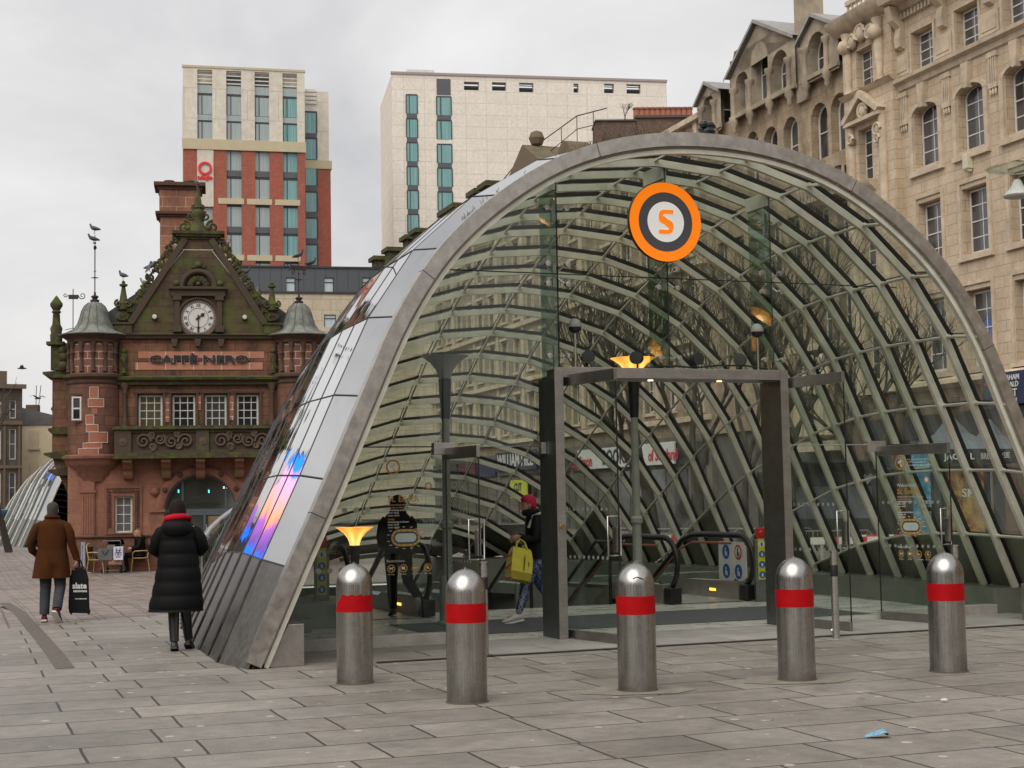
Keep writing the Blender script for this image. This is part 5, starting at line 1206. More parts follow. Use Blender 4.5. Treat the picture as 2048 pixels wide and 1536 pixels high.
# figures carved over the ground floor
m = MB()
for x in (-9.2, -7.3):
    m.lathe([(.001, 4.0), (.45, 4.2), (.38, 5.2), (.42, 6.2), (.5, 6.9), (.25, 7.2), (.2, 7.3)], (x, -.55, 0), 10); m.ball((x, -.6, 7.6), .3, 10, .9, .9, 1.15); m.tube([(x-.45, -.5, 6.9), (x-.6, -.8, 6.2), (x+.2, -.95, 6.0)], .14, 6); m.tube([(x+.45, -.5, 6.9), (x+.55, -.8, 6.3), (x-.1, -.95, 6.2)], .14, 6)
for k in range(7): m.tube([(-9.6+k*.12, -.95, 4.2), (-9.55+k*.12, -.9, 5.8)], .04, 4); m.tube([(-7.7+k*.12, -.95, 4.2), (-7.65+k*.12, -.9, 5.8)], .04, 4)
for k in range(14): m.ball((-8.3+.5*math.cos(k*1.7), -.6, 6.2+k*.13), .22+.05*math.sin(k), 7)
m.box(-10.2, -6.3, -.8, 0, 8.1, 8.4); m.box(-10, -6.5, -.7, 0, 3.5, 3.95)
figs = m
# gothic brown building
bg_ = block('brown_gothic_building', 'brown gothic building with pointed gables, deep round arches and tall chimneys')
H = [(-15.2, -14.0, 17.0, 19.85), (-13.4, -12.0, 17.0, 19.65), (-11.4, -10.0, 17.0, 19.65), (-8.75, -7.25, 17.0, 19.65), (-6.95, -5.5, 17.0, 19.65)]
H = [h+('arch',) for h in H]
rows = [(c-.55, c+.55, z0, z1) for c in (-18.3, -16.4, -14.6, -12.7, -10.7, -8.0, -6.2) for z0, z1 in ((12.4, 14.8), (8.4, 10.8))]
m = MB(); wall(m, -20, -5.2, 4.8, 21.0, H+rows, 0, .45); m.build('front_wall', M_BROWNW, bg_)
for h in H: sash(bg_, h[0]+.03, h[1]-.03, h[2], h[3]-.03, .38, 1, 2, .12, .06, arch=True)
for h in rows: sash(bg_, h[0]+.03, h[1]-.03, h[2]+.02, h[3]-.02, .35, 2, 2, .09, .05)
GB = [(-20.0, 22.4, -18.8, 23.3, -17.3, 22.6, [(-19.4, -18.1, 21.0, 22.8)]), (-16.2, 22.9, -13.1, 24.9, -9.4, 23.1, [(-15.6, -14.2, 21.0, 23.0), (-13.85, -12.1, 21.0, 23.95), (-11.8, -10.1, 21.0, 22.95)]), (-8.95, 22.5, -7.55, 23.5, -5.5, 22.5, [(-8.3, -6.6, 20.7, 22.8)])]
for xa, za, xm, zm, xb, zb_, hs in GB:
    m = MB(); zt_ = min(za, zb_)
    hs2 = [h+('arch',) for h in hs]
    if len(hs) == 3: wall(m, xa, xb, 20.9, 24.02, hs2, -.35, .6); m.add([(xa, -.35, 24.02), (xb, -.35, 24.02), (xm, -.35, zm+.05)], [(0, 1, 2)])
    else: wall(m, xa, xb, 20.6, zt_+.3, hs2, -.35, .6); m.add([(xa, -.35, zt_+.3), (xb, -.35, zt_+.3), (xm, -.35, zm)], [(0, 1, 2)])
    roofz = lambda x: (za+(zm-za)*(x-xa)/(xm-xa) if x < xm else zm+(zb_-zm)*(x-xm)/(xb-xm))
    if len(hs) == 3:
        m.v = [(x, y, min(z, roofz(x))) for x, y, z in m.v]
    m.quad((xa, -.35, 20.6), (xa, -.35, zt_), (xa, 2.5, zt_), (xa, 2.5, 20.6)); m.build('gable', M_BROWN, bg_)
    m = MB()
    for (p, q) in (((xa-.25, za-.1), (xm, zm+.05)), ((xm, zm+.05), (xb+.25, zb_-.1))):
        m.rings([[(p[0], y, p[1]+o), (q[0], y, q[1]+o)] for y, o in ((-.6, 0), (-.6, .18), (3.2, .18), (3.2, 0))], closed=False, cap=False)
    m.build('gable_roof', flat('grey_slate', (.30,.29,.275), .6, 0, .25, 2), bg_)
    for h in hs: sash(bg_, h[0]+.03, h[1]-.03, h[2]+.05, h[3]-.05, .20, 1, 2, .09, .05, arch=True)
    m = MB()
    for x in [h[0]-.12 for h in hs]+[hs[-1][1]+.12]: m.lathe([(.001, 19.9), (.15, 20.1), (.12, 20.3), (.25, 20.5), (.2, 20.8), (.14, 21.0), (.14, 22.0), (.24, 22.15), (.24, 22.3)], (x, -.4, 0), 8)
    m.box(xa, xb, -.45, -.3, 20.72, 20.92); m.build('shafts', M_BROWN, bg_, smooth=50)
m = MB(); m.prism_xz([(-20, 21), (-5.2, 21), (-5.2, 23.2), (-20, 23.2)], 2.5, 9); m.build('main_roof', flat('mossy_slate', (.12,.12,.10), .7, 0, .3, 1), bg_)
def stack(par, x, y, w_, z0, z1, pots=1, mat=None):
    m = MB(); m.box(x-w_/2, x+w_/2, y-w_/2, y+w_/2, z0, z1-.8); m.box(x-w_/2-.15, x+w_/2+.15, y-w_/2-.15, y+w_/2+.15, z1-.8, z1-.6); m.prism_xz([(x-w_/2-.15, z1-.6), (x+w_/2+.15, z1-.6), (x+w_/2-.1, z1-.1), (x-w_/2+.1, z1-.1)], y-w_/2, y+w_/2); m.build('chimney', mat or M_BROWN, par)
    for k in range(pots): xx = x+(k-(pots-1)/2)*.5; MB().lathe([(.2, z1-.1), (.16, z1+.5), (.2, z1+.6), (.001, z1+.6)], (xx, y, 0), 10).build('chimney_pot', flat('terracotta_pot', (.34,.13,.08), .8, 0, .15, 4) if 'terracotta_pot' not in bpy.data.materials else bpy.data.materials['terracotta_pot'], par, smooth=50)
stack(bg_, -9.15, .3, 1.0, 20, 27.0); stack(bg_, -16.0, 1.2, .9, 20, 25.2); stack(bg_, -17.9, 1.5, .95, 20, 25.2, 0, M_SDARK)
m = MB(); m.box(-9.4, -5.2, -.7, 0, 16.1, 16.35); m.box(-9.4, -5.2, -.7, 0, 14.9, 15.1)
for q in range(13): m.lathe([(.08, 15.1), (.12, 15.6), (.07, 16.1)], (-9.2+q*.33, -.5, 0), 6)
m.build('balcony', M_BROWN, bg_)
m = MB(); m.box(-20, -5.2, .2, 12, -.6, 4.8); m.build('ground_floor', flat('grey_ground_floor', (.10,.095,.085), .8, 0, .2, 1), bg_)
figs.build('carved_figures', M_SANDT, bg_, smooth=60)
# brick chimney wall, ornamental gable, long parapet beyond
bc = block('long_sandstone_terrace', 'long sooty terrace receding left behind the canopy, with brick chimney wall, pediments and parapet piers')
H = [(c-.6, c+.6, z0, z1) for c in [-22.3-2.95*k for k in range(27)] for z0, z1 in ((6.4, 9.0), (10.8, 13.2), (14.8, 17.0), (18.6, 20.4))]
m = MB(); wall(m, -103, -20, 4.9, 22.2, H, 0, .4); m.build('front_wall', brickish('terrace_sandstone', (.31,.25,.175), (.38,.305,.215), (.17,.13,.09), 1.2, .42, .01, .3, .9, .3, (.14,.11,.08), .6), bc)
for i, h in enumerate(H[:100]):
    sash(bc, h[0]+.03, h[1]-.03, h[2]+.03, h[3]-.03, .25, 2, 2, .1, .05)
m = MB()
for h in H: m.box(h[0]-.25, h[1]+.25, -.2, 0, h[3]+.15, h[3]+.35); m.box(h[0]-.2, h[1]+.2, -.15, 0, h[2]-.2, h[2]-.03); m.box(h[0]-.22, h[0]-.06, -.08, 0, h[2], h[3]+.15); m.box(h[1]+.06, h[1]+.22, -.08, 0, h[2], h[3]+.15)
for z in (5.6, 9.9, 14.0, 21.9): m.box(-103, -20.1, -.35, 0, z, z+.3)
for k in range(14):
    x = -21-k*5.9; m.box(x-.25, x+.25, -.12, 0, 6, 21.9)
m.build('stone_dressings', M_SANDT, bc)
m = MB(); m.box(-103, -20.1, .45, 12, -.6, 22.1); m.build('building_core', M_SDARK, bc)
m = MB(); m.box(-103, -20.1, -.05, .42, -.6, 4.9); m.build('ground_floor', flat('shop_row_stone', (.14,.125,.105), .8, 0, .3, .6), bc)
M_CBR = brickish('chimney_brick', (.15,.085,.065), (.20,.115,.085), (.10,.08,.065), .5, .17, .02, .3, .9, .3, (.07,.055,.045), .5)
FB = Frame((at_y(1192, 300, 101).x, 101, 0), 2); cb = empty('brick_chimney_stack', FB.o, R_(2), 'long brick chimney wall with a row of terracotta pots rising behind the canopy crown', 'chimney')
X = lambda px: FB.fp(px, 260)[0]
Z = lambda py: FB.fp(1290, py)[1]
m = MB(); m.box(X(1192), X(1272), 0, 2.5, 20, Z(242)); m.box(X(1273), X(1388), .02, 1.6, 20, Z(236)); m.build('brick_wall', M_CBR, cb)
m = MB(); m.box(X(1190), X(1272), -.12, 2.6, Z(242), Z(239)); m.box(X(1271), X(1390), -.12, 1.7, Z(236), Z(231)); m.build('coping', flat('coping_dark', (.08,.07,.06), .8), cb)
for q in range(11): MB().lathe([(.24, Z(231)), (.21, Z(231)+.55), (.27, Z(231)+.6), (.27, Z(231)+.72), (.001, Z(231)+.72)], (X(1277)+q*(X(1383)-X(1277))/10, .8, 0), 10).build('chimney_pot', bpy.data.materials['terracotta_pot'], cb, smooth=50)
m = MB(); r5 = random.Random(5)
for q in range(60):
    x = X(1200)+q*(X(1385)-X(1200))/60; z = Z(262)+r5.uniform(-.4, .1); m.tube([(x, -.05, z-.9), (x+.1, -.12, z-.3), (x+r5.uniform(-.3,.3), -.2, z+r5.uniform(.1,.6))], .02, 3)
m.build('wall_roots', flat('dry_stems', (.20,.17,.12), .9), cb)
m = MB(); m.box(-50.5, -44, -.5, 2, 22.2, 24.4); m.prism_xz([(-51.2, 24.6), (-43.6, 24.6), (-47.4, 26.6)], -.9, 2); m.box(-51.5, -43.4, -1.1, 2.1, 24.3, 24.6); m.ball((-47.4, .2, 27.1), .6, 8); m.lathe([(.5, 22), (.4, 24.3)], (-50, -.6, 0), 8); m.lathe([(.5, 22), (.4, 24.3)], (-44.5, -.6, 0), 8); m.lathe([(1.3, -.8), (1.3, .8), (.8, .8), (.001, .7)], (-40.5, .4, 24.0), 16, axis='y'); m.build('pediment', M_SDARK, bc)
m = MB(); m.box(-103, -51.5, -.3, .6, 22.2, 24.4); m.box(-103, -51.5, -.5, .7, 24.2, 24.45); m.build('parapet', M_SDARK, bc)
for x in (-57.5, -60.5, -66.5, -69, -78.5, -82, -89, -94.5): MB().box(x-.9, x+.9, -.5, 1.2, 24.4, 25.5).box(x-1.2, x+1.2, -.8, 1.4, 25.5, 25.9).build('parapet_pier', M_MOSS, bc)
m = MB(); m.tube([(-57, .8, 26.1), (-52, .8, 27.0), (-41, .8, 27.2), (-35.7, .8, 26.4)], .04, 5); m.tube([(-57, .8, 25.3), (-41, .8, 26.3), (-35.7, .8, 25.5)], .03, 5)
for x, z in ((-57, 26.1), (-54, 26.6), (-52, 27), (-48, 27), (-44, 27.1), (-41, 27.2), (-38, 26.8)): m.tube([(x, .8, z-2.2), (x, .8, z)], .03, 5)
m.build('roof_handrail', M_IRON, bc)
for i in range(15):
    x = -98+i*5.2; cc = [(.04,.04,.06), (.10,.02,.05), (.02,.03,.09), (.12,.12,.11), (.03,.03,.03)][i % 5]
    m = MB(); m.box(x, x+4.7, -.25, -.052, 3.3, 4.5); m.build('shop_fascia', flat('fascia_%s' % 'navy plum blue pale black'.split()[i % 5], cc, .5) if i < 5 else bpy.data.materials['fascia_%s' % 'navy plum blue pale black'.split()[i % 5]], bc)
    m = MB(); m.box(x+.3, x+2.1, -.1, -.052, -.4, 3.1); m.box(x+2.5, x+4.4, -.1, -.052, -.4, 3.1); m.build('shop_window', M_WGL, bc)
# ------------------------------------------------------------------ people
def skin(joints, edges, rad, sub=1):
    """one continuous body surface grown over a skeleton"""
    names = list(joints); me = bpy.data.meshes.new('sk'); me.from_pydata([joints[n] for n in names], [(names.index(a), names.index(b)) for a, b in edges], [])
    o = bpy.data.objects.new('sk', me); COL.objects.link(o); md = o.modifiers.new('s', 'SKIN'); md.use_smooth_shade = True
    for i, n in enumerate(names):
        r = rad[n]; me.skin_vertices[0].data[i].radius = r if isinstance(r, tuple) else (r, r)
        me.skin_vertices[0].data[i].use_root = (n == 'pelvis')
    s = o.modifiers.new('b', 'SUBSURF'); s.levels = sub; s.render_levels = sub
    dg = bpy.context.evaluated_depsgraph_get(); m2 = bpy.data.meshes.new_from_object(o.evaluated_get(dg))
    mb = MB(); mb.v = [tuple(v.co) for v in m2.vertices]; mb.f = [list(p.vertices) for p in m2.polygons]; mb.m = [0]*len(mb.f)
    bpy.data.objects.remove(o); bpy.data.meshes.remove(m2); return mb
def head(mb, c, yaw=0, s=1.0, pitch=0):
    M = Matrix.Translation(c) @ Matrix.Rotation(R_(yaw), 4, 'Z') @ Matrix.Rotation(R_(pitch), 4, 'X') @ Matrix.Scale(s, 4)
    h = MB(); n = 14; rows = [(-.118, .012, .018, .025), (-.11, .032, .034, .03), (-.085, .052, .058, .022), (-.05, .062, .078, .012), (-.01, .070, .090, .004), (.03, .074, .094, -.002), (.065, .070, .088, -.006), (.095, .052, .066, -.008), (.112, .025, .032, -.008), (.118, .003, .004, -.008)]
    h.rings([[(a*math.cos(2*math.pi*k/n), cy+b*math.sin(2*math.pi*k/n), z) for k in range(n)] for z, a, b, cy in rows])
    h.tube([(0, .088, .018), (0, .108, -.012), (0, .098, -.028), (0, .08, -.034)], [.008, .013, .014, .008], 6)      # nose
    for x in (-1, 1):
        h.ball((x*.075, -.002, -.012), .026, 8, .35, .75, 1.15); h.ball((x*.028, .082, .012), .013, 8, 1, .6, .7)
    h.tube([(-.022, .078, -.062), (0, .086, -.06), (.022, .078, -.062)], .006, 5)
    mb.merge(h, M); return M
def hand(mb, wrist, d, palm, curl=.5, side=1, s=1.0):
    """palm, four fingers of different lengths and a thumb"""
    d = Vector(d).normalized(); p = Vector(palm); p = (p-d*p.dot(d)).normalized(); w_ = d.cross(p)*side; wr = Vector(wrist)
    mb.rings([[wr+d*t*s+w_*a*x*s+p*b*y*s for x, y in ((-1,-1),(-1,1),(1,1),(1,-1))] for t, a, b in ((-.01, .022, .016), (.03, .036, .014), (.075, .040, .013), (.09, .036, .01))])
    for i, (off, L) in enumerate(((-.030, .062), (-.010, .075), (.011, .070), (.031, .052))):
        q = wr+d*.085*s+w_*off*s; dd = d.copy(); pts = [q]
        for j in range(3):
            dd = (dd+p*curl*(.7+.1*i)).normalized(); q = q+dd*L*s*(.42, .33, .25)[j]; pts.append(q)
        mb.tube(pts, [.0095*s, .009*s, .008*s, .006*s], 6)
    q = wr+d*.03*s-w_*.034*s; dd = (d*.6-w_*.8+p*.3).normalized(); pts = [q, q+dd*.035*s, q+dd*.035*s+(d*.8+p*curl-w_*.2).normalized()*.035*s]
    mb.tube(pts, [.013*s, .011*s, .008*s], 6)
EDG = [('pelvis','spine'),('spine','chest'),('chest','neckb'),('neckb','neckt'),('chest','shL'),('chest','shR'),('shL','elL'),('elL','wrL'),('shR','elR'),('elR','wrR'),('pelvis','hipL'),('pelvis','hipR'),('hipL','knL'),('knL','anL'),('anL','toL'),('hipR','knR'),('knR','anR'),('anR','toR')]
RAD = dict(pelvis=(.13,.11), spine=(.12,.095), chest=(.14,.105), neckb=.06, neckt=.052, shL=.062, shR=.062, elL=.042, elR=.042, wrL=.027, wrR=.027, hipL=.088, hipR=.088, knL=.056, knR=.056, anL=.037, anR=.037, toL=.028, toR=.028)
BASE = dict(pelvis=(0,0,.93), spine=(0,0,1.10), chest=(0,0,1.28), neckb=(0,0,1.42), neckt=(0,.01,1.50), shL=(-.175,0,1.38), shR=(.175,0,1.38), elL=(-.24,0,1.10), elR=(.24,0,1.10), wrL=(-.25,.05,.86), wrR=(.25,.05,.86), hipL=(-.09,0,.89), hipR=(.09,0,.89), knL=(-.095,.02,.49), knR=(.095,.02,.49), anL=(-.1,0,.08), anR=(.1,0,.08), toL=(-.105,.15,.03), toR=(.105,.15,.03))
M_SKIN = flat('skin', (.48,.27,.19), .55, 0, .08, 12)
def body(o, J, headc, yaw=0, pitch=0, hands=None, s=1.0):
    j = dict(BASE); j.update(J); mb = skin(j, EDG, RAD)
    M = head(mb, headc, yaw, s, pitch)
    for side, (d, p, c) in (hands or {}).items(): hand(mb, j['wr'+side], d, p, c, 1 if side == 'R' else -1)
    mb.build('body', M_SKIN, o, smooth=180); return j, M
def loft(rows, n=28, fold=.0, seed=1, ridge=0):
    r_ = random.Random(seed); ph = [r_.uniform(0, 6.28) for _ in range(4)]; mb = MB(); R2 = []
    zmax, zmin = rows[0][0], rows[-1][0]
    for z, cx, cy, a, b in rows:
        t = (zmax-z)/(zmax-zmin); ring_ = []
        for k in range(n):
            th = 2*math.pi*k/n; f = 1+fold*t*(math.sin(4*th+ph[0]+z*3)+.6*math.sin(7*th+ph[1]-z*2)+.4*math.sin(11*th+ph[2]))
            ring_.append((cx+a*f*math.cos(th), cy+b*f*math.sin(th), z))
        R2.append(ring_)
    mb.rings(R2); return mb
def smoothrows(rows, k=4, wave=0, per=.15):
    """interpolate rows; wave adds quilted channels"""
    out = []
    for i in range(len(rows)-1):
        p0, p1, p2, p3 = rows[max(i-1,0)], rows[i], rows[i+1], rows[min(i+2, len(rows)-1)]
        for s_ in range(k):
            t = s_/k; out.append(tuple(.5*((2*b)+(-a+c)*t+(2*a-5*b+4*c-d)*t*t+(-a+3*b-3*c+d)*t**3) for a, b, c, d in zip(p0, p1, p2, p3)))
    out.append(rows[-1])
    if wave: out = [(z, x, y, a+wave*abs(math.sin(math.pi*z/per))**.5, b+wave*abs(math.sin(math.pi*z/per))**.5) for z, x, y, a, b in out]
    return out
def shoe(o, an, to, mat, sole, name='shoe', L=.29, up=None):
    a = Vector(an); t = Vector(to); d = (t-a); d.normalize(); x = d.cross(Vector((0,0,1)))
    if x.length < .1: x = Vector((1,0,0))
    x.normalize(); n_ = x.cross(d); heel = a-n_*.055-d*.06
    if n_.z < 0: n_ = -n_
    heel = a-n_*.05-d*.06; m = MB(); m.cur = 0; R2 = []
    for s_, w_, h in ((0, .028, .05), (.03, .038, .085), (.09, .040, .092), (.15, .043, .07), (.21, .046, .052), (.26, .038, .042), (.285, .018, .03)):
        c = heel+d*s_; R2.append([c+x*w_*math.cos(q)+n_*(h*(.5+.5*math.sin(q))) for q in [2*math.pi*k/10 for k in range(10)]])
    m.rings(R2); s_o = m.build(name, mat, o, smooth=70)
    m = MB(); R2 = []
    for s_, w_ in ((-.005, .03), (.03, .042), (.1, .042), (.2, .05), (.26, .042), (.292, .02)):
        c = heel+d*s_; R2.append([c+x*w_-n_*.004, c-x*w_-n_*.004, c-x*w_-n_*.028, c+x*w_-n_*.028])
    m.rings(R2); m.build('sole', sole, s_o); return s_o
def cloth(name, col, rough=.9, var=.18, sc=5, b=.25, bs=180): return flat(name, col, rough, 0, var, sc, b, bs, spec=.15)
# man in a brown overcoat, walking away
pm = ground_at(104, 1244); man = empty('person', (pm.x, pm.y, 0), R_(8), 'person in a rust brown overcoat and grey jeans walking away with a garment bag', 'person')
J = dict(elL=(-.31,-.03,1.12), wrL=(-.22,.12,.97), elR=(.27,-.02,1.12), wrR=(.33,.04,.86), knL=(-.10,.06,.49), anL=(-.11,.02,.075), toL=(-.13,.17,.03), knR=(.11,.02,.50), anR=(.10,-.24,.17), toR=(.13,-.13,.045), neckt=(0,.015,1.49))
j, HM = body(man, J, (0, .03, 1.585), -4, 0, dict(R=((.05,.05,-1), (-1,0,0), .9), L=((.3,.5,-.6), (1,0,0), .4)))
M_COAT = cloth('rust_brown_wool', (.062, .021, .0065), .95, .25, 4, .3, 250)
m = loft(smoothrows([(1.475,0,-.01,.075,.07), (1.45,0,-.01,.12,.085), (1.415,0,-.01,.175,.105), (1.36,0,-.01,.205,.122), (1.2,0,-.01,.212,.13), (1.04,0,-.01,.205,.13), (.9,-.005,-.01,.235,.15), (.75,-.01,-.01,.255,.165), (.625,-.015,-.01,.272,.175)], 4), 40, .028, 3)
m.v = [(x+.03*max(0, 1-z/.9)*math.sin(x*14), y-(.05 if (abs(x-.05) < .03 and z < .8 and y < 0) else 0)*-.6, z) for x, y, z in m.v]
ct = m.build('overcoat', M_COAT, man, smooth=80)
MB().tube([(-.13,-.01,1.405), (-.205,-.02,1.35), (-.25,-.02,1.26), (-.30,-.03,1.12), (-.285,.05,1.02), (-.225,.12,.96)], [.045,.066,.066,.06,.056,.05], 12).build('sleeve', M_COAT, man, smooth=80)
MB().tube([(.13,-.01,1.405), (.205,-.02,1.35), (.25,-.02,1.25), (.275,-.02,1.1), (.31,.02,.98), (.335,.04,.885)], [.045,.066,.065,.058,.054,.05], 12).build('sleeve', M_COAT, man, smooth=80)
MB().tube([(-.07,.05,1.465), (-.085,-.02,1.485), (-.05,-.075,1.495), (0,-.085,1.50), (.05,-.075,1.495), (.085,-.02,1.485), (.07,.05,1.465)], .03, 8).build('collar', M_COAT, ct, smooth=80)
M_JEAN = cloth('grey_denim', (.055,.06,.07), .9, .25, 7)
for s_ in 'LR':
    hp, kn, an = Vector(BASE['hip'+s_]), Vector(j['kn'+s_]), Vector(j['an'+s_]); MB().tube([hp, hp.lerp(kn, .5), kn, kn.lerp(an, .5)+Vector((0,-.015,0)), an.lerp(kn, .08)], [.105,.092,.078,.072,.068], 12).build('trouser_leg', M_JEAN, man, smooth=80)
    shoe(man, j['an'+s_], j['to'+s_], cloth('dark_red_suede', (.12,.02,.015)), flat('white_sole', (.6,.58,.54), .6))
M_HG = flat('grey_cropped_hair', (.055,.05,.046), .95, 0, .5, 50, .8, 300)
m = MB(); n = 16; m.rings([[(a*math.cos(2*math.pi*k/n), cy+b*math.sin(2*math.pi*k/n), z) for k in range(n)] for z, a, b, cy in ((-.065,.066,.062,-.035), (-.03,.073,.078,-.025), (.01,.079,.088,-.018), (.045,.081,.094,-.012), (.08,.073,.086,-.01), (.105,.052,.064,-.01), (.122,.02,.026,-.01))]); m.xf(HM); m.build('hair', M_HG, man, smooth=80)
# garment bag he carries
gb = empty('garment_bag', man.matrix_basis @ Vector((.37, .03, .80)), R_(-6), 'black garment bag with white lettering hanging from the hand of the person in brown', 'bag')
P = [(-.135,-.68), (.155,-.69), (.16,-.66), (.145,-.62), (.13,-.2), (.09,-.06), (.04,-.03), (-.04,-.03), (-.09,-.06), (-.135,-.2), (-.15,-.6)]
m = MB(); m.prism_xz(P, -.035, .035); m.prism_xz([(-.14,-.68), (-.11,-.68), (-.10,-.715)], -.02, .02); m.prism_xz([(.12,-.69), (.155,-.69), (.15,-.715)], -.02, .02); m.build('bag_body', cloth('black_nylon', (.008,.008,.010), .55, .2, 6), gb, bevel=.014)
m = MB(); m.tube([(-.05,0,-.05), (-.035,0,.04), (0,0,.08), (.035,0,.04), (.05,0,-.05)], .012, 6); m.tube([(0,0,-.05), (.0,0,.06)], .014, 6); m.build('handles', cloth('black_strap', (.01,.01,.012)), gb)
M_BL = flat('bag_white_print', (.62,.62,.62), .6)
shift(text_mb('slate', .115, .001, .004), .02, -.037, -.30).build('lettering', M_BL, gb); shift(text_mb('MENSWEAR', .038, .001, .002), .03, -.037, -.375).build('lettering', M_BL, gb); shift(text_mb('www.slate.co.uk', .026, .001, .001), .04, -.037, -.48).build('lettering', M_BL, gb)
# woman in a long black quilted coat, walking away
pw = ground_at(357, 1301); wo = empty('person', (pw.x, pw.y, 0), R_(4), 'person with long dark hair in a long black quilted coat with a red hood lining', 'person')
J = dict(elL=(-.27,.02,1.12), wrL=(-.12,.20,1.16), elR=(.27,.02,1.14), wrR=(.10,.22,1.18), knL=(-.06,.03,.49), anL=(-.04,-.04,.085), toL=(-.055,.10,.035), knR=(.07,.04,.49), anR=(.09,.16,.10), toR=(.10,.30,.035))
j, HM = body(wo, J, (-.01, .03, 1.565), 6, -6, dict(L=((.6,.3,.2), (0,0,1), .6), R=((-.6,.3,.2), (0,0,1), .6)), .97)
M_PUFF = cloth('black_quilted_nylon', (.004,.004,.0046), .62, .3, 6, .35, 60)
m = loft(smoothrows([(1.47,0,0,.085,.08), (1.43,0,0,.14,.11), (1.37,0,0,.185,.13), (1.2,0,0,.205,.15), (1.05,.0,0,.215,.155), (.9,.0,0,.235,.17), (.7,-.01,0,.262,.19), (.55,-.02,0,.285,.205), (.44,-.03,0,.30,.215)], 9, .016, .155), 44, .012, 8)
wc_ = m.build('quilted_coat', M_PUFF, wo, smooth=80)
MB().tube([(-.12,0,1.385), (-.195,.0,1.33), (-.24,.01,1.24), (-.27,.02,1.13), (-.23,.12,1.09), (-.12,.2,1.13)], [.05,.07,.075,.075,.068,.06], 12).build('sleeve', M_PUFF, wo, smooth=80)
MB().tube([(.12,0,1.385), (.195,.0,1.33), (.24,.01,1.25), (.27,.02,1.15), (.23,.12,1.11), (.12,.2,1.15)], [.05,.07,.075,.075,.068,.06], 12).build('sleeve', M_PUFF, wo, smooth=80)
m = MB(); m.ball((.0, -.10, 1.37), .15, 18, 1.2, .75, .72); m.build('hood', M_PUFF, wc_, smooth=80)
m = MB(); m.tube([(-.155,.03,1.44), (-.12,-.07,1.485), (-.03,-.12,1.50), (.07,-.105,1.505), (.13,-.03,1.485), (.12,.05,1.45)], [.022,.032,.038,.036,.028,.016], 10); m.ball((0,-.05,1.48), .1, 12, 1.2, .8, .5); m.build('red_lining', cloth('red_lining', (.50,.01,.025), .8, .15, 9, .3), wo, smooth=80)
M_HD = flat('dark_brown_hair', (.012,.007,.005), .75, 0, .5, 30, .7, 90, spec=.2)
m = MB(); n = 18
m.rings([[(cx+a*math.cos(2*math.pi*k/n), cy+b*math.sin(2*math.pi*k/n), z) for k in range(n)] for z, a, b, cy, cx in ((-.17,.06,.05,-.03,-.03), (-.12,.078,.07,-.035,-.015), (-.06,.086,.088,-.03,-.005), (0,.092,.104,-.018,0), (.05,.088,.105,-.012,0), (.09,.07,.088,-.012,0), (.117,.045,.058,-.01,0), (.128,.012,.016,-.01,0))])
m.xf(HM @ Matrix.Scale(1.1, 4))
for k in range(7): m.tube([(-.07+k*.01,-.02,1.52), (-.12-k*.004,.0,1.45), (-.165-k*.006,.02-k*.006,1.34), (-.19-k*.008,.03-k*.008,1.22+k*.015)], [.03,.022,.014,.003], 6)
m.build('hair', M_HD, wo, smooth=80)
M_LEA = flat('black_leather', (.01,.01,.011), .35, 0, .2, 12, .3, 80)
for s_ in 'LR':
    kn, an = Vector(j['kn'+s_]), Vector(j['an'+s_]); MB().tube([Vector(BASE['hip'+s_]), kn+Vector((0,0,.1)), kn], [.09,.07,.064], 12).build('trouser_leg', cloth('black_leggings', (.008,.008,.009)), wo, smooth=80)
    bt = MB().tube([kn+Vector((0,0,.02)), kn.lerp(an, .3), kn.lerp(an, .7), an+Vector((0,0,.02))], [.066,.062,.054,.05], 12).build('boot', M_LEA, wo, smooth=80)
    shoe(bt, j['an'+s_], j['to'+s_], M_LEA, M_GASK, 'boot_foot')
# person with magenta hair crossing the doorway
pr = Vector((.31, 20.25, 0)); rw = empty('person', pr, R_(97), 'person with short magenta hair in a black jacket and patterned blue leggings walking left', 'person')
J = dict(pelvis=(0,0,.92), spine=(0,.02,1.08), chest=(0,.04,1.26), neckb=(0,.06,1.40), neckt=(0,.09,1.47), shL=(-.17,.03,1.36), shR=(.17,.03,1.36), elL=(-.22,.06,1.10), wrL=(-.16,.27,1.14), elR=(.22,.02,1.10), wrR=(.15,.25,1.12), hipL=(-.09,0,.88), hipR=(.09,0,.88), knL=(-.09,.20,.52), anL=(-.09,.30,.105), toL=(-.10,.45,.075), knR=(.09,-.02,.50), anR=(.09,-.24,.15), toR=(.10,-.13,.03))
j, HM = body(rw, J, (0, .125, 1.555), 4, -8, dict(L=((0.1,1,-.3), (1,0,0), .9), R=((-.1,1,-.3), (-1,0,0), .9)))
M_JK = cloth('black_leather_jacket', (.012,.012,.014), .5, .3, 7, .4, 70)
m = loft(smoothrows([(1.44,0,.06,.08,.08), (1.40,0,.045,.17,.11), (1.34,0,.04,.205,.13), (1.2,0,.03,.205,.145), (1.05,0,.015,.195,.145), (.92,0,0,.205,.155), (.84,0,-.005,.215,.16)], 5), 32, .02, 5); jk = m.build('jacket', M_JK, rw, smooth=80)
for x in (-1, 1): MB().tube([(x*.155,.03,1.38), (x*.215,.04,1.3), (x*.225,.05,1.11), (x*.205,.16,1.09), (x*.165,.24,1.13)], [.07,.075,.066,.058,.05], 12).build('sleeve', M_JK, rw, smooth=80)
m = MB(); m.tube([(-.08,.03,1.44), (-.07,.13,1.45), (0,.17,1.45), (.07,.13,1.45), (.08,.03,1.44), (0,-.02,1.46), (-.08,.03,1.44)], .05, 8); m.build('collar', flat('black_fleece', (.008,.008,.009), .98, 0, .3, 40, .8, 90), jk, smooth=80)
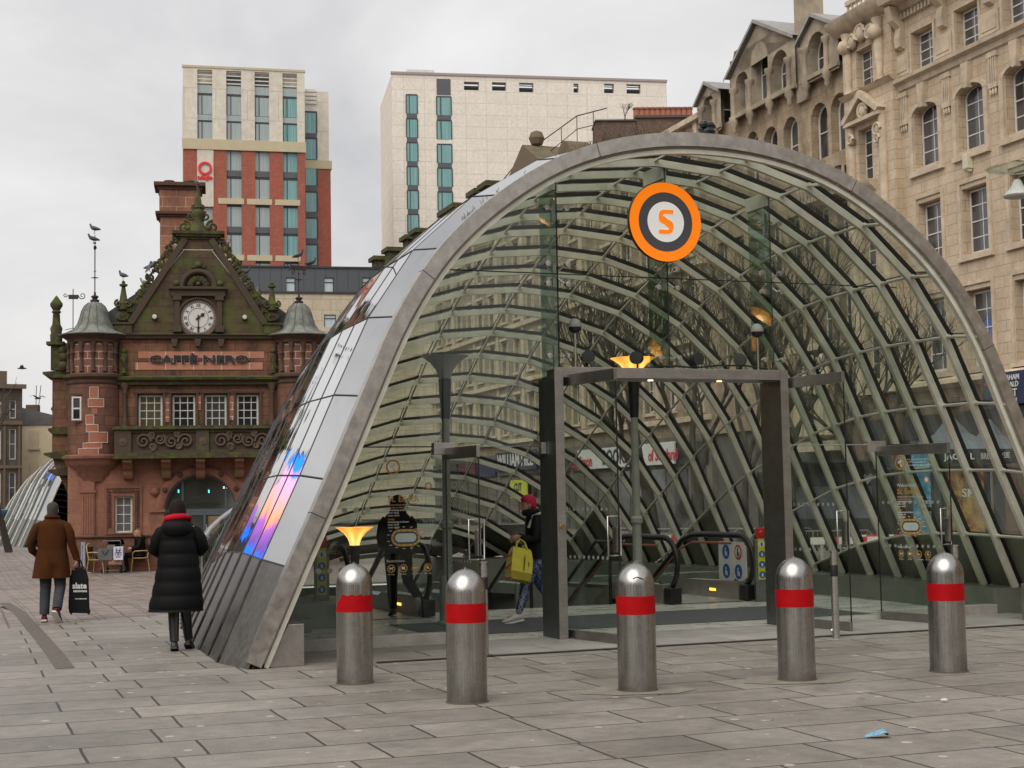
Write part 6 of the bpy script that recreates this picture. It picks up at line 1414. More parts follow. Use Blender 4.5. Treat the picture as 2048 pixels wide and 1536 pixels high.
m = MB(); m.tube([(-.1,-.11,1.36), (-.13,-.02,1.44), (-.15,.08,1.40), (-.16,.15,1.25)], .02, 6); m.build('white_strap', flat('strap_white', (.6,.58,.52), .7), rw, smooth=60)
m = MB(); n = 16; m.rings([[(a*math.cos(2*math.pi*k/n), cy+b*math.sin(2*math.pi*k/n), z) for k in range(n)] for z, a, b, cy in ((-.07,.055,.05,-.055), (-.03,.078,.078,-.03), (.01,.084,.09,-.022), (.05,.085,.103,-.012), (.09,.074,.095,-.008), (.115,.054,.072,-.006), (.131,.02,.03,-.006))]); m.xf(HM); m.build('hair', flat('magenta_hair', (.52,.006,.06), .6, 0, .35, 30, .7, 110), rw, smooth=80)
m = MB(); m.ball((0, .115, -.075), .016, 8); m.xf(HM); m.build('white_earbud', flat('mask_white', (.6,.6,.6), .7), rw, smooth=60)
m = MB(); m.ball((-.036,.088,.014), .006, 6); m.ball((.036,.088,.014), .006, 6); m.xf(HM); m.build('eyes', M_GASK, rw)
n = NT('patterned_leggings'); v = n.coord(); a = n.noise(v, 14, 4, .7, 1.2); n.pbr(n.ramp(a, [(.40, (.012,.018,.06)), (.5, (.05,.09,.26)), (.58, (.36,.42,.52)), (.62, (.02,.03,.09))]), .8); M_LEG = n.m
for s_ in 'LR':
    hp, kn, an = Vector(j['hip'+s_]), Vector(j['kn'+s_]), Vector(j['an'+s_]); MB().tube([hp, hp.lerp(kn, .5), kn, kn.lerp(an, .45)+Vector((0,-.02,0)), an.lerp(kn, .12)], [.10,.088,.066,.062,.045], 12).build('trouser_leg', M_LEG, rw, smooth=80)
    shoe(rw, j['an'+s_], j['to'+s_], flat('white_trainer', (.62,.61,.58), .6, 0, .1, 20), flat('trainer_sole', (.68,.67,.64), .6))
tm = text_mb('DOMINATION MAC', .075, .001, .003); hp, an = Vector((-.158,.14,.66)), Vector((-.145,.29,.16)); dv = (an-hp).normalized(); L_ = (an-hp).length; wx = max(p[0] for p in tm.v)-min(p[0] for p in tm.v); sc_ = L_*1.0/wx
side_ = Vector((0, 1, 0)) - dv*dv.y; side_.normalize(); out_ = dv.cross(side_); c_ = (hp+an)/2+Vector((-.012,0,0))
tm.v = [tuple(c_ - dv*(x*sc_) - side_*z*-1 + Vector((-.004,0,0))) for x, y, z in tm.v]; tm.build('legging_lettering', flat('legging_print', (.6,.62,.64), .7), rw)
# yellow shopping bag she holds in front of her
yb = empty('shopping_bag', pr + Vector((-.24, -.31, .93)), R_(24), 'large yellow and orange striped shopping bag held by the person with magenta hair', 'bag')
n = NT('bag_stripes'); v = n.coord(); sp = n.new('ShaderNodeSeparateXYZ'); n.link(v, sp.inputs[0]); q = n.math('ADD', n.math('MULTIPLY', sp.outputs[2], 6), n.math('MULTIPLY', n.noise(v, 9, 3), 1.2)); f = n.math('FRACT', q)
n.pbr(n.ramp(f, [(.0, (.62,.14,.03)), (.38, (.62,.14,.03)), (.42, (.68,.64,.56)), (.6, (.68,.64,.56)), (.64, (.66,.55,.10)), (.9, (.66,.55,.10))]), .5); M_BST = n.m
M_YEL = flat('yellow_bag_plastic', (.64,.56,.045), .45, 0, .12, 8, .6, 18)
m = MB(); c = [(-.17,-.11), (.17,-.11), (.17,.11), (-.17,.11)]; R2 = [[(x*s_, y*t_, z) for x, y in c] for z, s_, t_ in ((-.42,.92,1), (-.3,1,1.02), (-.1,1,.9), (.03,.9,.55), (.07,.8,.35))]
m.mat(0).quad(*[R2[i][j] for i, j in ((0,0),(0,1),(1,1),(1,0))])
for i in range(4):
    m.mat(0).quad(R2[i][0], R2[i][1], R2[i+1][1], R2[i+1][0]); m.quad(R2[i][2], R2[i][3], R2[i+1][3], R2[i+1][2])
    m.mat(1).quad(R2[i][1], R2[i][2], R2[i+1][2], R2[i+1][1]); m.quad(R2[i][3], R2[i][0], R2[i+1][0], R2[i+1][3])
m.mat(0).add(R2[0], [(0,1,2,3)]); yb.scale = (.88, .88, .88); b_ = m.build('bag_body', [M_YEL, M_BST], yb)
b_.rotation_euler = (R_(-10), R_(12), 0)
m = MB(); m.tube([(-.09,-.05,.05), (-.06,-.02,.16), (.0,0,.2), (.06,-.02,.16), (.09,-.05,.05)], .014, 6); m.build('handle', M_YEL, yb)
for t, x in (('SUPERMARKET', .03), ('shop', .1)):
    tm = text_mb(t, .035, .001, .001); tm.v = [(x-zz_*1, -.114, -.17-xx_) for xx_, yy_, zz_ in tm.v]; tm.build('lettering', flat('bag_green_print', (.05,.10,.03), .6), b_)
# person in black stepping onto the left escalator
pb = FR.w(-.62, 4.0, 0); bw = empty('person', pb, R_(16), 'person all in black, hood up, stepping onto the left escalator', 'person')
J = dict(elL=(-.26,.04,1.14), wrL=(-.15,.22,1.05), elR=(.27,-.02,1.12), wrR=(.22,.16,.98), knL=(-.08,.05,.50), anL=(-.08,.0,.08), toL=(-.10,.15,.03), knR=(.14,.0,.5), anR=(.26,-.24,.26), toR=(.32,-.17,.12))
j, HM = body(bw, J, (.0,.03,1.57), 8, 0, dict(L=((.5,.6,-.2), (1,0,0), .7), R=((0,.6,-.6), (-1,0,0), .7)))
M_BK = cloth('matt_black_cotton', (.007,.007,.008), .95, .2, 6)
m = loft(smoothrows([(1.5,0,0,.07,.075), (1.44,0,0,.15,.11), (1.37,0,0,.19,.125), (1.2,0,0,.205,.14), (1.05,0,0,.19,.135), (.86,0,0,.195,.14)], 5), 32, .02, 9); m.build('hooded_top', M_BK, bw, smooth=80)
for x, k in ((-1, .07), (1, .06)): MB().tube([(x*.16,0,1.38), (x*.21,0,1.31), (x*.235,.02,1.13), (x*.21,.14,1.04), (x*.18,.18,1.0)], [.065,.07,k,.055,.048], 12).build('sleeve', M_BK, bw, smooth=80)
m = MB(); m.ball((0,-.01,1.585), .125, 16, .9, 1, 1.08); m.tube([(-.09,0,1.47),(0,-.09,1.48),(.09,0,1.47)], .05, 8); m.build('hood', M_BK, bw, smooth=80)
for s_ in 'LR':
    hp, kn, an = Vector(BASE['hip'+s_]), Vector(j['kn'+s_]), Vector(j['an'+s_]); MB().tube([hp, hp.lerp(kn, .5), kn, kn.lerp(an, .5), an.lerp(kn, .1)], [.11,.095,.078,.07,.055], 12).build('trouser_leg', M_BK, bw, smooth=80)
    shoe(bw, j['an'+s_], j['to'+s_], flat('black_trainer', (.02,.02,.022), .6, 0, .2), flat('white_trainer_sole', (.62,.6,.58), .6))
# ------------------------------------------------------------------ cafe furniture and the two seated people
GZC = -.5
def cpos(px, py): p = ground_at(px, py, GZC); return p
M_CANE = flat('golden_cane', (.40,.27,.085), .5, 0, .25, 12)
M_CSEAT = flat('dark_cane_weave', (.045,.033,.02), .8, 0, .3, 25, .5, 90)
def cane_chair():
    o = empty('cane_armchair')
    m = MB(); m.box(-.24, .24, -.24, .22, .42, .455); m.build('seat', M_CSEAT, o, bevel=.02)
    m = MB(); m.tube([(-.24,-.24,.435), (.24,-.24,.435), (.24,.24,.435), (-.24,.24,.435), (-.24,-.24,.435)], .018, 6); m.build('seat_rim', M_CANE, o, smooth=60)
    m = MB(); m.tube([(-.23,.22,.44), (-.24,.27,.7), (-.2,.31,.86), (-.08,.33,.93), (.08,.33,.93), (.2,.31,.86), (.24,.27,.7), (.23,.22,.44)], .02, 7)
    for x in (-.12, 0, .12): m.tube([(x,.24,.44), (x,.32,.92)], .009, 5)
    m.build('backrest', M_CANE, o, smooth=60)
    m = MB(); m.box(-.2, .2, .27, .29, .52, .84); m.build('back_weave', M_CSEAT, o)
    for s in (-1, 1):
        MB().tube([(s*.24,.26,.66), (s*.29,.05,.67), (s*.29,-.18,.66), (s*.26,-.24,.60), (s*.24,-.24,.44)], .018, 6).build('armrest', M_CANE, o, smooth=60)
        for y in (-.23, .23): MB().tube([(s*.22,y,.44), (s*.235,y*1.15,.2), (s*.25,y*1.25,.0)], .017, 6).build('leg', M_CANE, o, smooth=60)
        MB().tube([(s*.23,-.23,.3), (s*.1,-.23,.42)], .01, 5).build('brace', M_CANE, o)
    return o
c1 = cane_chair(); p = cpos(197, 1147); c1.location = (p.x, p.y, GZC); c1.rotation_euler = (0,0,R_(80)); tag(c1, 'golden cane armchair holding a grey backpack, beside the pavement sign', 'chair', 'cane armchairs outside the cafe')
c2 = copy_tree(c1); p = cpos(279, 1143); c2.location = (p.x, p.y, GZC); c2.rotation_euler = (0,0,R_(-70)); tag(c2, 'golden cane armchair that the fair haired person in black sits in', 'chair', 'cane armchairs outside the cafe')
c3 = copy_tree(c1); p = cpos(232, 1136); c3.location = (p.x, p.y+.5, GZC); c3.rotation_euler = (0,0,R_(180)); tag(c3, 'golden cane armchair behind the pushchair under the person in the cap', 'chair', 'cane armchairs outside the cafe')
SIT = dict(pelvis=(0,0,.56), spine=(0,-.02,.74), chest=(0,-.02,.92), neckb=(0,.02,1.06), neckt=(0,.04,1.13), shL=(-.17,0,1.02), shR=(.17,0,1.02), elL=(-.23,.05,.78), elR=(.23,.05,.78), wrL=(-.14,.26,.74), wrR=(.14,.26,.74), hipL=(-.09,.03,.54), hipR=(.09,.03,.54), knL=(-.10,.44,.53), knR=(.10,.44,.53), anL=(-.1,.40,.09), anR=(.1,.36,.09), toL=(-.1,.54,.03), toR=(.1,.50,.03))
def seated(loc, rz, label, jacket, hairmat, cap=None, longhair=True):
    o = empty('person', loc, rz, label, 'person')
    j, HM = body(o, SIT, (0,.08,1.21), 0, -12, dict(L=((.5,.8,0), (1,0,0), .6), R=((-.5,.8,0), (-1,0,0), .6)))
    m = loft(smoothrows([(1.12,0,.02,.08,.08), (1.07,0,.01,.17,.12), (1.0,0,0,.22,.15), (.85,0,-.01,.225,.165), (.68,0,0,.22,.18), (.5,0,.02,.24,.2)], 5, .012, .11), 28, .02, 4); jk = m.build('jacket', jacket, o, smooth=80)
    for x in (-1, 1): MB().tube([(x*.15,0,1.04), (x*.225,.02,.96), (x*.25,.05,.79), (x*.2,.18,.74), (x*.16,.24,.74)], [.075,.085,.075,.065,.055], 10).build('sleeve', jacket, o, smooth=80)
    m = MB(); m.ball((0,-.1,1.06), .13, 12, 1.1, .7, .75); m.build('hood', jacket, jk, smooth=80)
    for s_ in 'LR':
        hp, kn, an = Vector(j['hip'+s_]), Vector(j['kn'+s_]), Vector(j['an'+s_]); MB().tube([hp, kn, kn+Vector((0,0,-.06)), an], [.1,.08,.07,.055], 10).build('trouser_leg', M_BK, o, smooth=80); shoe(o, j['an'+s_], j['to'+s_], M_LEA, M_GASK)
    m = MB(); n = 14; m.rings([[(a*math.cos(2*math.pi*k/n), cy+b*math.sin(2*math.pi*k/n), z) for k in range(n)] for z, a, b, cy in ((-.15,.085,.05,-.06), (-.07,.088,.075,-.04), (0,.088,.098,-.02), (.06,.082,.1,-.012), (.1,.058,.075,-.01), (.125,.015,.02,-.01))]); m.xf(HM); m.build('hair', hairmat, o, smooth=80)
    if cap:
        m = MB(); m.ball((0,-.005,.05), .1, 14, .92, 1.08, .85); m.rings([[(x*.075, y, .045+z_) for x, z_ in ((-1,-.01), (0,.012), (1,-.01))] for y in (.08, .17)], closed=False, cap=False); m.xf(HM); m.build('cap', cap, o, smooth=80)
    return o
p = cpos(279, 1143); seated((p.x, p.y, GZC), R_(110), 'person with fair hair in a shiny black padded jacket seated at right outside the cafe', M_PUFF, flat('fair_hair', (.36,.19,.085), .7, 0, .3, 30, .5, 110))
p = cpos(232, 1136); seated((p.x, p.y+.5, GZC), R_(0), 'person in a black cap and dark jacket seated behind the pushchair', M_JK, flat('light_brown_hair', (.25,.14,.08), .7, 0, .3, 30), cap=flat('black_cap', (.01,.01,.012), .8))
# pushchair with shopping hanging from it
p = cpos(228, 1146); pc = empty('pushchair', (p.x, p.y, GZC), 0, 'black pushchair with small wheels parked between the cane armchairs', 'pushchair')
M_PF = cloth('black_pram_fabric', (.012,.012,.014), .8)
m = MB(); m.rings([[(x, y, z) for x, y, z in ((-.24, yy, zz), (.24, yy, zz), (.24, yy+.06, zz+.02), (-.24, yy+.06, zz+.02))] for yy, zz in ((.35,.4), (.1,.42), (-.02,.6), (-.05,.9))]); m.build('seat_fabric', M_PF, pc)
m = MB(); n = 8; m.rings([[(x, -.06+.38*math.sin(a), .8+.26*math.cos(a)) for a in [math.pi*.5*k/n-.3 for k in range(n+1)]] for x in (-.26, -.13, 0, .13, .26)], closed=False, cap=False); m.build('hood', M_PF, pc, smooth=60)
m = MB()
for s in (-1, 1): m.tube([(s*.27,-.28,1.02), (s*.26,-.12,.6), (s*.25,.32,.12)], .014, 6); m.tube([(s*.26,-.05,.5), (s*.28,-.28,.12)], .014, 6)
m.tube([(-.27,-.28,1.02), (.27,-.28,1.02)], .018, 6); m.tube([(-.28,-.28,.1), (.28,-.28,.1)], .012, 6); m.build('frame', M_SS, pc)
for s in (-1, 1):
    for y, r in ((-.28,.13), (.32,.1)): w1 = MB().lathe([(r-.025, -.02), (r, -.015), (r, .015), (r-.025, .02)], (s*.29, y, r), 18, axis='x').build('wheel', M_GASK, pc, smooth=40); MB().lathe([(.001, -.012), (r-.028, -.01), (r-.028, .01), (.001, .012)], (s*.29, y, r), 10, axis='x').build('rim', M_SS, w1)
m = MB(); m.box(-.14, .12, -.36, -.33, .78, .9); m.build('storage_pouch', flat('pouch_grey', (.14,.14,.13), .8), pc)
def carrier(name, loc, rz, w_, h, d_, mat, lab, txt=None, tcol=None):
    o = empty(name, loc, rz, lab, 'bag')
    m = MB(); m.prism_xz([(-w_/2*.95, 0), (w_/2*.95, 0), (w_/2, h), (-w_/2, h)], -d_/2, d_/2); m.build('bag_body', mat, o, bevel=.008)
    m = MB(); m.tube([(-w_*.22,-d_/2-.004,h*.92), (-w_*.1,-d_/2-.01,h*.55), (0,-d_/2-.012,h*.48), (w_*.1,-d_/2-.01,h*.62), (w_*.22,-d_/2-.004,h*.92)], .010, 5); m.build('handle', M_GASK, o)
    if txt:
        for i, t in enumerate(txt): shift(text_mb(t, h*.13, .002, .002), 0, -d_/2-.004, h*(.72-.16*i)).build('lettering', tcol, o)
    return o
carrier('grey_shopping_bag', (p.x-.15, p.y-.42, GZC+.42), 0, .48, .36, .14, cloth('grey_card', (.12,.12,.125), .8), 'grey card shopping bag with black handles hung on the pushchair')
carrier('white_shopping_bag', (p.x+.27, p.y-.50, GZC+.42), R_(6), .30, .42, .12, flat('white_card', (.58,.57,.66), .6), 'white carrier bag with dark blue lettering hung on the pushchair', ['IF YOU', 'CAN DO', 'IT DO IT', 'NOW'], flat('violet_print', (.05,.04,.20), .6))
n = NT('brown_pattern'); v = n.coord(); a = n.noise(v, 22, 2, .5, 2); n.pbr(n.ramp(a, [(.46, (.40,.18,.10)), (.5, (.035,.015,.01)), (.56, (.035,.015,.01)), (.6, (.52,.30,.22))]), .7)
carrier('brown_patterned_bag', (p.x+.16, p.y-.40, GZC+.28), R_(-8), .46, .30, .16, n.m, 'brown and pink leopard patterned bag below the white carrier bag')
m = MB(); m.ball((0,0,.16), .2, 12, 1, .7, .85); m.ball((.05,-.04,.26), .13, 10, 1.2, .8, .7); m.tube([(-.1,-.1,.3), (-.02,-.14,.4), (.1,-.1,.32)], .02, 6)
bp = m.build('backpack', flat('grey_backpack', (.06,.062,.058), .8, 0, .4, 9, .5, 40), None, smooth=70); q = cpos(197, 1147); bp.location = (q.x+.02, q.y, GZC+.455); tag(bp, 'grey backpack resting on the empty cane armchair', 'backpack')
q = cpos(172, 1146); ab = empty('pavement_sign', (q.x-.1, q.y, GZC), R_(-62), 'folding pavement sign with a pale blue poster beside the cafe chairs', 'sign')
m = MB(); m.tube([(-.32,0,.02), (-.32,0,1.0), (.32,0,1.0), (.32,0,.02)], .02, 6); m.build('frame', M_SS, ab); m = MB(); m.box(-.30, .30, -.01, .01, .22, .98); pn = m.build('panel', flat('poster_pale_blue', (.32,.42,.56), .5, 0, .15, 4), ab)
for i, t in enumerate('NERO'): shift(text_mb(t, .13, .002, .004), 0, -.014, .82-i*.13).build('lettering', flat('poster_navy', (.02,.025,.07), .6) if not i else bpy.data.materials['poster_navy'], pn)
m = MB(); m.box(-.36, .36, -.2, .2, 0, .025); m.build('base', flat('pale_base', (.5,.48,.45), .7), ab, bevel=.01)
# curved slatted balustrade behind the woman, with a second pavement sign beyond it
P0 = [(404, 1236), (420, 1226), (440, 1216), (462, 1206), (490, 1198)]; G = [ground_at(x, y) for x, y in P0]
fb = empty('slatted_balustrade', (0,0,0), 0, 'curved balustrade of dark steel slats with a bright top rail beside the canopy', 'balustrade')
hs = [1.10, 1.25, 1.38, 1.5, 1.62]; m = MB()
m.tube([g+Vector((0,0,h)) for g, h in zip(G, hs)], .045, 8); m.build('top_rail', M_SS, fb, smooth=60)
for i in range(len(G)-1):
    for k in range(5):
        a, b = G[i].lerp(G[i+1], k/5), G[i].lerp(G[i+1], (k+.78)/5); h = hs[i]+(hs[i+1]-hs[i])*(k+.4)/5; t = (b-a).normalized(); nn = Vector((-t.y, t.x, 0))*.012
        m = MB(); m.rings([[a+Vector((0,0,.05))-nn, b+Vector((0,0,.05))-nn, b+Vector((0,0,.05))+nn, a+Vector((0,0,.05))+nn], [a+Vector((0,0,h-.1))-nn, b+Vector((0,0,h-.1))-nn, b+Vector((0,0,h-.1))+nn, a+Vector((0,0,h-.1))+nn]])
        for z in (.3, .62, h-.25): m.ball(tuple((a+b)/2-nn*1.6+Vector((0,0,z))), .014, 5)
        m.build('slat', M_CLAD, fb)
q = ground_at(440, 1176, -.2); ab = empty('pavement_sign', (q.x, q.y, gz((q-O).dot(FR.v))), R_(6), 'pale blue pavement sign seen through the slatted balustrade', 'sign')
m = MB(); m.box(-.33, .33, -.02, .02, .1, 1.15); pn = m.build('panel', flat('poster_sky', (.36,.50,.70), .5, 0, .2, 3), ab); shift(text_mb('NERO', .2, .002, .006), 0, -.024, .98).build('lettering', bpy.data.materials['poster_navy'], pn); shift(text_mb('HAPPY\nHOUR', .13, .002, .004), 0, -.024, .55).build('lettering', flat('poster_white', (.6,.6,.62), .6), pn)
m = MB(); m.box(-.35, .35, -.25, .25, 0, .05); m.box(-.34, -.31, -.03, .03, .05, 1.17); m.box(.31, .34, -.03, .03, .05, 1.17); m.build('base', M_SS, ab)
# ------------------------------------------------------------------ pigeons, litter
M_PIG = flat('pigeon_feathers', (.085,.082,.095), .85, 0, .5, 14); M_PIG2 = flat('pale_pigeon_feathers', (.30,.29,.30), .85, 0, .5, 14)
def pigeon(loc, rz, lab, mat=M_PIG, s=1.0, fly=False):
    m = MB(); m.tube([(0,-.17,.10), (0,-.10,.12), (0,0,.14), (0,.08,.17), (0,.12,.21), (0,.135,.25)], [.014,.04,.062,.058,.034,.026], 8); m.ball((0,.14,.265), .028, 8); m.tube([(0,.16,.262), (0,.185,.255)], [.008,.002], 5)
    for x in (-1, 1): m.tube([(x*.02,.01,.09), (x*.02,.01,.0), (x*.02,.04,0)], .005, 4)
    if fly:
        for x, zz in ((-1, .1), (1, -.12)): m.rings([[(x*.04,.06,.16), (x*.04,-.06,.16)], [(x*.2,.07,.16+zz), (x*.2,-.05,.16+zz)], [(x*.36,-.01,.16+zz*2), (x*.34,-.05,.16+zz*2)]], closed=False, cap=False)
    else:
        for x in (-1, 1): m.tube([(x*.045,.06,.16), (x*.058,-.03,.135), (x*.03,-.16,.10)], [.02,.03,.006], 6)
    m.xf(Matrix.Scale(s, 4)); o = m.build('pigeon', mat, None, smooth=80); o.location = loc; o.rotation_euler = (0,0,rz); return tag(o, lab, 'pigeon', 'pigeons on and around the cafe roof')
def cw_(x, y, z): return FC.w(x, y, z)
pigeon(cw_(.80,.38,10.54), R_(80), 'upper pigeon of the two perched on the tall left roof spike', s=1.15); pigeon(cw_(.76,.38,10.2), R_(100), 'lower pigeon of the two perched on the tall left roof spike', s=1.15)
pigeon(cw_(1.72,.2,8.97), R_(60), 'pigeon perched on the left mossy corner finial', s=1.2); pigeon(cw_(4.1,.22,12.1), R_(170), 'pigeon perched on the tip of the gable finial', M_PIG2, 1.1)
pigeon(cw_(2.55,.1,9.25), R_(-90), 'flying pigeon with spread wings left of the gable', s=1.15, fly=True)
pigeon(cw_(2.42,.3,8.75), R_(90), 'pigeon low on the left gable slope', M_PIG2, 1.15); pigeon(cw_(2.75,.3,9.3), R_(100), 'dark pigeon half way up the left gable slope', s=1.15)
pigeon(cw_(4.98,.2,10.05), R_(-80), 'pale necked pigeon high on the right gable slope', M_PIG2, 1.25); pigeon(cw_(5.35,.2,9.25), R_(-60), 'left pigeon of the pair on the right gable slope', s=1.2); pigeon(cw_(5.62,.2,9.1), R_(-100), 'right pigeon of the pair on the right gable slope', s=1.25)
pigeon(cw_(6.08,.2,8.45), R_(180), 'small pale pigeon at the foot of the right gable slope', M_PIG2, 1.1)
pigeon(cw_(7.40,.38,9.72), R_(-110), 'black pigeon on top of the right weather vane', s=1.25); pigeon(cw_(7.82,.5,9.5), R_(-70), 'black pigeon on the arm of the right weather vane', s=1.25)
q = ground_at(18, 1098, -.5); pigeon((q.x, q.y, -.5), R_(40), 'pigeon standing on the paving at the far left', s=1.5)
pigeon(FS.w(3.0,-.5,5.9), R_(60), 'pigeon on the ledge above the blue letting board', s=1.6); pigeon(FS.w(4.6,-.6,6.15), R_(20), 'pigeon on the blue letting board', s=1.6)
q = ground_at(1757, 1476); lt = MB(); lt.rings([[(-.11,-.02,.004), (-.02,-.05,.02), (.06,-.04,.03), (.1,-.02,.006)], [(-.1,.03,.012), (-.01,.03,.035), (.05,.035,.045), (.09,.03,.01)], [(-.02,.06,.004), (.02,.07,.01), (.06,.07,.012), (.08,.05,.004)]], closed=False, cap=False); o = lt.build('crisp_wrapper', flat('blue_wrapper', (.16,.38,.56), .3, 0, .4, 30), None); o.scale = (.85, .85, 1.2); o.location = (q.x, q.y, .004); tag(o, 'crumpled pale blue wrapper lying on the paving at lower right', 'litter')
q = ground_at(1889, 1405); lt = MB(); lt.ball((0,0,.015), .025, 6, 1.3, .8, .6); o = lt.build('paper_scrap', flat('white_paper', (.6,.6,.58), .7), None); o.location = (q.x, q.y, .004); tag(o, 'small white paper scrap on the paving near the rightmost bollard', 'litter')
for px, py, r in ((1531, 1440, .055), (1496, 1337, .045)):
    q = ground_at(px, py); o = MB().lathe([(.001, .006), (r, .006), (r+.006, 0)], n=20).build('paving_stud', flat('stud_metal', (.33,.32,.28), .5, .6), None, smooth=30); o.location = (q.x, q.y, .002); tag(o, 'round metal stud set in the paving, the %s of the two' % ('nearer' if py > 1400 else 'farther'), 'stud', 'round studs in the paving')
# black plastic bag on top of the canopy, moss and weeds along the rim
T = section(0, .17, 5); top_i = min(range(len(T)), key=lambda i: abs(T[i][0]-1.50)); t_ = T[top_i]
m = MB(); r3 = random.Random(3)
for k in range(7): m.ball((r3.uniform(-.08,.08), r3.uniform(-.03,.05), r3.uniform(.0,.09)), r3.uniform(.04,.07), 7, 1.2, .9, .8)
o = m.build('black_plastic_bag', flat('black_plastic', (.008,.008,.009), .25, 0, .2), None, smooth=30); q = FR.w(t_[0], -1.52, t_[1]+.02); o.location = q; tag(o, 'crumpled black plastic bag caught on the crown of the canopy rim', 'bag')
m = MB(); 
for i in range(len(T)-1):
    if T[i][1] < 4.6 and T[i][0] < 1.4 or T[i][1] < 4.0: continue
    for q in range(14):
        t = r3.random(); u, z = T[i][0]+(T[i+1][0]-T[i][0])*t, T[i][1]+(T[i+1][1]-T[i][1])*t; v = -1.5+r3.uniform(-.03,.1)
        if math.sin(u*2.3)+r3.uniform(-1, 1) < -.1: continue
        L_ = r3.uniform(.012,.05); dx = r3.uniform(-.03,.03); m.tube([(u,v,z-.01), (u+dx*.5,v-.005,z+L_*.6), (u+dx,v-.01+r3.uniform(-.02,.02),z+L_)], [.004,.003,.0015], 3)
o = m.build('rim_weeds', flat('dry_weeds', (.15,.13,.06), .95, 0, .3, 9), None); o.location = O; o.rotation_euler = (0,0,R_(TH)); tag(o, 'dry moss and weeds growing along the top of the canopy rim', 'weeds', None, 'stuff')
# ------------------------------------------------------------------ escalators
M_RUB = flat('handrail_rubber', (.012,.012,.013), .35); M_STEP = steel('step_aluminium', (.22,.22,.21), .45, (40, 2, 2), .3)
M_ESKIRT = steel('escalator_skirt', (.52,.50,.46), .42, (2,2,2), .15)
M_REDL = NT('red_light_strip'); M_REDL.pbr((.34,.12,.085), .5); M_REDL = M_REDL.m
SLP = math.tan(R_(30))
def escalator(ua, ub, v0, label):
    e = empty('escalator', O, R_(TH), label, 'escalator', 'escalators going down under the canopy')
    v1 = v0+2.1; vend = v0+9.5
    def zof(v): return 0 if v < v1 else -(v-v1)*SLP
    for u in (ua, ub):
        path = [(u, v0+.55, .30)] + [(u, v0+.42-.42*math.sin(R_(a)), .60-.40*math.cos(R_(a))) for a in range(20, 181, 16)] + [(u, v1-.5, 1.0), (u, v1-.15, .985), (u, v1+.2, .90)] + [(u, v, .98+zof(v)) for v in (v1+.6, v1+3, vend)]
        MB().tube(path, .05, 8, flat=.75).build('handrail', M_RUB, e, smooth=60)
        pts = [(v0+.55,.26)] + [(v0+.42-.36*math.sin(R_(a)), .60-.34*math.cos(R_(a))) for a in range(20, 181, 16)] + [(v1-.2,.94), (v1+.3,.80), (vend,.92+zof(vend)), (vend,.2+zof(vend)), (v1+.3,.08), (v1-.2,.26)]
        m = MB(); m.add([(u, p[0], p[1]) for p in pts], [tuple(range(len(pts)))]); g = m.build('glass_balustrade', G_FRONT, e)
        m = MB(); m.tube([(u-.02, p[0], p[1]-.05) for p in [(v0+.6,.93),(v1-.2,.92),(v1+.25,.80),(vend,.90+zof(vend))]], .018, 6); m.build('light_strip', M_REDL, e)
        m = MB(); m.prism_yz([(v0+.28,0), (v1,0), (v1+.2,-.3), (vend,zof(vend)-.5), (vend,zof(vend)+.26), (v1+.3,.14), (v1-.1,.27), (v0+.28,.30)], u-.11, u+.11); m.build('skirt', M_ESKIRT, e)
        m = MB(); m.box(u-.10, u+.10, v0+.06, v0+.276, .02, .26); m.build('newel_box', M_RUB, e, bevel=.02)
        m = MB(); m.box(u-.114, u-.1105, v0+1.0, v0+1.2, .12, .16); m.build('amber_light', (lambda n: (n.pbr((.8,.4,.05), .4, emit=(1,.5,.05), estr=1.6), n.m)[1])(NT('amber_light')) if 'amber_light' not in bpy.data.materials else bpy.data.materials['amber_light'], e)
    m = MB(); m.box(ua+.115, ub-.115, v0+.1, v1-.05, .013, .022); m.build('comb_plate', M_ESKIRT, e)
    for k in range(17):
        v = v1+k*.4; m = MB(); m.box(ua+.115, ub-.115, v, v+.38, -.20-k*.4*SLP+.03, -k*.4*SLP-.02); m.build('step', M_STEP, e)
    return e
e1 = escalator(-1.46, -.30, 3.55, 'left escalator that the person in black is boarding')
e2 = escalator(3.66, 4.96, 3.75, 'right escalator with a white safety notice on its glass side')
m = MB(); V = 3.92
m.prism_yz([(V,.36), (V+.12,.30), (V+.86,.30), (V+.86,.90), (V+.12,.90), (V,.82)], 4.935, 4.95); nb = m.build('safety_notice', flat('notice_white', (.62,.61,.58), .5), e2)
def disc(mb, u, v, z, r, n=20): mb.add([(u, v+r*math.cos(2*math.pi*i/n), z+r*math.sin(2*math.pi*i/n)) for i in range(n)], [tuple(range(n))])
KB = flat('sign_blue', (.015,.10,.36), .5); KR = flat('sign_red', (.50,.02,.03), .5)
for v, z, mt in ((V+.62,.74,KB), (V+.24,.74,KR), (V+.62,.44,KB), (V+.24,.44,KB)):
    m = MB(); disc(m, 4.932, v, z, .115); dsc = m.build('notice_symbol', mt, nb)
    m = MB()
    if mt is KR: disc(m, 4.929, v, z, .085)
    m.build('symbol_field', bpy.data.materials['notice_white'], dsc) if m.f else None
    m = MB(); m.box(4.924, 4.927, v-.015, v+.02, z-.06, z+.02); disc(m, 4.925, v, z+.045, .02, 8); m.box(4.924, 4.927, v-.05, v-.03, z-.07, z+.0); m.build('figure', M_GASK if mt is KR else bpy.data.materials['notice_white'], dsc)
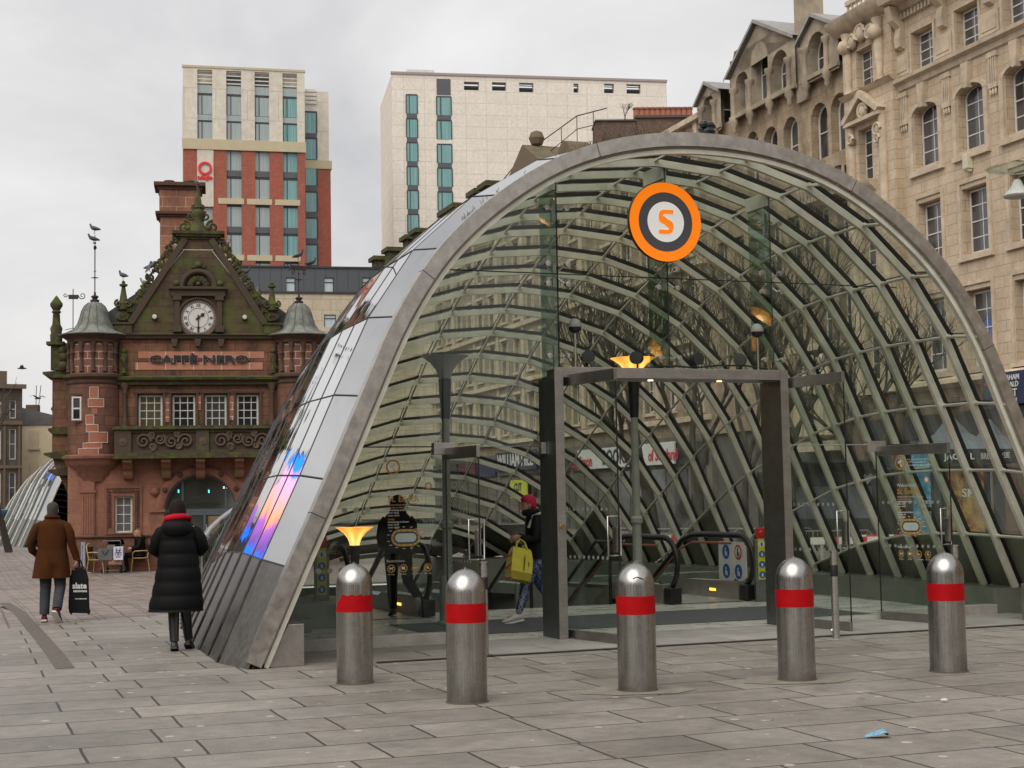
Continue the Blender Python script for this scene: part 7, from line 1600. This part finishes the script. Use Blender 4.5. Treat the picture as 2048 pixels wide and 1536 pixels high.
def totem(u, v, zt, label):
    o = empty('escalator_stop_post', FR.w(u, v, 0), R_(TH-12), label, 'sign post', 'red topped escalator posts')
    m = MB(); m.box(-.10, .10, .0, .10, 0, zt-.17); m.build('post', M_FRAMED, o, bevel=.01)
    m = MB(); m.box(-.062, .062, -.014, -.001, zt-.78, zt-.15); pl = m.build('yellow_panel', flat('yellow_green', (.52,.50,.03), .5) if 'yellow_green' not in bpy.data.materials else bpy.data.materials['yellow_green'], o)
    m = MB(); m.box(-.07, .07, -.02, .06, zt-.16, zt); m.ball((0,-.02,zt-.08), .055, 12, 1, .5, 1); m.build('red_lamp', flat('red_lens', (.55,.01,.015), .3) if 'red_lens' not in bpy.data.materials else bpy.data.materials['red_lens'], o, bevel=.01)
    for k in range(4): m = MB(); ring(m, 0, zt-.24-k*.155, .001, .052, -.017, 18); m.build('symbol', bpy.data.materials['notice_white'] if k == 0 else KB, pl); m = MB(); m.box(-.012,.012,-.02,-.018,zt-.27-k*.155,zt-.22-k*.155); m.build('figure', M_GASK if not k else bpy.data.materials['notice_white'], pl)
totem(-1.9, 3.3, 1.18, 'red topped yellow post with round symbols at the left escalator'); totem(5.02, 3.6, 1.12, 'red topped post partly hidden at the right escalator')
m = MB(); m.box(-3.0, -1.62, 2.7, 4.4, 0, .32); m.box(-3.0, -2.3, 2.2, 2.7, 0, .16); o = m.build('low_bench', flat('grey_green_stone', (.22,.24,.21), .4, 0, .15, 3), None, bevel=.01); o.location = O; o.rotation_euler = (0,0,R_(TH)); tag(o, 'low stepped grey green stone block inside the left corner of the canopy', 'stone block')
# stair rails between the escalators
sr = empty('stair_handrails', O, R_(TH), 'dark sloping handrails with glass between the two escalators', 'handrails')
for u in (.25, 1.6, 2.9):
    m = MB(); m.tube([(u,4.5,.0), (u,4.5,.95), (u,5.0,.95), (u,9.5,-1.7)], .028, 8); m.build('rail', M_RUB, sr, smooth=60)
    m = MB(); m.add([(u,4.55,.1),(u,5.0,.1),(u,9.5,-2.5),(u,9.5,-1.8),(u,5.0,.88),(u,4.55,.88)], [tuple(range(6))]); m.build('glass_panel', G_FRONT, sr)
m = MB()
for k in range(16): m.box(-.15, 3.5, 4.6+k*.3, 4.95+k*.3, -.4-k*.17, -.06-k*.17)
m.build('stair_treads', M_FLOOR, sr)
# ------------------------------------------------------------------ trumpet lamps
def trump(name, lit):
    if not lit: return flat(name, (.34,.35,.32), .35, 0, .1)
    n = NT(name); g = n.new('ShaderNodeTexCoord'); sp = n.new('ShaderNodeSeparateXYZ'); n.link(g.outputs['Object'], sp.inputs[0]); ang = n.math('ARCTAN2', sp.outputs[1], sp.outputs[0]); rr = n.math('SQRT', n.math('ADD', n.math('POWER', sp.outputs[0], 2), n.math('POWER', sp.outputs[1], 2)))
    k = n.math('ADD', n.math('MULTIPLY', n.math('SINE', n.math('MULTIPLY', ang, 6)), .16), n.ramp(n.math('MULTIPLY', rr, 3), [(.2, 1.0), (.95, .45)]))
    n.pbr((.8,.4,.1), .35, emit=n.ramp(k, [(.35, (.75,.24,.03)), (.75, (1,.42,.07)), (1, (1,.62,.20))]), estr=1.1); return n.m
M_TDK, M_TLT = trump('smoked_lamp_shade', 0), trump('glowing_lamp_shade', 1); M_POLE = flat('pale_green_pole', (.33,.35,.30), .45, 0, .15, 6)
def lamp(u, v, zt, lit, label, low=0):
    o = empty('trumpet_lamp', FR.w(u, v, low), 0, label, 'lamp', 'trumpet shaped uplighter lamps under the canopy'); h = zt-low
    m = MB(); m.lathe([(.085, h-.30), (.088, h-.26), (.12, h-.18), (.19, h-.09), (.28, h-.025), (.325, h), (.31, h), (.18, h-.075), (.08, h-.20), (.001, h-.22)], n=28); m.build('lamp_shade', M_TLT if lit else M_TDK, o, smooth=60)
    m = MB(); m.lathe([(.058, h-.84), (.062, h-.8), (.088, h-.31), (.001, h-.30)], n=18); m.build('lamp_neck', M_RUB, o, smooth=50)
    m = MB(); m.lathe([(.16, 0), (.16, .03), (.115, .05), (.11, .55), (.09, .62), (.068, .64), (.062, 1.25), (.085, 1.27), (.085, 1.33), (.058, 1.36), (.05, h-.86), (.06, h-.84)], n=14); m.build('lamp_post', M_POLE, o, smooth=40)
    if lit:
        m = MB(); m.lathe([(.001, h-.20), (.05, h-.19), (.05, h-.06), (.001, h-.05)], n=12); n_ = bpy.data.materials.get('lamp_bulb')
        if not n_: t = NT('lamp_bulb'); t.pbr((1,.8,.4), .4, emit=(1,.7,.3), estr=2); n_ = t.m
        m.build('bulb', n_, o)
        pl_ = bpy.data.lights.new('lamp_light', 'POINT'); pl_.energy = 4; pl_.color = (1, .62, .26); pl_.shadow_soft_size = .12; lo = bpy.data.objects.new('lamp_light', pl_); COL.objects.link(lo); lo.parent = o; lo.location = (0, 0, h+.08)
lamp(-.4, 2.5, 3.55, 0, 'unlit trumpet lamp on a tall pale pole behind the left door'); lamp(2.44, 2.6, 3.58, 1, 'glowing trumpet lamp on a tall pale pole above the portal head')
lamp(-.08, 8.2, 1.20, 1, 'glowing orange trumpet lamp low beside the person in black', -3.2); lamp(2.57, 7.5, 1.20, 0, 'unlit trumpet lamp low behind the person with magenta hair', -3.0)
# cameras and floodlights on the portal head
for i, u in enumerate((.36, 2.86)):
    o = empty('security_camera', FR.w(u, -.1, ZH), 0, 'domed security camera on a thin pole, %s end of the portal head' % ('left' if not i else 'right'), 'camera', 'security cameras on the portal head')
    m = MB(); m.tube([(0,0,0), (0,0,.46)], .015, 6); m.build('pole', M_SS, o); m = MB(); m.lathe([(.001,.42), (.05,.44), (.075,.47), (.078,.50)], n=16); m.build('camera_dome', M_RUB, o, smooth=60); m = MB(); m.lathe([(.08,.50), (.08,.535), (.06,.58), (.03,.60), (.001,.605)], n=16); m.build('housing', flat('camera_grey', (.3,.31,.29), .6) if not i else bpy.data.materials['camera_grey'], o, smooth=60)
for i, (u, rz) in enumerate(((.55, 10), (1.22, -25), (2.02, 30), (2.66, -20))):
    o = empty('floodlight', FR.w(u, -.02, ZH), R_(rz), ['floodlight beside the left camera on the portal head', 'dark floodlight in front of the glowing lamp', 'floodlight between the middle fin and the right camera', 'floodlight just left of the right camera'][i], 'floodlight', 'small floodlights on the portal head')
    m = MB(); m.tube([(0,0,0), (0,0,.09)], .014, 6); m.lathe([(.001,0), (.05,0), (.05,.012), (.001,.012)], n=12); m.build('bracket', M_RUB, o); m = MB(); m.lathe([(.001,-.085), (.05,-.08), (.072,-.03), (.072,.06), (.08,.07), (.001,.075)], (0,0,.15), 16, axis='y'); m.build('lamp_body', flat('floodlight_black', (.03,.032,.03), .6) if not i else bpy.data.materials['floodlight_black'], o, smooth=50)
m = MB(); m.tube([(1.3,-.1,ZH+.02), (1.5,-.05,ZH+.05), (1.75,-.02,ZH+.06), (2.0,-.02,ZH+.04), (2.3,-.06,ZH+.07), (2.7,-.1,ZH+.07), (3.0,-.1,ZH+.03)], .012, 5); o = m.build('loose_cable', M_RUB, None, smooth=60); o.location = O; o.rotation_euler = (0,0,R_(TH)); tag(o, 'black cable draped along the top of the portal head', 'cable')
# ------------------------------------------------------------------ bare trees
def tree(loc, h, spread, seed, label, depth=5, tw_=None, th=.16):
    r = random.Random(seed); o = empty('bare_tree', loc, 0, label, 'tree', 'leafless street trees'); tr = MB(); cr = MB()
    def grow(p, d, L, rad, lev):
        pts = [p]; q = p
        for k in range(3):
            d = (d+Vector((r.uniform(-.22,.22), r.uniform(-.22,.22), r.uniform(-.02,.16)))).normalized(); q = q+d*L/3; pts.append(q)
        (tr if lev < 1 else cr).tube(pts, [rad, rad*.86, rad*.74, rad*.62], 6 if lev < 2 else (4 if lev < 4 else 3))
        if lev >= depth: return
        for k in range(3 if lev < 4 else 2):
            a = r.uniform(0, 6.28); s_ = spread*(.55+.5*r.random()); nd = (d+Vector((math.cos(a)*s_, math.sin(a)*s_, r.uniform(-.05,.35)))).normalized(); grow(pts[-1] if k else pts[2], nd, L*r.uniform(.62,.84), rad*.62, lev+1)
    grow(Vector((0,0,0)), Vector((0,0,1)), h*.3, th, 0); mt = bpy.data.materials.get('tree_bark') or flat('tree_bark', (.055,.047,.038), .9, 0, .3, 8, .5, 30)
    tr.build('trunk', mt, o, smooth=60); cr.build('crown', mt, o)
for i, (px, D, h, sp) in enumerate(((1405, 46, 10.5, .62), (1308, 50, 11, .6), (1590, 42, 9.5, .7), (1745, 44, 8.8, .75), (1480, 60, 12, .6))):
    q = at_y(px, 1100, D); tree((q.x, q.y, -.4), h, sp, 11+i, ['bare tree in the middle of the portal opening, before the dark shopfronts', 'thick trunked bare tree standing before the long white shop board', 'bare tree behind the right portal post', 'bare tree before the carved stone figures', 'taller bare tree farther back, before the terrace'][i], 7, th=.26 if i == 1 else .17)
q = at_y(18, 1090, 72); tree((q.x, q.y, -.5), 8.5, .8, 31, 'bare tree in front of the dark tenement at far left', 6, th=.2)
q = at_y(1250, 240, 102); tree((q.x, q.y, q.z-.1), 1.5, .75, 41, 'leafless shrub growing on top of the brick chimney wall', 4, th=.05)
# ------------------------------------------------------------------ things standing beyond the canopy
def at_d(px, D, z=-.45): q = at_y(px, 1000, D); return Vector((q.x, q.y, z))
M_RUBK = flat('market_canvas', (.02,.022,.026), .8, 0, .2, 2); M_UMB = flat('grey_umbrella', (.13,.15,.17), .7, 0, .15, 1)
def umbrella(px, D, w_, z, lab, texts):
    q = at_d(px, D); o = empty('market_umbrella', q, R_(-8), lab, 'umbrella', 'market umbrellas beyond the canopy'); n = 8
    m = MB(); R2 = [[(r_*math.cos(2*math.pi*(k+.5)/n), r_*math.sin(2*math.pi*(k+.5)/n), zz) for k in range(n)] for r_, zz in ((.04, z+.95), (w_*.35, z+.45), (w_, z))]; m.rings(R2); m.build('canopy', M_UMB, o)
    m = MB(); m.rings([[(w_*math.cos(2*math.pi*(k+.5)/n), w_*math.sin(2*math.pi*(k+.5)/n), zz) for k in range(n)] for zz in (z, z-.42)], cap=False); vv = m.build('valance', M_RUBK, o)
    for k, t in enumerate(texts):
        a = R_(-90+45*(k-1)); tm = text_mb(t, .22, .004, .006); tm.v = [(x, y-w_*math.cos(math.pi/n)-.01, zz) for x, y, zz in tm.v]; tm.xf(Matrix.Rotation(a+math.pi/2, 4, 'Z')); shift(tm, 0, 0, z-.2).build('lettering', K_WH, vv)
    m = MB(); m.tube([(0,0,0), (0,0,z+.9)], .04, 8); m.box(-.35,.35,-.35,.35,0,.08); m.build('pole', M_SS, o)
umbrella(1908, 41, 1.35, 3.15, 'grey umbrella with black lettered valance beyond the right side of the canopy', ['BUILDING', 'JACKAL', 'BREWERY'])
umbrella(1985, 47, 1.1, 3.3, 'smaller grey umbrella half hidden by the right canopy rim', ['', 'COFFEE', ''])
def kiosk(px0, px1, D, z0, z1, col, lab, name='poster_panel', texts=()):
    a, b = at_d(px0, D), at_d(px1, D); o = empty(name, a.lerp(b, .5), R_(-4), lab, 'advertising panel'); w_ = (b-a).length/2; z0 += .45; z1 += .45
    m = MB(); m.box(-w_-.08, w_+.08, 0, .25, 0, z1+.12); m.build('case', M_RUBK, o, bevel=.02)
    n = NT('poster_%d' % px0); v = n.coord(); k = n.noise(v, 2.2, 5, .6, 1.5); n.pbr(n.ramp(k, [(.3, col[0]), (.48, col[1]), (.6, col[2]), (.75, col[0])]), .35); m = MB(); m.quad((-w_,-.004,z0), (w_,-.004,z0), (w_,-.004,z1), (-w_,-.004,z1)); f = m.build('poster', n.m, o)
    for t, x, z, s_ in texts: shift(text_mb(t, s_, .003, .004), x, -.01, z).build('lettering', K_WH, f)
kiosk(1826, 1862, 40, .3, 2.75, ((.02,.10,.22), (.06,.26,.42), (.30,.44,.50)), 'tall blue poster panel seen through the right of the canopy')
kiosk(1893, 1968, 40, .1, 2.6, ((.05,.03,.02), (.26,.12,.05), (.40,.28,.10)), 'wide brown and yellow film poster panel seen through the right of the canopy', texts=(('SM', .1, 2.0, .3), ('IN CINEMAS 14 FEBRUARY', 0, .75, .1), ("IT'S", -.4, .35, .22)))
q = at_d(1650, 43); sv = empty('black_catering_trailer', q, R_(-18), 'black catering trailer with a white heart mark behind the right portal post', 'trailer')
m = MB(); m.box(-1.9, 1.9, 0, 2.0, .45, 2.75); m.build('trailer_body', flat('trailer_black', (.014,.014,.016), .4), sv, bevel=.06); m = MB(); m.box(-1.3, 1.3, -.02, .0, 1.35, 2.25); m.build('serving_hatch', flat('hatch_grey', (.10,.11,.13), .4, 0, .3, 2), sv); m = MB(); m.prism_yz([(0,2.75), (-1.0,2.95), (-1.0,2.9), (0,2.65)], -1.4, 1.4); m.build('hatch_flap', M_RUBK, sv)
for x in (-1.1, 1.1): MB().lathe([(.001,-.1), (.3,-.1), (.3,.1), (.001,.1)], (x,.3,.3), 18, axis='y').build('wheel', M_GASK, sv)
m = MB(); m.prism_xz([(1.0,2.42), (1.12,2.58), (1.2,2.52), (1.28,2.6), (1.36,2.5), (1.2,2.3), (1.12,2.28)], -.03, -.021); m.build('heart_mark', K_WH, sv)
def barrier(px, D, rz, lab):
    o = empty('plastic_barrier', at_d(px, D), R_(rz), lab, 'barrier', 'red and white plastic barriers'); m = MB(); m.box(-1, 1, -.03, .03, .85, 1.02); m.build('red_white_rail', bpy.data.materials.get('red_white') or (lambda n: (n.pbr(n.ramp(n.math('FRACT', n.math('MULTIPLY', xz(n, n.coord())[1].outputs[0], 1.5)), [(.0, (.55,.02,.03)), (.49, (.55,.02,.03)), (.51, (.6,.58,.56)), (1, (.6,.58,.56))]), .5), n.m)[1])(NT('red_white')), o)
    m = MB(); 
    for x in range(-9, 10, 2): m.box(x*.105-.035, x*.105+.035, -.02, .02, .25, .85)
    m.box(-1, 1, -.02, .02, .15, .25); m.build('white_slats', flat('barrier_grey', (.3,.3,.3), .6) if 'barrier_grey' not in bpy.data.materials else bpy.data.materials['barrier_grey'], o); m = MB(); m.box(-.95,-.75,-.25,.25,0,.15); m.box(.75,.95,-.25,.25,0,.15); m.build('feet', M_RUB, o)
barrier(1703, 36.5, -6, 'red and white plastic barrier left of the film poster'); barrier(1785, 38, -10, 'red and white plastic barrier behind the right open door'); barrier(1340, 41, 8, 'red and white plastic barrier seen above the right escalator')
def crowd(px, D, rz, lab):
    o = empty('steel_barrier', at_d(px, D), R_(rz), lab, 'barrier', 'steel crowd barriers'); m = MB(); m.tube([(-1.1,0,.1), (-1.1,0,1.0), (-1.0,0,1.1), (1.0,0,1.1), (1.1,0,1.0), (1.1,0,.1)], .02, 6); m.tube([(-1.1,0,.25), (1.1,0,.25)], .015, 5); m.build('frame', M_SS, o, smooth=60)
    m = MB(); [m.tube([(x*.14,0,.25), (x*.14,0,1.1)], .008, 4) for x in range(-7, 8)]; m.build('bars', M_SS, o); m = MB(); m.box(-.9,-.84,-.3,.3,0,.04); m.box(.84,.9,-.3,.3,0,.04); m.build('feet', M_SS, o)
for i, (px, D) in enumerate(((1335, 45), (1440, 44), (1545, 43), (1655, 39.5), (1230, 47))): crowd(px, D, -5, ['steel crowd barrier above the right escalator handrail', 'steel crowd barrier just left of the right portal post', 'steel crowd barrier behind the right portal post', 'steel crowd barrier before the black trailer', 'steel crowd barrier seen between the portal posts at left'][i])
# shop boards on the row
def board(x0, x1, z0, z1, col, lab, texts, name='shop_sign', y=-.45, th=.15):
    o = empty(name, FS.w((x0+x1)/2, y, (z0+z1)/2), R_(-71.4), lab, 'sign'); w_, h = (x1-x0)/2, (z1-z0)/2; m = MB(); m.box(-w_, w_, 0, th, -h, h); m.build('board', flat(name+str(int(z0*100+x0*10)), col, .5, 0, .08, 1), o, bevel=.02)
    for t, x, z, s_, c in texts: shift(text_mb(t, s_, .02, s_*.02), x, -.02, z).build('lettering', c, o)
KRD = flat('red_script', (.5,.04,.05), .6); KNV = flat('navy_script', (.03,.03,.05), .6)
a, b = FS.fp(1168, 920)[0], FS.fp(1362, 920)[0]
board(a, b, 3.35, 4.6, (.62,.63,.62), 'long white shop board with red and black lettering seen through the canopy', [('Radisson', -6.6, -.15, 1.0, KRD), ('BOOKS &', -.5, 0, 1.25, KNV), ('of Scotland', 6.0, -.1, .9, KRD)])
a, b = FS.fp(1003, 940)[0], FS.fp(1083, 940)[0]; board(a, b, 3.6, 5.0, (.03,.04,.085), 'navy shop board with white HILL lettering left of the portal', [('WILLIAM HILL', 0, 0, 1.3, K_WH)])
a, b = FS.fp(1036, 975)[0], FS.fp(1068, 975)[0]; board(a, b, 1.6, 2.9, (.45,.50,.05), 'yellow green shop board above the person with magenta hair', [('CUT', 0, .1, .8, KNV)], y=-.6)
x0_, x1_ = FS.fp(1985, 780)[0], FS.fp(2075, 780)[0]
board(x0_, x1_+.3, 4.75, 5.98, (.012,.02,.06), 'navy letting board with white lettering at the right edge', [('GRAHAM', .2, .38, .28, K_WH), ('SIBBALD', .2, .12, .28, K_WH), ('TO LET', -.05, -.2, .40, K_WH), ('0141 332 1194', -.15, -.48, .25, K_WH)], 'letting_board')
m = MB(); xr = x0_+.28; m.box(xr-.12, xr+.12, -.478, -.472, 5.58, 5.64); m.box(xr-.03, xr+.03, -.479, -.471, 5.5, 5.72); o = m.build('red_cross_emblem', KRD, None); lb = [q for q in bpy.data.objects if q.name == 'letting_board'][0]; o.parent = lb; o.matrix_parent_inverse = (Matrix.Translation(lb.location) @ Matrix.Rotation(R_(-71.4), 4, 'Z')).inverted() @ (Matrix.Translation((17,62,0)) @ Matrix.Rotation(R_(-71.4), 4, 'Z'))
bx = FS.fp(1942, 323); MBx = MB(); MBx.box(-.16,.16,-.3,0,-.3,.3); MBx.prism_yz([(-.3,-.3), (0,-.3), (-.05,-.42), (-.2,-.42)], -.12, .12); o = MBx.build('alarm_box', flat('alarm_white', (.6,.56,.42), .6), None, bevel=.02); o.location = FS.w(bx[0], 0, bx[1]); o.rotation_euler = (0,0,R_(-71.4)); tag(o, 'small white alarm box on the sandstone wall between the upper windows', 'alarm box')
# street lamp at the right edge
q = at_d(2062, 27, -.0); sl_ = empty('street_lamp', q, 0, 'street lamp with a pale glass disc shade at the right edge', 'street lamp')
zl = 1.65+(976-385)/F*27; m = MB(); m.tube([(.3,0,0), (.3,0,zl+.7), (.15,0,zl+.55)], .05, 8); m.build('lamp_post', M_FRAME, sl_); m = MB(); m.lathe([(.10,zl+.42), (.5,zl+.47), (.52,zl+.5), (.1,zl+.62)], (-.02,0,0), 24); m.build('glass_disc', G_FRONT, sl_, smooth=50); m = MB(); m.lathe([(.001,zl+.3), (.06,zl+.28), (.12,zl+.14), (.26,zl), (.24,zl-.03), (.001,zl-.02)], (-.0,0,0), 20); m.build('lamp_bell', flat('lamp_white', (.5,.5,.48), .4), sl_, smooth=50)
# ------------------------------------------------------------------ far left
FL = Frame((-58, 112, 0), 30); tb = empty('dark_tenement', FL.o, R_(30), 'dark sooty stone tenement with tall white windows at the far left edge', 'building')
q = FL; a = q.fp(44, 900)[0]; zt = q.fp(30, 775)[1]
H = []
for k in range(6):
    for z0, z1 in ((1.9, 4.4), (5.4, 7.9)): H.append((a-1.0-k*1.15, a-.45-k*1.15, z0, z1))
    H.append((a-1.0-k*1.15, a-.45-k*1.15, 8.7, 10.2))
m = MB(); wall(m, a-12, a, -.5, zt, H, 0, .25); m.quad((a,0,-.5), (a,0,zt), (a,9,zt), (a,9,-.5)); m.build('front_wall', brickish('sooty_tenement', (.095,.078,.06), (.13,.105,.08), (.06,.05,.04), .9, .35, .01, .3, .9, .3, (.05,.042,.035), .6), tb)
for h in H: sash(tb, h[0]+.02, h[1]-.02, h[2]+.02, h[3]-.02, .12, 1, 2, .07, .03)
m = MB(); m.box(a-12, a+.25, -.35, 0, zt-.1, zt+.25); m.box(a-12, a, -.15, 0, 8.2, 8.5); m.box(a-12, a, -.15, 0, 4.7, 4.95); m.box(a-12, a, -.1, .2, -.5, 1.3); [m.box(a-.3-k*1.15, a-.15-k*1.15, -.12, 0, 1.5, 8.1) for k in range(8)]; m.build('dressings', M_SDARK, tb)
m = MB(); m.box(a-11.9, a-.05, .3, 9, -.5, zt); m.box(a-3, a-1, 1, 2.4, zt, zt+1.4); m.box(a-5.2, a-4, 1, 2.4, zt, zt+1.2); m.build('chimneys', M_SDARK, tb)
FG = Frame((-50, 128, 0), 5); cg = empty('cream_gable_house', FG.o, R_(5), 'cream rendered house with blocked windows and a grey slate roof at far left', 'building')
a, b = FG.fp(30, 900)[0], FG.fp(140, 900)[0]; zt = FG.fp(70, 850)[1]
m = MB(); m.box(a, b, 0, 8, -.5, zt); m.build('gable_wall', flat('cream_render', (.72,.61,.43), .9, 0, .12, .8), cg)
m = MB(); m.prism_xz([(a, zt), (b, zt), (b, FG.fp(140, 838)[1]), (FG.fp(44,815)[0], FG.fp(44, 815)[1])], -.1, 8); m.build('slate_roof', flat('grey_roof_slate', (.12,.12,.12), .7, 0, .2, 2), cg)
m = MB(); m.box(FG.fp(46,800)[0], FG.fp(70,800)[0], 1, 2, zt+1, FG.fp(55,808)[1]); m.build('chimney', M_CBR, cg); m = MB(); [m.tube([(FG.fp(x,800)[0], 1.5, zt+1.5), (FG.fp(x2,770)[0], 1.5, FG.fp(x2,768)[1])], .03, 4) for x, x2 in ((64, 65), (69, 74))]; m.build('aerials', M_IRON, cg)
for y0, y1 in ((896, 861), (955, 925)): m = MB(); z0, z1 = FG.fp(70,y0)[1], FG.fp(70,y1)[1]; x0, x1 = FG.fp(60,880)[0], FG.fp(78,880)[0]; m.box(x0, x1, -.06, 0, z0, z1); m.box(x0-.1, x1+.1, -.14, 0, z0-.15, z0); m.build('blocked_window', flat('blocked_cream', (.62,.52,.37), .9) if y0 == 896 else bpy.data.materials['blocked_cream'], cg)
# second canopy across the square, its low tail towards the camera
A2 = 38; F2 = Frame((0,0,0), A2); T2 = at_y(60, 1095, 80); o2 = Vector((T2.x, T2.y, -.5)) + F2.u*3.86 + F2.v*1.5
s2 = empty('second_canopy', o2, R_(A2), 'second arched canopy with mirror panels beyond the cafe at the left edge', 'canopy')
for k in range(0, 26):
    P = clip_poly(section(k, 0, 2), .02); P1 = clip_poly(section(k+1, 0, 2), .02)
    if len(P1) < 3: break
    v0, v1 = vk(k), vk(k+1); A_, B_ = section(k, 0, 2), section(k+1, 0, 2)
    cl = MB(); gl = MB()
    for j in range(len(A_)-1):
        q4 = [(A_[j][0], v0, A_[j][1]), (A_[j+1][0], v0, A_[j+1][1]), (B_[j+1][0], v1, B_[j+1][1]), (B_[j][0], v1, B_[j][1])]
        zm = sum(p[2] for p in q4)/4
        if zm < 0: continue
        (cl if zm < 1.25 else gl).quad(*q4)
    if cl.f: cl.build('cladding_panel', M_CLAD, s2)
    if gl.f: gl.build('mirror_panel', G_CLAD, s2)
    m = MB(); sweep_uz(m, P, v0-.05, v0+.05, -.02, .05); m.build('rib', M_FRAMED if k % 2 else M_RIB, s2)
q = at_y(8, 1092, 88); van = empty('blue_van', (q.x-1.6, q.y, -.5), R_(75), 'blue van parked at the far left edge beyond the second canopy', 'van')
m = MB(); m.prism_yz([(-2.2,.35), (2.2,.35), (2.3,1.0), (1.6,1.15), (1.1,1.95), (-2.2,2.0)], -.9, .9); m.build('body', flat('van_blue', (.02,.16,.36), .3), van, bevel=.08); m = MB(); m.box(-.92,.92,.2,1.2,1.2,1.75); m.build('window', M_WGL, van)
for x in (-.9, .9):
    for y in (-1.4, 1.45): MB().lathe([(.001,-.1), (.33,-.1), (.33,.1), (.001,.1)], (x,y,.33), 18, axis='x').build('wheel', M_GASK, van)
for (px, py, D, rz, lb) in ((44, 737, 70, 20, 'upper of two birds flying at the far left of the sky'), (76, 797, 70, -30, 'lower of two birds flying at the far left, before the cream house')):
    q = at_y(px, py, D); m = MB(); m.tube([(-.2,0,0), (0,0,.02), (.2,0,0)], [.02,.06,.02], 6)
    for s_ in (-1, 1): m.rings([[(.08,s_*.03,.02), (-.1,s_*.03,.02)], [(.05,s_*.25,.14), (-.08,s_*.25,.14)], [(-.03,s_*.5,.06), (-.07,s_*.5,.06)]], closed=False, cap=False)
    o = m.build('flying_bird', M_PIG, None, smooth=70); o.location = q; o.rotation_euler = (0,0,R_(rz)); tag(o, lb, 'bird', 'birds flying at the far left')
# ------------------------------------------------------------------ the rest of the square, met in reflections and from other positions
def plain_terrace(o, deg, L, h, col, lab):
    e = empty('terrace_building', o, R_(deg), lab, 'building')
    n = NT('terrace_wall_'+str(int(L))+str(int(h*10))); v = n.coord(); cb, sp = xz(n, v)
    fx = n.math('FRACT', n.math('MULTIPLY', sp.outputs[0], 1/3.0)); fz = n.math('FRACT', n.math('MULTIPLY', n.math('ADD', sp.outputs[2], -1.0), 1/3.7))
    win = n.math('MULTIPLY', n.math('MULTIPLY', n.math('GREATER_THAN', fx, .32), n.math('LESS_THAN', fx, .68)), n.math('MULTIPLY', n.math('GREATER_THAN', fz, .25), n.math('LESS_THAN', fz, .8)))
    a = n.noise(v, .6, 6, .7); c = n.mix(1, tuple(col), n.ramp(a, [(.3, .7), (.7, 1.15)]), 'MULTIPLY'); c = n.mix(win, c, (.02,.022,.025)); n.pbr(c, n.math('SUBTRACT', .85, n.math('MULTIPLY', win, .7)))
    m = MB(); m.box(0, L, 0, 14, -.5, h); m.build('walls', n.m, e)
    m = MB(); m.box(-.3, L+.3, -.6, 0, h-.4, h); m.box(0, L, -.25, 0, 4.4, 4.8); m.build('cornice', M_SANDT, e)
    m = MB(); [m.box(x, x+2.2, 5, 6.5, h, h+1.9) for x in range(4, int(L)-3, 13)]; m.build('chimneys', M_BROWN, e)
plain_terrace((-44, -30, 0), 82, 92, 11.5, (.17,.12,.085), 'brown sandstone terrace along the left side of the square')
plain_terrace((48, -42, 0), 180, 100, 16.0, (.24,.17,.11), 'sandstone terrace closing the near end of the square')
plain_terrace((43.5, -22, 0), 108.6+180, 5, 21.5, (.3,.22,.14), 'tall sandstone block at the near right corner of the square')
plain_terrace((22.3, 46.2, 0), -71.4, 72, 21.0, (.33,.24,.15), 'sandstone terrace continuing the row towards the camera on the right')
# the large video screen whose picture the polished side panels reflect
vs = empty('video_screen', (-40.3, 98, 0), R_(24), 'large outdoor video screen with a pink and orange skyline, mirrored in the canopy side panels', 'screen')
n = NT('screen_picture'); v = n.coord(); sp = n.new('ShaderNodeSeparateXYZ'); n.link(v, sp.inputs[0]); k = n.noise(n.mapping(v, (2.2, 1, .25)), 1.6, 4, .7)
hh = n.math('ADD', n.math('MULTIPLY', n.math('SUBTRACT', sp.outputs[2], 8.8), 1/6.8), n.math('MULTIPLY', n.math('SUBTRACT', k, .5), .12))
c = n.ramp(hh, [(.0, (.01,.16,.95)), (.10, (.01,.14,.9)), (.13, (.10,.05,.25)), (.34, (.30,.10,.42)), (.42, (.95,.30,.12)), (.60, (.95,.34,.36)), (.82, (.85,.35,.62)), (.86, (.01,.22,1.0)), (1, (.01,.22,1.0))])
n.pbr((.01,.01,.01), .4, emit=c, estr=1.6)
m = MB(); m.quad((-3.4,0,8.8), (3.4,0,8.8), (3.4,0,15.6), (-3.4,0,15.6)); m.build('screen_face', n.m, vs)
m = MB(); m.box(-3.6,3.6,.02,.5,8.6,15.8); m.build('screen_case', M_RUBK, vs); m = MB(); m.box(-.4,.4,.1,.5,-.5,8.6); m.build('post', M_FRAMED, vs)
